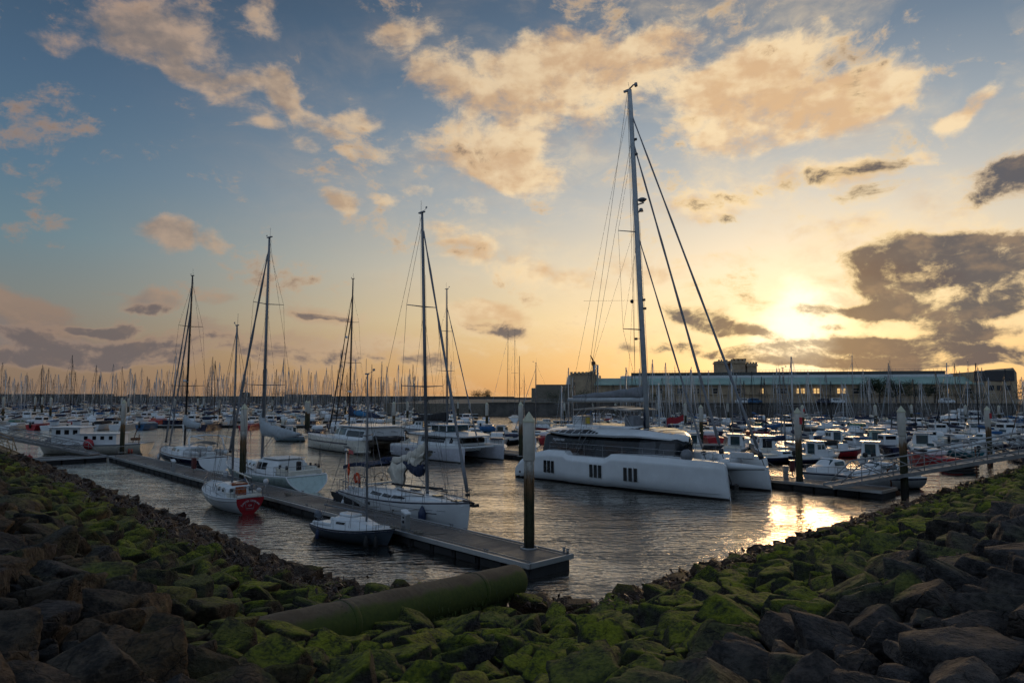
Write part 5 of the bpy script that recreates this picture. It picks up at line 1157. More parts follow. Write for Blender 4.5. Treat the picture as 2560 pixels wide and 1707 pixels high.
# ------------------------------------------------------------------ pontoons, piles, gangways
def pontoon_material():
    m = D.materials.new('grey_deck_planks'); m.use_nodes = True; t = m.node_tree; N = NT(t); b = t.nodes['Principled BSDF']
    tc = N.node('ShaderNodeTexCoord', out=3); s = N.n.new('ShaderNodeSeparateXYZ'); N.l.new(tc, s.inputs[0])
    pl = N.m('MULTIPLY', s.outputs[0], 7.2); fr = N.m('FRACT', pl); idx = N.m('FLOOR', pl)
    gap = N.mr(N.m('ABSOLUTE', N.m('SUBTRACT', fr, 0.5)), 0.44, 0.49)
    wn = N.node('ShaderNodeTexWhiteNoise', out=0, ins={'W': idx}, noise_dimensions='1D')
    n = N.noise(N.vm('MULTIPLY', tc, (1, 1, 1)), 0.5, 5, 0.65); nf = N.noise(N.vm('MULTIPLY', tc, (22, 1.5, 1)), 1.0, 4, 0.6)
    c = N.mix(wn, (0.105, 0.090, 0.080, 1), (0.150, 0.130, 0.115, 1)); c = N.mix(N.mr(n, .35, .75, 0, .6), c, (0.075, 0.066, 0.060, 1)); c = N.mix(N.mr(nf, .4, .8, 0, .35), c, (0.19, 0.165, 0.145, 1))
    c = N.mix(gap, c, (0.012, 0.011, 0.010, 1)); N.put(b.inputs['Base Color'], c); N.put(b.inputs['Roughness'], N.mr(n, .3, .7, .45, .75))
    bn = N.n.new('ShaderNodeBump'); bn.inputs['Strength'].default_value = .6; bn.inputs['Distance'].default_value = .01; N.put(bn.inputs['Height'], N.m('SUBTRACT', nf, N.m('MULTIPLY', gap, 2.0))); N.l.new(bn.outputs[0], b.inputs['Normal']); return m
PLANK = pontoon_material()
def pontoon(name, a, b, w, label, zt=0.55, floats=True, group=None):
    """a -> b is the near (right hand) edge; the deck spreads to the left of it"""
    a, b = Vector(a[:2]), Vector(b[:2]); d = (b - a).normalized(); L = (b - a).length; root = empty(name, (a.x, a.y, 0), math.atan2(d.y, d.x), label, 'pontoon', group)
    q = MB(); n = max(1, round(L / 12))
    for k in range(n): q.box((L * (k + .5) / n, w / 2, zt - .03), (L / n - .05, w - .16, .06))
    q.obj('deck_planking', PLANK, root)
    q = MB()
    for y in (.04, w - .04): q.box((L / 2, y, zt - .07), (L, .10, .20), bev=.015)
    for x in (.04, L - .04): q.box((x, w / 2, zt - .068), (.10, w - .2, .20), bev=.012)
    for y in (.36, w - .36): q.box((L / 2, y, zt + .012), (L - .3, .028, .022))
    q.obj('aluminium_edge', ALU, root)
    q = MB(); k = max(1, int(L / 1.5))
    for i in range(k):
        q.box((L * (i + .5) / k, w / 2, .06), (L / k - .12, w - .32, .72), bev=.05)
        for y in (.13, w - .13): q.box((L * (i + .5) / k, y, .18), (L / k * .8, .04, .26))
    q.obj('float', FLOAT, root)
    q = MB(); k = max(1, int(L / 5))
    for i in range(k):
        for y in (.12, w - .12):
            x = L * (i + .5) / k; q.wire((x - .07, y, zt + .03), (x - .07, y, zt + .12), .018, n=5); q.wire((x + .07, y, zt + .03), (x + .07, y, zt + .12), .018, n=5); q.path([(x - .17, y, zt + .14), (x + .17, y, zt + .14)], .022, 5)
    q.obj('mooring_cleat', ALUD, root)
    return root
def pile_material():
    m = D.materials.new('steel_pile_with_weed'); m.use_nodes = True; t = m.node_tree; N = NT(t); b = t.nodes['Principled BSDF']
    g = N.node('ShaderNodeNewGeometry', out=0); s = N.n.new('ShaderNodeSeparateXYZ'); N.l.new(g, s.inputs[0]); st = N.vm('MULTIPLY', g, (6, 6, .6)); n = N.noise(st, 1.0, 5, .65); n2 = N.noise(g, 7, 4, .6)
    z = N.m('ADD', s.outputs[2], N.m('MULTIPLY', N.m('SUBTRACT', n, .5), 1.8))
    c = N.mix(N.mr(z, 2.4, 3.5), (0.035, 0.036, 0.014, 1), (0.16, 0.085, 0.035, 1)); c = N.mix(N.mr(z, 3.3, 3.9), c, (0.42, 0.40, 0.36, 1)); c = N.mix(N.mr(n2, .4, .8, 0, .6), c, N.mix(1.0, c, (.45, .45, .42, 1), 'MULTIPLY')); c = N.mix(N.mr(z, 1.3, .6), c, (0.012, 0.011, 0.007, 1))
    N.put(b.inputs['Base Color'], c); b.inputs['Roughness'].default_value = .8
    bn = N.n.new('ShaderNodeBump'); bn.inputs['Strength'].default_value = .8; bn.inputs['Distance'].default_value = .04; N.put(bn.inputs['Height'], N.m('ADD', n2, n)); N.l.new(bn.outputs[0], b.inputs['Normal']); return m
PILEM = pile_material()
SLEEVE = mat('off_white_pile_sleeve', (0.50, 0.48, 0.43), .7, var=.10, scale=1.5, dirt=.25)
CAPM = mat('pale_yellow_pile_cap', (0.50, 0.49, 0.36), .7, var=.1, dirt=.2)
def pile(p, ztop, label, r=.24, sleeve=None, collar=None, group='mooring piles', red=False):
    root = empty('mooring_pile', (p[0], p[1], 0), 0, label, 'pile', group); zs = sleeve if sleeve is not None else ztop - 2.6
    q = MB(); n = 14; rs = random.Random(int(p[0] * 31 + p[1]))
    q.path([(0, 0, -2.5 + (zs + 2.62) * i / n) for i in range(n + 1)], [r * .90 * (1 + rs.uniform(-.015, .05 if 2 < i < 12 else 0)) for i in range(n + 1)], 18)
    for s in (-1, 1): q.box((s * r * .62, -r * .78, zs / 2 - .9), (.035, .05, zs + 1.8))
    q.obj('pile_shaft', PILEM, root)
    q = MB(); q.path([(0, 0, zs), (0, 0, zs + .03), (0, 0, ztop - .42), (0, 0, ztop - .40)], [r * .96, r * 1.03, r * 1.03, r * 1.0], 22); q.obj('sleeve', SLEEVE, root)
    q = MB(); q.path([(0, 0, ztop - .44), (0, 0, ztop - .40), (0, 0, ztop - .36), (0, 0, ztop)], [r * 1.10, r * 1.12, r * 1.08, .015], 22, smooth=False); q.obj('conical_cap', CAPM, root)
    if red: q = MB(); q.box((.12, -r * 1.02, ztop - .95), (.2, .05, .5)); q.obj('red_marker', REDP, root)
    if collar is not None:
        q = MB(); q.torus((0, 0, collar + .02), r * 1.35, .05, 'z', 20, 6); q.obj('pile_guide', GALV, root)
    return root
def truss(root, L, w, h, rise, m, z0=0.0, bays=9, skip=0.0):
    """a ramp truss running along +x, deck between two lattice sides"""
    q = MB()
    def P(x, y, z): return Vector((x, y, z0 + rise * x / L + z))
    names = ('lattice_side', 'lattice_side')
    for y in (0, w):
        q = MB(); q.box(tuple(P(L / 2, y, .0)), (math.hypot(L, rise), .07, .24), ry=-math.atan2(rise, L)); e = L * .02
        q.path([P(e, y, .2), P(L * .07, y, h), P(L * .97, y, h), P(L, y, .2)], .05, 6)
        q.path([P(L * .05, y, h * .52), P(L, y, h * .52)], .028, 4)
        for i in range(bays + 1):
            x = L * (.07 + .90 * i / bays)
            q.path([P(x, y, 0), P(x, y, h)], .03, 4)
            if i < bays: x2 = L * (.07 + .90 * (i + 1) / bays); q.path([P(x, y, h), P(x2, y, 0)], .032, 4); 
            if i < bays: q.path([P((x + x2) / 2, y, 0), P(x2, y, h)], .022, 4)
        q.obj('lattice_side', m, root)
    q = MB(); q.box(tuple(P(L / 2, w / 2, -.02)), (math.hypot(L, rise), w - .1, .06), ry=-math.atan2(rise, L))
    for i in range(int(L / .8)): q.box(tuple(P(.4 + i * .8, w / 2, .03)), (.05, w - .16, .03), ry=-math.atan2(rise, L))
    q.obj('walkway', GALV if m != YGAL else YGAL, root)
def build_pontoons():
    A, Bp = W(269, 1139, .55), W(1322, 1412, .55); d = (Bp.xy - A.xy).normalized()
    pontoon('main_pontoon', Bp, A, 2.5, 'long grey planked main pontoon running from the corner beside the rocks to the far left') .rotation_euler
    pts = D.objects['main_pontoon']
    # mirror: the deck has to lie on the far side of the near edge
    o = pts; o.location = (A.x, A.y, 0); o.rotation_euler = (0, 0, math.atan2(d.y, d.x))
    Lp = W(95, 1149, .55); e = (Lp.xy - A.xy).normalized(); pontoon('side_pontoon', (Lp.x, Lp.y), (A.x - e.x * .05, A.y - e.y * .05), 2.6, 'short pontoon leg joining the main pontoon to the left gangway')
    a2, b2 = W(1230, 1129, .55), W(2205, 1228, .55); dd = (b2.xy - a2.xy).normalized(); pontoon('far_pontoon', a2.xy - dd * 6, b2, 2.6, 'second pontoon passing behind the large catamaran, ending by the right gangway')
    R0 = d; Nn = Vector((-d.y, d.x))
    def on_main(px, py, z=.55): return W(px, py, z)
    # furniture on the main pontoon
    for px, py, lab, nm in ((1014, 1328, 'grey service pedestal with sloping top on the pontoon beside the white sloop', 'service_pedestal'), (432, 1178, 'grey service pedestal farthest up the main pontoon', 'service_pedestal')):
        p = on_main(px, py); r = empty('service_pedestal', (p.x, p.y, .55), math.atan2(d.y, d.x), lab, 'pedestal', 'pontoon pedestals')
        q = MB(); q.prism([(-.16, 0), (.16, 0), (.16, .80), (-.16, .92)], ((0, -.13, 0), (1, 0, 0), (0, 0, 1), (0, .26, 0))); q.obj('pedestal_body', ALU, r); q = MB(); q.prism([(-.2, .90), (-.2, .98), (.2, .84), (.2, .77)], ((0, -.16, 0), (1, 0, 0), (0, 0, 1), (0, .32, 0))); q.obj('sloping_lid', GEL, r)
        q = MB(); q.box((0, -.14, .45), (.14, .02, .12)); q.box((0, -.14, .65), (.10, .02, .08)); q.obj('socket', RUB, r)
    p = on_main(484, 1180); r = empty('fire_box', (p.x, p.y, .55), math.atan2(d.y, d.x), 'dark red fire equipment box on posts on the main pontoon', 'fire box'); q = MB(); q.box((0, 0, .72), (.42, .28, .85), bev=.03); q.obj('cabinet', mat('dark_red_cabinet', (.10, .02, .02), .5), r); q = MB(); q.path([(0, -.0, 0), (0, 0, .3)], .05, 6); q.obj('post', GALV, r)
    for px, py, lab in ((1410, 1380, 'left of the two short mooring posts on the pontoon end corner'), (1419, 1383, 'right of the two short mooring posts on the pontoon end corner')):
        p = on_main(px, py); q = MB(); q.path([(0, 0, 0), (0, 0, .18)], .055, 8); q.path([(0, 0, .18), (0, 0, .20)], .075, 8); tag(q.obj('mooring_post', GALV, None, (p.x, p.y, .55)), lab, 'post', 'posts on the pontoon end')
    q = MB(); p = on_main(1325, 1409, .557); q.path([(-.10, 0, .012), (.10, 0, .012)], .010, 4); q.path([(-.05, -.07, .012), (-.02, .07, .012)], .012, 4); q.path([(.04, .07, .012), (.07, -.07, .012)], .012, 4); tag(q.obj('pad_eye', ALUD, None, (p.x, p.y, .557), math.atan2(d.y, d.x)), 'small dark pad eye bolted to the near corner of the pontoon end', 'fitting')
    p = on_main(290, 1141); r = empty('gate_post', (p.x, p.y, .55), 0, 'thin metal post with bent arm at the pontoon corner', 'post'); q = MB(); q.path([(0, 0, 0), (0, 0, .8), (.25, 0, 1.0), (.9, .2, 1.05)], .04, 6); q.obj('bent_arm', GALV, r)
    for px, py, z, lab in ((322, 1133, .55, 'small red mooring bollard at the stern of the white work boat'),):
        p = W(px, py, z); q = MB(); q.path([(0, 0, 0), (0, 0, .45), (0, 0, .5)], [.10, .10, .06], 8); q.path([(.3, 0, 0), (.3, 0, .45)], .10, 8); tag(q.obj('bollard', mat('faded_red_bollard', (.30, .06, .04), .7), None, p), lab, 'bollard')
    for k, (px, py, lab) in enumerate(((1046, 1335, 'coil of grey rope on the pontoon beside the service pedestal'), (868, 1290, 'coil of rope by the bow of the small grey sailboat'), (720, 1238, 'coil of rope between red transom boat and small grey sailboat'))):
        p = on_main(px, py, .56); q = MB(); q.path([(0.16 * (1 + .12 * i / 10) * math.cos(i * .7), .16 * (1 + .12 * i / 10) * math.sin(i * .7), .02 + .004 * i) for i in range(34)] + [(.6, -.1, .02), (1.2, .1, .02)], .018, 5); tag(q.obj('rope_coil', ROPE, None, p), lab, 'rope', 'rope coils on the pontoon')
    # red buoy and small boat by the left rocks
    p = W(73, 1147, .3); q = MB(); q.ell((0, 0, .3), (.34, .34, .38), 12, 8); q.path([(0, 0, .6), (0, 0, .8)], .06, 6); tag(q.obj('buoy', mat('red_buoy', (.35, .04, .04), .5), None, (p.x, p.y, .0)), 'round red buoy at the landward end of the left pontoon', 'buoy')
    # pedestals on the far pontoon
    for px, py, red, lab in ((1965, 1196, 0, 'grey service pedestal on the far pontoon left of the white capped pile'), (1981, 1190, 1, 'dark red fire box on the far pontoon left of the white capped pile')):
        p = W(px, py, .55); r = empty('fire_box' if red else 'service_pedestal', (p.x, p.y, .55), 0, lab, 'fire box' if red else 'pedestal'); q = MB(); q.box((0, 0, .45 + .3 * red), (.32, .25, .9 - .1 * red), bev=.03); q.obj('cabinet', MATS['dark_red_cabinet'] if red else ALU, r); q = MB(); q.box((0, 0, .93 + .27 * red), (.38, .3, .05)); q.obj('lid', GEL, r)
        if red: q = MB(); q.path([(0, 0, 0), (0, 0, .35)], .05, 6); q.obj('post', GALV, r)
    # gangways
    f, t = W(2096, 1216, .75), None
    root = empty('gangway', (f.x - .6, f.y - .5, 0), R(-1.5), 'long galvanised lattice gangway rising from the far pontoon to the right hand bank', 'gangway'); truss(root, 27.0, 1.5, 1.25, 4.6, GALV, .75, 12)
    q = MB(); q.path([(10.4, .7, 1.2), (10.4, .7, 2.2)], .08, 6); q.path([(10.4, .7, 1.2), (9.2, .7, 2.3)], .05, 5)
    g = empty('gangway', (-42.6, 71.2, 0), R(171), 'pale grey lattice gangway coming down to the left pontoon from the bank', 'gangway'); truss(g, 19.0, 1.3, .95, 2.9, GALV, .70, 9)
    g = empty('gangway', (-48.4, 67.6, 0), R(196), 'steep ochre lit gangway at the left edge dropping behind the rocks', 'gangway'); truss(g, 7.5, 1.3, 1.25, 3.6, YGAL, 1.0, 5)
    # old floating box and weed hung posts beyond the right gangway
    p = W(2398, 1182, 0); r = empty('float_box', (p.x, p.y, 0), R(4), 'low square timber float moored beyond the right gangway', 'float'); q = MB()
    for k in range(3): q.box((0, 0, .12 + .25 * k), (2.2 - .02 * k, 2.0 - .02 * k, .18), bev=.02)
    q.obj('timber_frame', FLOAT, r); q = MB(); q.box((0, 0, .72), (2.25, 2.05, .06)); q.obj('top_boards', PLANK, r)
    for px, py, h, lab in ((2441, 1188, 2.4, 'thin rusty post in the water below the right gangway, left one'), (2475, 1170, 1.5, 'thin rusty post in the water below the right gangway, right one')):
        p = W(px, py, 0); q = MB(); q.path([(0, 0, -1), (.05, 0, h * .5), (0, 0, h)], .07, 6)
        for k in range(5): q.path([(0, 0, .1 + .16 * k), (.18 * math.cos(k * 2), .18 * math.sin(k * 2), .0 + .16 * k)], [.09, .03], 5)
        tag(q.obj('rusty_post', RUST, None, p), lab, 'post')
    p = W(2226, 1236, 0); q = MB(); q.path([(0, 0, -.5), (.1, 0, .8), (-.1, .1, 1.6), (.6, .1, 2.2)], .06, 6); q.path([(.6, 0, -.2), (.2, 0, .35), (-.3, .1, .2)], [.25, .3, .1], 8); tag(q.obj('mooring_chain_post', RUST, None, p), 'rusty post with chain at the end of the far pontoon', 'post')

def build_piles():
    P = [  # base px, base py, level of the base, top py, label
        (1323, 1370, .55, 1029, 'tall mooring pile with pale conical cap at the near end of the main pontoon', .55),
        (606, 1200, .55, 1008, 'mooring pile with rust streak rising behind the red transom sailboat', .55),
        (305, 1131, .55, 998, 'mooring pile beside the stern of the white work boat', .55),
        (1999, 1205, .55, 1018, 'white capped pile with dark red marker on the far pontoon', .55),
        (2262, 1245, 0, 1014, 'white capped pile standing in front of the right gangway end', None),
        (2475, 1165, 0, 1014, 'mooring pile with red corner mark behind the right gangway near the photo edge', None),
        (1302, 1140, .55, 1003, 'mooring pile just behind and left of the nearest tall pile', .55),
        (1217, 1085, 0, 1005, 'mooring pile standing in open water left of the large catamaran', None),
        (984, 1091, 0, 1003, 'mooring pile behind the white catamaran with black sail bag, at its stern', None),
        (771, 1080, 0, 1001, 'left pile of a close pair behind the small cabin motorboat', None),
        (765, 1072, 0, 1000, 'right hand twin pile behind the small cabin motorboat', None),
        (1754, 1112, 0, 1011, 'dark footed pile with blunt white top right of the large catamaran roof', None),
        (1714, 1080, 0, 1006, 'weathered pile with rusty foot above the large catamaran roof front', None),
        (2008, 1090, 0, 1011, 'pile directly behind the one with the dark red marker', None),
        (1820, 1056, 0, 1007, 'slim distant pile between the two furled headsails of the large catamaran', None),
        (1411, 1052, 0, 1006, 'distant pile left of the flybridge hardtop', None),
        (1481, 1050, 0, 1007, 'distant pile under the left half of the flybridge hardtop', None),
        (1539, 1050, 0, 1007, 'distant pile under the right half of the flybridge hardtop', None),
        (1644, 1046, 0, 1006, 'distant pile just right of the large catamaran mast', None),
        (2190, 1080, 0, 1010, 'distant pile before the dark trees of the long building', None),
        (2280, 1062, 0, 1010, 'distant thin pile right of the dark trees', None),
        (2416, 1068, 0, 1011, 'distant pile in front of the big trawler yacht', None),
        (2499, 1062, 0, 1012, 'distant yellowish pile near the right edge of the photo', None),
        (125, 1056, 0, 992, 'distant pile behind the bow of the white work boat', None),
        (86, 1044, 0, 991, 'distant pile second from the left edge', None), (104, 1041, 0, 991, 'distant faint pile third from the left edge', None),
        (320, 1050, 0, 994, 'distant pile with rusty foot just right of the work boat stern pile', None), (303, 1043, 0, 993, 'distant pile peeping over the work boat stern pile', None),
        (6, 1062, 0, 991, 'distant pile at the very left edge of the photo', None), (435, 1054, 0, 996, 'distant pile left of the dark blue yacht mast', None),
        (494, 1040, 0, 995, 'distant pile among masts right of the dark blue yacht', None), (547, 1054, 0, 997, 'distant pile with black foot left of the red transom boat mast', None),
        (509, 1038, 0, 995, 'distant faint pile beside the masts right of the dark blue yacht', None), (680, 1040, 0, 998, 'distant pile right of the mint yacht mast', None),
        (1018, 1062, 0, 1003, 'distant pile right of the pile behind the white catamaran stern', None), (1145, 1044, 0, 1003, 'distant pile left of the open water fairway', None), (1174, 1044, 0, 1004, 'distant pile right of the folded headsail tip of the white catamaran', None),
        (863, 1040, 0, 1000, 'distant pile left of the catamaran with the blue sail bag', None), (1560, 1040, 0, 1007, 'far pile seen past the large catamaran boom end', None)]
    for px, py, zb, ty, lab, col in P:
        p = W(px, py, zb); zt = PD(px, ty, p.y).z; near = p.y < 80
        pile(p, zt, lab, .24 if near else .27, zt - (2.0 if near else 2.3) * (1 if zt > 5.2 else .9), col, red=('marker' in lab or 'corner mark' in lab))

# ------------------------------------------------------------------ the far shore
def tree(p, h, w, label, seed, group='trees before the long building'):
    root = empty('tree', p, 0, label, 'tree', group); rs = random.Random(seed); q = MB(); q.path([(0, 0, 0), (.1, 0, h * .35), (-.05, 0, h * .8)], [h * .035, h * .025, h * .01], 7)
    for k in range(6): a = rs.uniform(0, 6.28); z = h * rs.uniform(.25, .6); q.path([(0, 0, z), (math.cos(a) * w * .3, math.sin(a) * w * .3, z + h * .2)], [h * .015, h * .005], 5)
    q.obj('trunk', BARK, root)
    q = MB(); cl = [(rs.gauss(0, w * .2), rs.gauss(0, w * .2), h * rs.uniform(.32, .9), w * rs.uniform(.13, .26)) for _ in range(15)]; V = []; F = []
    for cx, cy, cz, cr in cl:
        for _ in range(190):
            v = Vector((rs.gauss(0, 1), rs.gauss(0, 1), rs.gauss(0, 1))).normalized() * cr * rs.uniform(.35, 1.0) ** .6; c = Vector((cx, cy, cz)) + Vector((v.x, v.y, v.z * .8)); s = rs.uniform(.10, .22) * (h / 8) ; a = Vector((rs.gauss(0, 1), rs.gauss(0, 1), rs.gauss(0, 1))).normalized(); b = a.orthogonal().normalized(); o = len(V)
            V += [c - a * s, c + b * s * .6, c + a * s, c - b * s * .6]; F.append((o, o + 1, o + 2, o + 3))
    q.add(V, F); q.obj('crown', LEAF, root); return root
def build_far_shore():
    # distant breakwater on the left, quay wall on the right
    def wall(name, pa, pb, zt, th, label, steps=()):
        a, b = Vector(pa), Vector(pb); d = (b - a).normalized(); L = (b - a).length; r = empty(name, (a.x, a.y, 0), math.atan2(d.y, d.x), label, 'wall'); q = MB()
        q.prism([(0, -1), (th, -1), (th, zt), (.9, zt), (.35, zt * .4)], ((0, 0, 0), (0, 1, 0), (0, 0, 1), (L, 0, 0))); q.obj('wall_face', WALLM, r)
        q = MB(); q.box((L / 2, 1.2, zt + .12), (L, 1.2, .24)); q.obj('coping', CONC, r); return r, L
    r, L = wall('breakwater', (-420, 420), (-25, 395), 5.2, 5, 'long dark stone breakwater wall behind the forest of masts')
    q = MB(); q.box((90, 3.2, 5.9), (180, 3, 1.6)); q.obj('raised_parapet', WALLM, r)
    for x, w, h in ((196, 12, 1.2), (262, 5, 2.4), (300, 28, 1.1)): q = MB(); q.box((x, 3.4, 5.3 + h / 2), (w, 3, h), bev=.2); q.obj('shelter', WALLM, r)
    r2, L2_ = wall('breakwater', (-25, 395), (60, 330), 4.6, 5, 'lower stretch of breakwater beyond the open water fairway')
    q = MB(); q.box((10, 3, 4.9), (40, 2, .8)); q.obj('raised_parapet', WALLM, r2)
    q3, L3 = wall('quay_wall', (-8, 212), (215, 184), 4.0, 6, 'dark stained quay wall below the long building')
    rq = MB(); 
    for i in range(75): rq.wire((i * 3, .6, 4.2), (i * 3, .6, 5.2), .03)
    for z in (4.75, 5.2): rq.wire((0, .6, z), (224, .6, z), .03)
    rq.obj('quay_railing', ALUD, q3)
    g = MB(); g.box((130, 320, 1.8), (340, 210, 4.0)); tag(g.obj('quay_ground', CONC), 'flat quay behind the wall', None, None, 'structure')
    # the long halls with green roof
    A, Bv = PD(1487, 984, 258), PD(2458, 984, 226); a, b = Vector((A.x, A.y)), Vector((Bv.x, Bv.y)); d = (b - a).normalized(); L = (b - a).length
    bl = empty('long_building', (a.x, a.y, 3.8), math.atan2(d.y, d.x), 'very long low stone hall with green copper roof and rooftop monitor behind the quay', 'building')
    def zz(py, Y): return PD(1280, py, Y).z - 3.8
    zw, ze, zm = zz(961, 242), zz(942, 242), zz(926, 242)
    q = MB(); q.box((L / 2, 12, zw / 2), (L, 24, zw)); 
    for i in range(33): q.box((L * (i + .5) / 33, -.25, zw / 2), (.7, .5, zw))
    q.box((L / 2, -.3, zw * .46), (L, .6, .35)); wl = q.obj('stone_wall', STONE, bl)
    q = MB(); q.prism([(-1.2, zw - .1), (-1.2, zw + .25), (7, ze), (7, ze - .4)], ((0, 0, 0), (0, 1, 0), (0, 0, 1), (L, 0, 0))); q.obj('copper_roof', COPPER, bl)
    q = MB(); q.prism([(6.6, ze - .3), (6.6, ze + .75), (16, ze + 1.15), (16, ze - .3)], ((L * .07, 0, 0), (0, 1, 0), (0, 0, 1), (L * .88, 0, 0))); q.obj('upper_roof', ZINC, bl)
    q = MB(); q.box((L * .52, 12, zm - .45), (L * .84, 5, .5)); q.box((L * .52, 12, zm - 1.2), (L * .84, 4.4, 1.0)); q.obj('roof_monitor', mat('dark_glazed_monitor', (.06, .065, .06), .3), bl)
    q = MB(); n = 90
    for i in range(n): q.wire((L * (.10 + .84 * i / n), 9.6, zm - .3), (L * (.10 + .84 * i / n), 9.6, zm + .45), .05)
    q.wire((L * .10, 9.6, zm + .45), (L * .94, 9.6, zm + .45), .05); q.obj('roof_rail', ALUD, bl)
    def bpos(px, py):
        # point on the front wall plane
        rr = ray(px, py); nn = Vector((-d.y, d.x)); t = (a.dot(nn)) / (rr[0] * nn.x + rr[1] * nn.y); P = Vector((rr[0] * t, rr[1] * t)); return (P - a).dot(d), CAMH + rr[2] * t - 3.8
    lit = [(1906, 1), (1943, 0), (1994, 1), (2001, 1), (2009, 1), (2030, 1), (2037, 1), (2045, 1), (2092, 1), (2097, 1), (2106, 1), (2111, 1), (2372, 1), (1580, 0), (1600, 0), (1650, 0), (1700, 0), (1740, 0), (1790, 0), (1850, 0), (1960, 0), (2140, 0), (2330, 0), (2420, 0), (2440, 0)]
    for px, on in lit:
        x, z1 = bpos(px, 971); _, z0 = bpos(px, 983); q = MB(); q.box((x, -.16, (z0 + z1) / 2), (.62 if on else 2.0, .25, z1 - z0)); w = q.obj('window', mat('faint_window_sky_glow', (.5, .3, .1), .5, emit=((1, .55, .2), .35)) if px > 2300 and on else (SKYWIN if on else GLASS), bl)
        q = MB(); q.box((x, -.30, (z0 + z1) / 2), ((.62 if on else 2.0) + .1, .06, .10)); q.obj('glazing_bar', STONE, w)
    # end pavilions
    q = MB(); q.box((4.8 - 9.5, 10, zz(935, 252) / 2), (9.5, 18, zz(935, 252))); 
    top = zz(930, 252)
    for i in range(7): q.box((-9.0 + i * 1.45, 1, top - .2), (.9, .7, 1.1))
    q.prism([(0, 0), (9.5, 0), (8.2, 1.6), (6.5, .9), (1.3, .7)], ((-9.5, 1.5, zz(935, 252) - .05), (1, 0, 0), (0, 0, 1), (0, 2, 0))); q.obj('left_pavilion', STONE, bl)
    hgt = zz(920, 226); q = MB(); q.prism([(0, 0), (12.5, 0), (12.5, hgt - 1.6), (11.6, hgt), (10.8, hgt - .6), (0, hgt - 1.2)], ((L - 3, -1.0, 0), (1, 0, 0), (0, 0, 1), (0, 22, 0))); q.obj('right_pavilion', STONE, bl)
    q = MB(); q.box((L + 3.0, -1.15, hgt - 2.6), (11.4, .3, 3.4)); q.obj('slate_roof_face', SLATE, bl)
    for k in range(3): q = MB(); q.box((L + 2 + 2.4 * k, -1.2, 5.0), (1.5, .2, 1.6)); q.obj('window', GLASS, bl)
    # crenelated towers of the terminal behind
    tw = empty('tower_building', (PD(1845, 984, 330).x, 330, 3.8), 0, 'dark crenelated tower blocks showing above the green roofed hall', 'building')
    def X(px): return PD(px, 984, 330).x - tw.location.x
    for x0, x1, ty in ((1796, 1822, 902), (1827, 1868, 901), (1868, 1896, 908)):
        zt = PD(1845, ty, 330).z - 3.8; w = X(x1) - X(x0); q = MB(); q.box(((X(x0) + X(x1)) / 2, 4, zt / 2), (w * .86, 8, zt)); q.box(((X(x0) + X(x1)) / 2, 4, zt - 1.0), (w, 9, .7))
        for k in range(4): q.box((X(x0) + w * (k + .5) / 4, 0, zt - .2), (w * .13, .8, 1.6))
        q.obj('tower_block', STONE, tw)
    zt = PD(1845, 893, 330).z - 3.8; q = MB(); q.path([(X(1840), 3, zt - 3), (X(1840), 3, zt)], .15, 5); q.box((X(1842), 3, zt - 1), (1.4, .5, .9)); q.box((X(1858), 3, zt - 1.2), (4.5, 4, 1.2)); q.obj('roof_statue', RUST, tw)
    # low buildings and works at the left end
    lb = empty('harbour_building', (PD(1415, 984, 262).x, 262, 3.8), 0, 'flat roofed dark harbour building left of the green roofed hall', 'building')
    def X2(px): return PD(px, 984, 262).x - lb.location.x
    def Z2(py): return PD(1415, py, 262).z - 3.8
    q = MB(); q.box(((X2(1343) + X2(1487)) / 2, 6, Z2(961) / 2), (X2(1487) - X2(1343), 12, Z2(961))); q.box(((X2(1330) + X2(1400)) / 2, 2, Z2(970) / 2), (X2(1400) - X2(1330), 10, Z2(970))); q.box(((X2(1360) + X2(1487)) / 2, -.2, Z2(975)), (X2(1487) - X2(1360), .5, .5)); q.obj('concrete_block', CONC, lb)
    for x in (1418, 1446):
        q = MB(); x0 = X2(x); q.prism([(0, 0), (2.2, 0), (3.0, 3.4), (2.4, 4.0), (1.2, 3.9), (.6, 3.2)], ((x0, 3, Z2(962)), (1, 0, 0), (0, 0, 1), (0, 3, 0))); q.obj('roof_ventilator', ZINC, lb)
    for x in (1490, 1497): q = MB(); q.path([(X2(x), 3, 0), (X2(x), 3, Z2(911))], .45, 8); q.obj('chimney', ALU, lb)
    cr = empty('harbour_crane', (PD(1484, 984, 300).x, 300, 3.8), 0, 'small jib crane silhouetted above the left pavilion of the hall', 'crane'); zt = PD(1484, 905, 300).z - 3.8
    q = MB(); q.path([(0, 0, 0), (0, 0, zt)], .4, 6); q.path([(0, 0, zt), (-1.2, 0, zt + 3)], .25, 5); q.path([(-1.2, 0, zt + 3), (1.8, 0, zt - 2)], .12, 5); q.box((0, 0, zt - .5), (1.6, 1.4, 1.5)); q.obj('crane_frame', RUST, cr)
    # a low wood and roofs far along the breakwater
    for px, py, w, h, lab, sd in ((1196, 990, 11, 5.0, 'rounded dark clump of trees beyond the breakwater', 41), (1215, 990, 9, 4.6, 'smaller right hand part of the tree clump beyond the breakwater', 42), (735, 990, 14, 4.4, 'low bushy mound above the breakwater behind the mint yacht mast', 43)):
        tree((PD(px, py, 410).x, 410, 3.0), h + 1.4, w, lab, sd, 'distant trees beyond the breakwater')
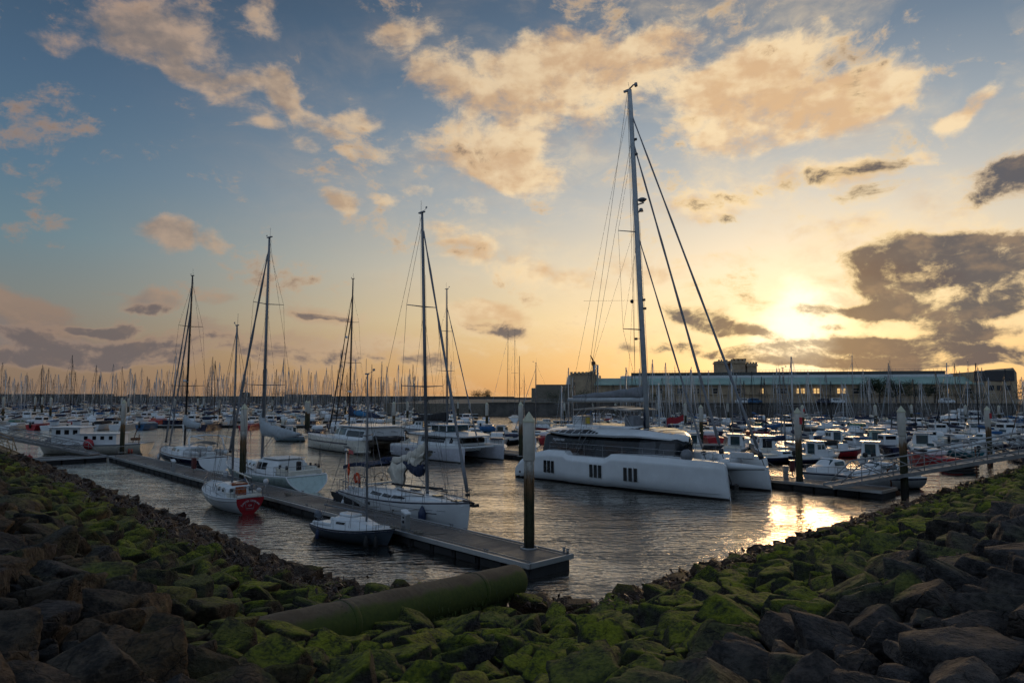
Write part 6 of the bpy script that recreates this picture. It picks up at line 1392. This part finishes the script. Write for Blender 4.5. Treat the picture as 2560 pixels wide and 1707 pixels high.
    tr = [(2168, 945, 12.5, 7, 'leftmost tall dark tree before the long hall'), (2196, 936, 13, 9, 'tallest round dark tree before the long hall'), (2238, 950, 10, 6, 'narrow dark tree right of the tallest one'), (2285, 955, 10, 9, 'broad low dark tree in the middle of the row'), (2335, 958, 10, 8, 'fourth dark tree of the row'), (2400, 968, 7.5, 11, 'wide bushy greener tree near the right pavilion'), (2450, 975, 6.5, 8, 'low bush beside the right pavilion'), (2532, 945, 12, 9, 'dark tree right of the long hall at the photo edge'), (1640, 985, 5, 7, 'low bush below the hall beside the catamaran mast'), (1390, 985, 5, 10, 'low scrub before the flat roofed harbour building'), (1450, 985, 5, 9, 'second patch of scrub before the flat roofed harbour building')]
    for k, (px, py, h, w, lab) in enumerate(tr):
        P = PD(px, py, 212); tree((P.x, 212 if px < 2500 else 205, 3.8), max(3.5, P.z - 3.8) / .97, w, lab, 60 + k)
    # cars on the quay, small
    for k, (px, c) in enumerate(((2090, GEL), (2365, GEL), (1858, GEL), (1885, BLUEP), (2060, STRIPE))):
        P = PD(px, 984, 200); r = empty('van', (P.x, 200, 3.83), R(3), ('white van parked on the quay before the tallest tree', 'white car parked on the quay left of the wide bushy tree', 'pale van on the quay below the tower blocks', 'blue van on the quay right of the pale one', 'dark car on the quay below the glowing windows')[k], 'car', 'vehicles on the quay')
        q = MB(); q.box((0, 0, .75), (4.4, 1.8, .8), bev=.15); q.box((-.3, 0, 1.35), (2.9, 1.6, .7), bev=.2); q.obj('body', c, r); q = MB(); q.box((-.3, -.81, 1.38), (2.3, .04, .38)); q.obj('window', GLASS, r)
        for x in (-1.4, 1.4): q = MB(); q.path([(x, -.93, .35), (x, -.7, .35)], .34, 12); q.obj('wheel', RUB, r)

# ------------------------------------------------------------------ motorboats and small sailing boats
def cruiser(name, L, Bm, c_hull, c_band, style, cab=GEL, fb=1.05, fs=.75, glass=GLASSB, extras=()):
    """style: pilot (upright wheelhouse), sport (raked screen), open, fly"""
    root = empty(name)
    h = Hull(L, Bm, fb, fs, tw=.86, draft=.25, rake=.9 * L / 6, srake=.05, um=.34, sag=.02, k=2.6, bowp=1.9)
    hu = h.build(root, [c_hull, ANTIF, c_band, GEL], [(.06, 1), (-.20, 0), (-.08, 2), (None, 3)], nu=18); h.deck(root, DECKW, .05, nu=14)
    k = L / 6; u = h.fs
    if style == 'pilot':
        c = Cabin([(-.9 * k, .36 * Bm, u, u + 1.38), (.2 * k, .36 * Bm, u, u + 1.42), (.55 * k, .34 * Bm, u + .05, u + .75), (1.5 * k, .25 * Bm, u + .12, u + .58), (2.0 * k, .12 * Bm, u + .2, u + .35)], .2); co = c.build(root, cab)
        c.window(co, glass, -.75 * k, -.3 * k, u + .72, u + 1.18); c.window(co, glass, -.22 * k, .18 * k, u + .72, u + 1.18)
        q = MB(); q.box((.42 * k, 0, u + 1.02), (.16 * k, .56 * Bm, .42), ry=R(-22)); q.obj('windscreen', glass, root); q = MB(); q.box((-.3 * k, 0, u + 1.47), (1.5 * k, .78 * Bm, .07), bev=.03); q.obj('cabin_roof', cab, root)
        q = MB(); q.box((-.93 * k, 0, u + .75), (.04, .40 * Bm, 1.0)); q.obj('cabin_door', glass, root)
    elif style == 'sport':
        c = Cabin([(-1.2 * k, .37 * Bm, u, u + .95), (0, .37 * Bm, u, u + 1.12), (.7 * k, .33 * Bm, u + .05, u + .62), (2.0 * k, .18 * Bm, u + .15, u + .42)], .3); co = c.build(root, cab)
        c.window(co, glass, -1.0 * k, .1 * k, u + .55, u + .88, taper=.05); q = MB(); q.box((.33 * k, 0, u + .80), (.10, .54 * Bm, .52), ry=R(-48)); q.obj('windscreen', glass, root)
    elif style == 'fly':
        c = Cabin([(-1.6 * k, .39 * Bm, u, u + 1.25), (.2 * k, .39 * Bm, u, u + 1.3), (.75 * k, .35 * Bm, u, u + .70), (2.0 * k, .2 * Bm, u + .12, u + .45)], .2); co = c.build(root, cab)
        c.window(co, glass, -1.3 * k, .15 * k, u + .65, u + 1.08); q = MB(); q.box((.45 * k, 0, u + .97), (.12, .62 * Bm, .55), ry=R(-38)); q.obj('windscreen', glass, root)
        q = MB(); q.box((-.8 * k, 0, u + 1.5), (1.8 * k, .74 * Bm, .36), bev=.08); q.box((-.4 * k, 0, u + 1.85), (.5, .5 * Bm, .4), bev=.06); q.obj('flybridge', cab, root)
    else:
        q = MB(); q.box((.1 * k, 0, u + .42), (.7, .5 * Bm, .65), bev=.06); q.obj('helm_console', cab, root); q = MB(); q.box((.35 * k, 0, u + .88), (.06, .45 * Bm, .35), ry=R(-25)); q.obj('windscreen', glass, root)
    q = MB(); h2 = .5
    for sd in (1, -1):
        pp = [h.p(t, 1, sd) + Vector((0, 0, .45)) for t in (.55, .7, .85, .97)]; q.path(pp, .018, 4)
        for t in (.55, .7, .85, .97): a = h.p(t, 1, sd); q.wire(a, a + Vector((0, 0, .45)), .015)
    q.obj('bow_rail', STEEL, root)
    q = MB(); q.box((-L * .36, 0, u + .14), (L * .2, Bm * .7, .3), bev=.04); q.obj('stern_bench', GEL2, root)
    for e in extras:
        if e == 'ob': outboard(root, -L / 2 - .15, 0, .65, .95)
        if e == 'ob2': outboard(root, -L / 2 - .15, -.35, .65, .9); outboard(root, -L / 2 - .15, .35, .65, .9)
        if e == 'mast': q = MB(); q.wire((-.6 * k, 0, u + 1.4), (-.6 * k, 0, u + 3.0), .03); q.obj('short_mast', ALU, root)
        if e == 'bluec': q = MB(); q.box((-L * .30, 0, u + .9), (L * .3, Bm * .74, .75), bev=.2); q.obj('canopy', COVB, root)
        if e == 'greenc': q = MB(); q.box((-L * .22, 0, u + 1.15), (L * .34, Bm * .74, .5), bev=.2); q.obj('canopy', GREENP, root)
        if e == 'navyc': q = MB(); q.box((-L * .18, 0, u + .35), (L * .5, Bm * .72, .5), bev=.2); q.obj('boat_cover', COVN, root)
        if e == 'orange': q = MB(); q.box((-L * .1, 0, u + .4), (.6, .5, .5), bev=.1); q.obj('orange_crate', ORANGE, root)
    return root
def small_yacht(name, L, Bm, H, c_hull, cover, mm=ALUD, stripe=STRIPE, detail=True):
    root = empty(name); h = Hull(L, Bm, 1.15 * L / 9, .95 * L / 9, tw=.72, draft=.25, rake=.7, srake=-.3 if L > 7 else .1, um=.42, sag=.08, k=2.4, bowp=1.6)
    h.build(root, [c_hull, ANTIF, stripe, GEL], [(.06, 1), (-.14, 0), (-.05, 2), (None, 3)], nu=18, transom=0); h.deck(root, DECKW, .07, nu=14)
    z = .95 * L / 9; c = Cabin([(-.12 * L, .30 * Bm, z, z + .48), (.12 * L, .28 * Bm, z, z + .48), (.25 * L, .2 * Bm, z + .05, z + .32), (.33 * L, .1 * Bm, z + .1, z + .2)], .35); co = c.build(root, GEL); c.window(co, GLASS, -.08 * L, .08 * L, z + .2, z + .36)
    rig(root, .08 * L, z + .4, H, mm, L * .48, z + .3, -L * .48, z + .1, Bm * .42, z + .1, ((.5, Bm * .30),), .006, .055, .92, .05, COVER, boom=(.38 * L, z + 1.5, .06))
    lumpy_cover(root, [(.06 * L, 0, z + 1.75), (-.05 * L, 0, z + 1.65), (-.2 * L, 0, z + 1.58), (-.30 * L, 0, z + 1.55)], [.26, .2, .15, .07], cover, 'sail_cover', int(L * 10), .15)
    h.pulpit(root, STEEL, .5, .14); q = MB(); q.box((-.28 * L, 0, z + .12), (.25 * L, .5 * Bm, .2), bev=.05); q.obj('cockpit_coaming', GEL2, root)
    return root
def near_boats():
    V = [   # builder, pixel of the waterline centre, heading in degrees (0 = bow to the right, 90 = bow away), label
        (lambda: cruiser('motorboat', 5.6, 2.3, GEL, STRIPE, 'sport', fb=1.0, fs=.8, glass=GLASSB), 2070, 1206, 205, 'small white cabin cruiser with sunset glow through its windows beside the far pontoon'),
        (lambda: cruiser('motorboat', 6.6, 2.5, GEL, STRIPE, 'sport', fb=1.15, fs=.9), 2190, 1222, 190, 'white cabin boat with deep plain hull under the right gangway foot'),
        (lambda: cruiser('motorboat', 5.6, 2.2, NAVY, GEL, 'pilot', extras=('ob',)), 2046, 1159, 20, 'white wheelhouse boat with navy hull band right of the marked pile'),
        (lambda: cruiser('motorboat', 5.0, 1.9, REDP, STRIPE, 'open', extras=()), 2107, 1142, 5, 'low open boat with red hull beyond the finger pontoon'),
        (lambda: cruiser('motorboat', 5.8, 2.3, GEL, GEL, 'pilot', extras=('ob2',)), 2178, 1160, 60, 'white wheelhouse boat with two outboards seen from its stern'),
        (lambda: small_yacht('sailboat', 6.8, 2.4, 9.4, NAVY, COVN), 1955, 1156, 25, 'small navy hulled sloop with white transom left of the marked pile'),
        (lambda: cruiser('motorboat', 6.0, 2.4, GEL, BLUEP, 'pilot', glass=GLASS), 1915, 1140, 80, 'white wheelhouse boat with pale green windows behind the catamaran bow'),
        (lambda: cruiser('motorboat', 6.2, 2.5, GEL, GEL, 'pilot'), 1843, 1133, 60, 'plain white boxy cabin boat behind the catamaran foredeck'),
        (lambda: cruiser('motorboat', 5.8, 2.3, GEL, GREENP, 'pilot'), 1733, 1129, 75, 'white boat with rounded roof just right of the catamaran saloon'),
        (lambda: small_yacht('sailboat', 7.6, 2.5, 10.2, GEL, COVB), 1945, 1110, 15, 'white sloop with triangular blue sail cover left of the marked pile top'),
        (lambda: cruiser('motorboat', 8.2, 3.0, GEL, GEL, 'fly'), 2064, 1106, 215, 'white flybridge cruiser with green tinted windows'),
        (lambda: cruiser('motorboat', 7.8, 2.8, GEL, STRIPE, 'sport', extras=('greenc',)), 2137, 1093, 230, 'white sports cruiser under a dark green canopy'),
        (lambda: cruiser('motorboat', 5.6, 2.2, YELP, YELP, 'open', extras=('navyc',)), 2036, 1115, 185, 'yellow hulled boat with dark boat cover right of the marked pile'),
        (lambda: cruiser('motorboat', 6.2, 2.4, GEL, BLUEP, 'pilot'), 2082, 1118, 100, 'white boat with blue side stripe seen stern on, behind the red boat'),
        (lambda: cruiser('motorboat', 6.4, 2.5, GEL, BLUEP, 'pilot', cab=mat('pale_green_cabin', (.38, .48, .44), .4)), 2188, 1119, 75, 'boat with pale green cabin left of the tall pile by the gangway'),
        (lambda: cruiser('motorboat', 5.8, 2.3, GEL, GREENP, 'sport', extras=('ob',)), 2233, 1127, 85, 'white sports boat with outboard immediately left of the gangway end pile'),
        (lambda: cruiser('motorboat', 8.0, 2.9, GEL, BLUEP, 'pilot', fb=1.4, fs=.8), 2306, 1130, 60, 'biggest white fishing cruiser right of the gangway end pile'),
        (lambda: cruiser('motorboat', 9.0, 3.2, GEL, GREENP, 'pilot', fb=1.4, fs=1.1), 2444, 1102, 250, 'broad boat with square wheelhouse and three front windows'),
        (lambda: cruiser('motorboat', 14.5, 4.4, GEL, STRIPE, 'fly', fb=2.0, fs=1.7, extras=('mast',)), 2393, 1066, 182, 'large white trawler yacht with orange brown upper deck'),
        (lambda: cruiser('motorboat', 12, 3.8, GEL, BLUEP, 'sport', fb=1.8, fs=1.5), 2545, 1072, 184, 'white motor yacht cut by the right edge of the photo'),
        (lambda: cruiser('motorboat', 6.2, 2.4, GEL, GEL, 'sport'), 2457, 1116, 95, 'white domed roof boat left of the right hand pile'),
        (lambda: cruiser('motorboat', 5.6, 2.1, RUB, GEL, 'open', extras=('ob',)), 2512, 1106, 200, 'grey inflatable style boat near the right photo edge'),
        (lambda: cruiser('motorboat', 4.8, 2.0, GEL, GEL, 'open'), 2322, 1152, 10, 'low white open boat just above the middle of the gangway'),
        (lambda: cruiser('motorboat', 5.2, 2.0, mat('teal_hull', (.02, .16, .20), .35), GEL, 'open', extras=('ob',)), 2395, 1140, 100, 'teal open boat behind the gangway middle'),
        (lambda: cruiser('motorboat', 5.0, 2.0, GEL, REDP, 'open', extras=('ob',)), 2440, 1136, 80, 'open boat with red trim behind the gangway'),
        (lambda: cruiser('motorboat', 7.8, 2.8, GEL, GEL, 'sport', extras=('bluec',)), 1178, 1100, 190, 'white cruiser with blue cockpit canopy behind the white catamaran shelter'),
        (lambda: cruiser('motorboat', 5.8, 2.3, GEL, GEL, 'pilot', extras=('ob',)), 1223, 1096, 80, 'white wheelhouse boat right of the open water pile'),
        (lambda: cruiser('motorboat', 6.0, 2.3, GEL2, YELP, 'pilot'), 1256, 1099, 70, 'cream boat with yellowish hull left of the nearest tall pile'),
        (lambda: cruiser('motorboat', 5.2, 2.0, GEL, GEL, 'open'), 1214, 1122, 15, 'white tender with flat canopy beyond the white catamaran bows'),
        (lambda: cruiser('motorboat', 5.5, 2.1, COVK, GEL, 'open', extras=('navyc',)), 1284, 1108, 60, 'dark covered boat hidden partly by the pile behind the nearest one'),
        (lambda: cruiser('motorboat', 5.4, 2.2, mat('pale_blue_hull', (.30, .40, .44), .35), STRIPE, 'pilot', extras=('orange',)), 722, 1102, 175, 'small blue grey cabin motorboat alone behind the mint yacht boom'),
        (lambda: small_yacht('sailboat', 8.2, 2.7, 11.5, GEL, SAIL), 1350, 1098, 170, 'white sloop left of the flybridge steps'),
        (lambda: cruiser('motorboat', 6.0, 2.3, REDP, GEL, 'pilot'), 1362, 1078, 170, 'red hulled boat left of the large catamaran flybridge'),
        (lambda: cruiser('motorboat', 6.5, 2.4, GEL, STRIPE, 'pilot', extras=('orange',)), 1045, 1082, 170, 'white boat with orange gear behind the white catamaran roof')]
    for k, (fn, px, py, hd, lab) in enumerate(V):
        o = fn(); p = W(px, py, 0); o.location = (p.x, p.y, 0); o.rotation_euler = (0, 0, R(hd)); sail = o.name.startswith('sailboat'); tag(o, lab, 'sailboat' if sail else 'motorboat', 'small boats in the middle of the basin')
    q = MB(); p = PD(1688, 1050, 98); q.path([(-1.2, 0, -2.8), (-1.2, 0, .1)], .03, 4); q.grid(lambda u, t: Vector((-1.2 + 2.4 * u, .15 * math.sin(u * 6), -.7 + .9 * t + .5 * u + .1 * math.sin(u * 8))), 8, 3); tag(q.obj('flag', mat('dark_red_flag', (.30, .02, .03), .8), None, p), 'dark red flag flying right of the large catamaran mast foot', 'flag')

SINGLE_V = {}
def fleet_mesh(kind, v):
    """a far boat as one mesh, several materials"""
    rs = random.Random(1000 + v * 7 + (500 if kind == 'sail' else 0)); q = MB()
    def hull(L, Bm, f):
        us = [0, .3, .6, .82, 1]; ws = [.8, 1, .85, .5, .02]; V = []
        for u, w in zip(us, ws):
            x = -L / 2 + L * u
            for y, z in ((0, -.2), (w * .75, .02), (w, f + .25 * u * u), (0, f + .25 * u * u + .06), (-w, f + .25 * u * u), (-w * .75, .02)): V.append((x, y * Bm / 2, z))
        F = [(i * 6 + j, (i + 1) * 6 + j, (i + 1) * 6 + (j + 1) % 6, i * 6 + (j + 1) % 6) for i in range(4) for j in range(6)] + [(0, 1, 2, 3, 4, 5)[::-1]]
        q.add(V, F, 0)
    if kind == 'sail':
        L = rs.uniform(8.5, 12); Bm = L * .31; f = L * .105; H = L * rs.uniform(1.18, 1.42); hull(L, Bm, f)
        q.box((-.02 * L, 0, f + .28), (L * .34, Bm * .55, .45), mi=1, bev=.12); q.box((-.02 * L, 0, f + .30), (L * .25, Bm * .57, .14), mi=2)
        x = .08 * L; lean = rs.uniform(-.5, .1); q.path([(x, 0, f), (x + lean, rs.uniform(-.12, .12), H)], [.085, .065], 5, 3); q.path([(x, 0, f + 1.5), (x - .36 * L, 0, f + 1.45)], .06, 4, 3)
        q.path([(x - .05, 0, f + 1.85), (x - .12 * L, 0, f + 1.72), (x - .33 * L, 0, f + 1.62)], [.30, .22, .1], 6, 4)
        for s in (.45, .7): q.path([(x + lean * s, -.9, f + (H - f) * s), (x + lean * s, .9, f + (H - f) * s)], .025, 3, 3)
        q.wire((L * .48, 0, f + .3), (x + lean * .95, 0, H * .97), .035, 3); q.wire((-L * .47, 0, f), (x + lean, 0, H), .02, 3)
        for s in (-1, 1): q.wire((x - .1, s * Bm * .45, f), (x + lean * .9, s * .1, H * .95), .018, 3)
        if rs.random() < .5: q.box((-.24 * L, 0, f + .95), (L * .12, Bm * .6, .5), mi=4, bev=.15)
        mats = [rs.choice([GEL, GEL, GEL, GEL2, NAVY, MINT]), GEL, GLASS, rs.choice([ALUD, ALU, MWHT, ALU, MBLK, MWHT]), rs.choice([COVER, COVN, COVB, COVN, COVG, SAIL])]
    else:
        L = rs.uniform(5.2, 7.8); Bm = L * .38; f = .85; hull(L, Bm, f); t = rs.randrange(4)
        if t == 0: q.box((-.05 * L, 0, f + .75), (L * .26, Bm * .66, 1.3), mi=1, bev=.08); q.box((-.05 * L, 0, f + 1.0), (L * .20, Bm * .68, .42), mi=2); q.box((-.05 * L, 0, f + 1.02), (L * .265, Bm * .5, .40), mi=2)
        elif t == 1: q.box((0, 0, f + .42), (L * .42, Bm * .66, .7), mi=1, bev=.18); q.box((-.02 * L, 0, f + .55), (L * .28, Bm * .68, .26), mi=2)
        elif t == 2: q.box((-.05 * L, 0, f + .3), (L * .6, Bm * .7, .5), mi=4, bev=.2)
        else: q.box((0, 0, f + .5), (L * .36, Bm * .66, .9), mi=1, bev=.15); q.box((-.22 * L, 0, f + .95), (L * .2, Bm * .6, .12), mi=4); q.box((.02 * L, 0, f + .7), (L * .3, Bm * .67, .3), mi=2)
        if rs.random() < .6: q.path([(-L / 2 - .15, 0, .3), (-L / 2 - .15, 0, 1.25)], .17, 6, 2)
        q.wire((0, 0, f + 1.2), (0, 0, f + 2.4), .02, 3)
        mats = [rs.choice([GEL, GEL, GEL, GEL2, BLUEP, REDP, NAVY]), GEL, GLASS, ALUD, rs.choice([COVN, COVB, COVK, GREENP, COVER])]
    me = D.meshes.new('moored_' + kind); me.from_pydata(q.v, [], q.f)
    for m in mats: me.materials.append(m)
    me.polygons.foreach_set('material_index', q.mi); me.polygons.foreach_set('use_smooth', q.sm); me.update(); return me, mats, L
def colname(m):
    n = m.name
    for k, v in (('navy', 'navy'), ('blue', 'blue'), ('white', 'white'), ('cream', 'cream'), ('black', 'black'), ('green', 'green'), ('mint', 'mint'), ('red', 'red'), ('grey', 'grey'), ('light', 'pale grey')):
        if k in n: return v
    return 'pale'
def build_fleet():
    rs = random.Random(77); sv = [fleet_mesh('sail', k) for k in range(14)]; mv = [fleet_mesh('motor', k) for k in range(16)]
    taken = [(o.location.x, o.location.y, 3.2 if 'motor' in o.name else 4.5) for o in D.objects if o.type == 'EMPTY' and o.get('category') in ('motorboat', 'sailboat', 'catamaran', 'boat', 'pile')]
    spots = []
    def px_of(x, y, z=0): return 1280 + x / y * FPX, 984 + (CAMH - z) / y * FPX
    def add_row(Y0, xa, xb, sp, both=True, slope=0.0, psail=.6, drop=.12):
        x = xa
        while x < xb:
            Y = Y0 + slope * (x - xa)
            for s in ((-1, 1) if both else (-1,)):
                if rs.random() > drop: spots.append((x + rs.uniform(-.4, .4), Y + s * rs.uniform(4.6, 5.6), 90 if s < 0 else -90, rs.random() < psail, Y0))
            x += sp * rs.uniform(.9, 1.25)
    for i, Y in enumerate((138, 160, 184, 210, 238, 268, 300, 334)): add_row(Y, -.80 * Y - 6, (-.02 if i < 3 else -.06) * Y + (0 if i < 4 else -4), 3.9 if i < 2 else 4.6, True, .02, (.18, .35, .62, .72, .8, .85, .85, .9)[i], .10 if i < 5 else .3)
    for i, Y in enumerate((86, 102, 120, 139, 160)): add_row(Y, (-.02, .05, .09, .10, .12)[i] * Y, .80 * Y + 4, (3.5, 3.6, 3.7, 3.9, 4.3)[i], True, -.02, (.2, .42, .55, .62, .7)[i], .06)
    add_row(73, 26, 58, 3.4, False, -.02, .1, .05)
    add_row(118, -32, -6, 4.5, True, 0, .3, .25)
    items = []
    for x, y, a, sail, Y0 in spots:
        if y > 196 + (-x * .12) and x > -14: continue
        if x > -70 and y > 402: continue
        px, py = px_of(x, y)
        if 1060 < px < 1260 and 1008 < py < 1052: continue                       # open water fairway
        if x > 4 and y < 66: continue
        if any((x - a_) ** 2 + (y - b_) ** 2 < c_ ** 2 for a_, b_, c_ in taken): continue
        items.append((y, x, a, sail, Y0))
    items.sort(); ns = nm = 0; rest = []; rows = []
    for y, x, a, sail, Y0 in items:
        px, py = px_of(x, y)
        if abs(px - 1280) > 1345: continue
        v = rs.randrange(14 if sail else 16); me, mats, L = (sv if sail else mv)[v]; rz = R(a + rs.uniform(-4, 4)); p = (x, y, rs.uniform(-.04, .06)); s = rs.uniform(.9, 1.12)
        if (sail and ns < 290) or (not sail and nm < 290):
            o = D.objects.new('moored_sailboat' if sail else 'moored_motorboat', me); COL.objects.link(o); o.location = p; o.rotation_euler = (0, R(rs.uniform(-.6, .6)), rz); o.scale = (s, s, s * rs.uniform(.92, 1.1) * (.80 if x > 0 else 1) if sail else s)
            sect = ('at far left', 'left of blue yacht', 'behind mint yacht', 'behind blue bagged catamaran', 'behind white catamaran', 'behind large catamaran', 'left of marked pile', 'right of marked pile', 'at far right')[min(8, max(0, int(px / 285)))]
            row = 'nearest rows' if y < 110 else 'near rows' if y < 145 else 'middle rows' if y < 200 else 'far rows' if y < 270 else 'farthest rows'
            way = 'stern to camera' if a > 0 else 'bow to camera'
            tag(o, f'{colname(mats[0])} {"sailboat" if sail else "motorboat"}, {colname(mats[4])} cover, {way}, {row}, {sect}', 'sailboat' if sail else 'motorboat', ('sailing boats moored ' if sail else 'motorboats moored ') + ('in the left basin' if x < 0 else 'in the right basin'))
            if sail: ns += 1
            else: nm += 1
        else: rest.append((me, p, rz, s))
    print('fleet', ns, nm, len(rest))
    if rest:
        V = []; F = []; MI = []; ml = []; off = 0
        for me, p, rz, s in rest:
            M = Matrix.Translation(p) @ Matrix.Rotation(rz, 4, 'Z') @ Matrix.Scale(s, 4); V += [tuple(M @ v.co) for v in me.vertices]
            idx = [ml.index(m) if m in ml else (ml.append(m) or len(ml) - 1) for m in me.materials]
            for pl in me.polygons: F.append(tuple(i + off for i in pl.vertices)); MI.append(idx[pl.material_index])
            off += len(me.vertices)
        q = MB(); q.v = V; q.f = F; q.mi = MI; q.sm = [False] * len(F); tag(q.obj('distant_sailboats', ml), 'farthest crowd of sailing boats and masts before the breakwater', 'boats', None, 'stuff')
    # finger pontoons between the rows
    for k, (Y, xa, xb) in enumerate([(Y, -.80 * Y, -.05 * Y) for Y in (138, 160, 184, 210, 238)] + [(Y, .06 * Y, .80 * Y) for Y in (86, 102, 120, 139, 160)]):
        sl = .02 if k < 5 else -.02
        pontoon('berth_pontoon', (xa, Y + sl * 0), (xb, Y + sl * (xb - xa)), 1.6, ('nearest', 'second nearest', 'third', 'fourth', 'farthest')[k % 5] + ' berthing pontoon in the ' + ('left' if k < 5 else 'right') + ' basin, lined with boats', group='berthing pontoons')
    # yacht with tall masts out in the fairway, leaning tall mast on the right
    o = small_yacht('sailboat', 16, 4.2, 30, GEL, COVER, MBLK); p = W(1277, 1030, 0); o.location = (p.x, p.y, 0); o.rotation_euler = (0, 0, R(200)); tag(o, 'large two masted white yacht lying alone in the fairway before the quay', 'sailboat')
    q = MB(); q.path([(-3.5, 0, 1.5), (-3.5, 0, 21)], [.16, .1], 8); q.path([(-3.9, -1.5, 9), (-3.5, 0, 9), (-3.9, 1.5, 9)], .04, 5); q.obj('mizzen_mast', MBLK, o)
    for px, ty, Y, lab in ((1295, 827, 170, 'tall masted sloop left of the nearest pile top, between crane and white catamaran'), (1322, 938, 120, 'sailboat just right of the nearest pile with dark mast'), (2152, 890, 118, 'sailboat with the tallest leaning pale mast on the right'), (2240, 903, 130, 'sailboat with tall thin mast near the gangway end pile'), (2435, 905, 140, 'sailboat with very tall thin mast near the right pavilion'), (1700, 918, 125, 'sailboat with mast rising beside the large catamaran mast'), (1020, 935, 150, 'sailboat with short dark mast left of the white sloop mast'), (893, 930, 62, 'extra')):
        if lab == 'extra': continue
        P = PD(px, ty, Y); o = small_yacht('sailboat', 10, 3.2, P.z, GEL, COVN, ALU if px == 2152 else ALUD); o.location = (P.x - .8, Y, 0); o.rotation_euler = (0, 0, R(90)); tag(o, lab, 'sailboat')
        if px == 2152: o.rotation_euler = (0, 0, R(180))

build_water(); build_shore(); build_far_shore(); build_pipe(); build_pontoons(); build_piles()
for f in (big_catamaran, white_sloop, hammock_board, small_sloop, red_transom_boat, mint_yacht, blue_yacht, catamaran_two, catamaran_three, work_boat): f()
for o in [o for o in D.objects if o.parent is None and o.type == 'EMPTY' and o.get('label') and not o.get('category')]:
    o['category'] = 'catamaran' if 'catamaran' in o.name else 'sailboat'
near_boats(); build_fleet()
# where several look-alikes would read the same, say which one by its distance
by = {}
for o in D.objects:
    if o.parent is None and o.get('label'): by.setdefault(o['label'], []).append(o)
for lab, os_ in by.items():
    if len(os_) > 1:
        os_.sort(key=lambda o: o.location.length)
        for k, o in enumerate(os_): o['label'] = ('nearest ', 'second nearest ', 'third nearest ', 'fourth nearest ', 'fifth nearest ', 'sixth nearest ', 'seventh nearest ')[min(k, 6)] + lab
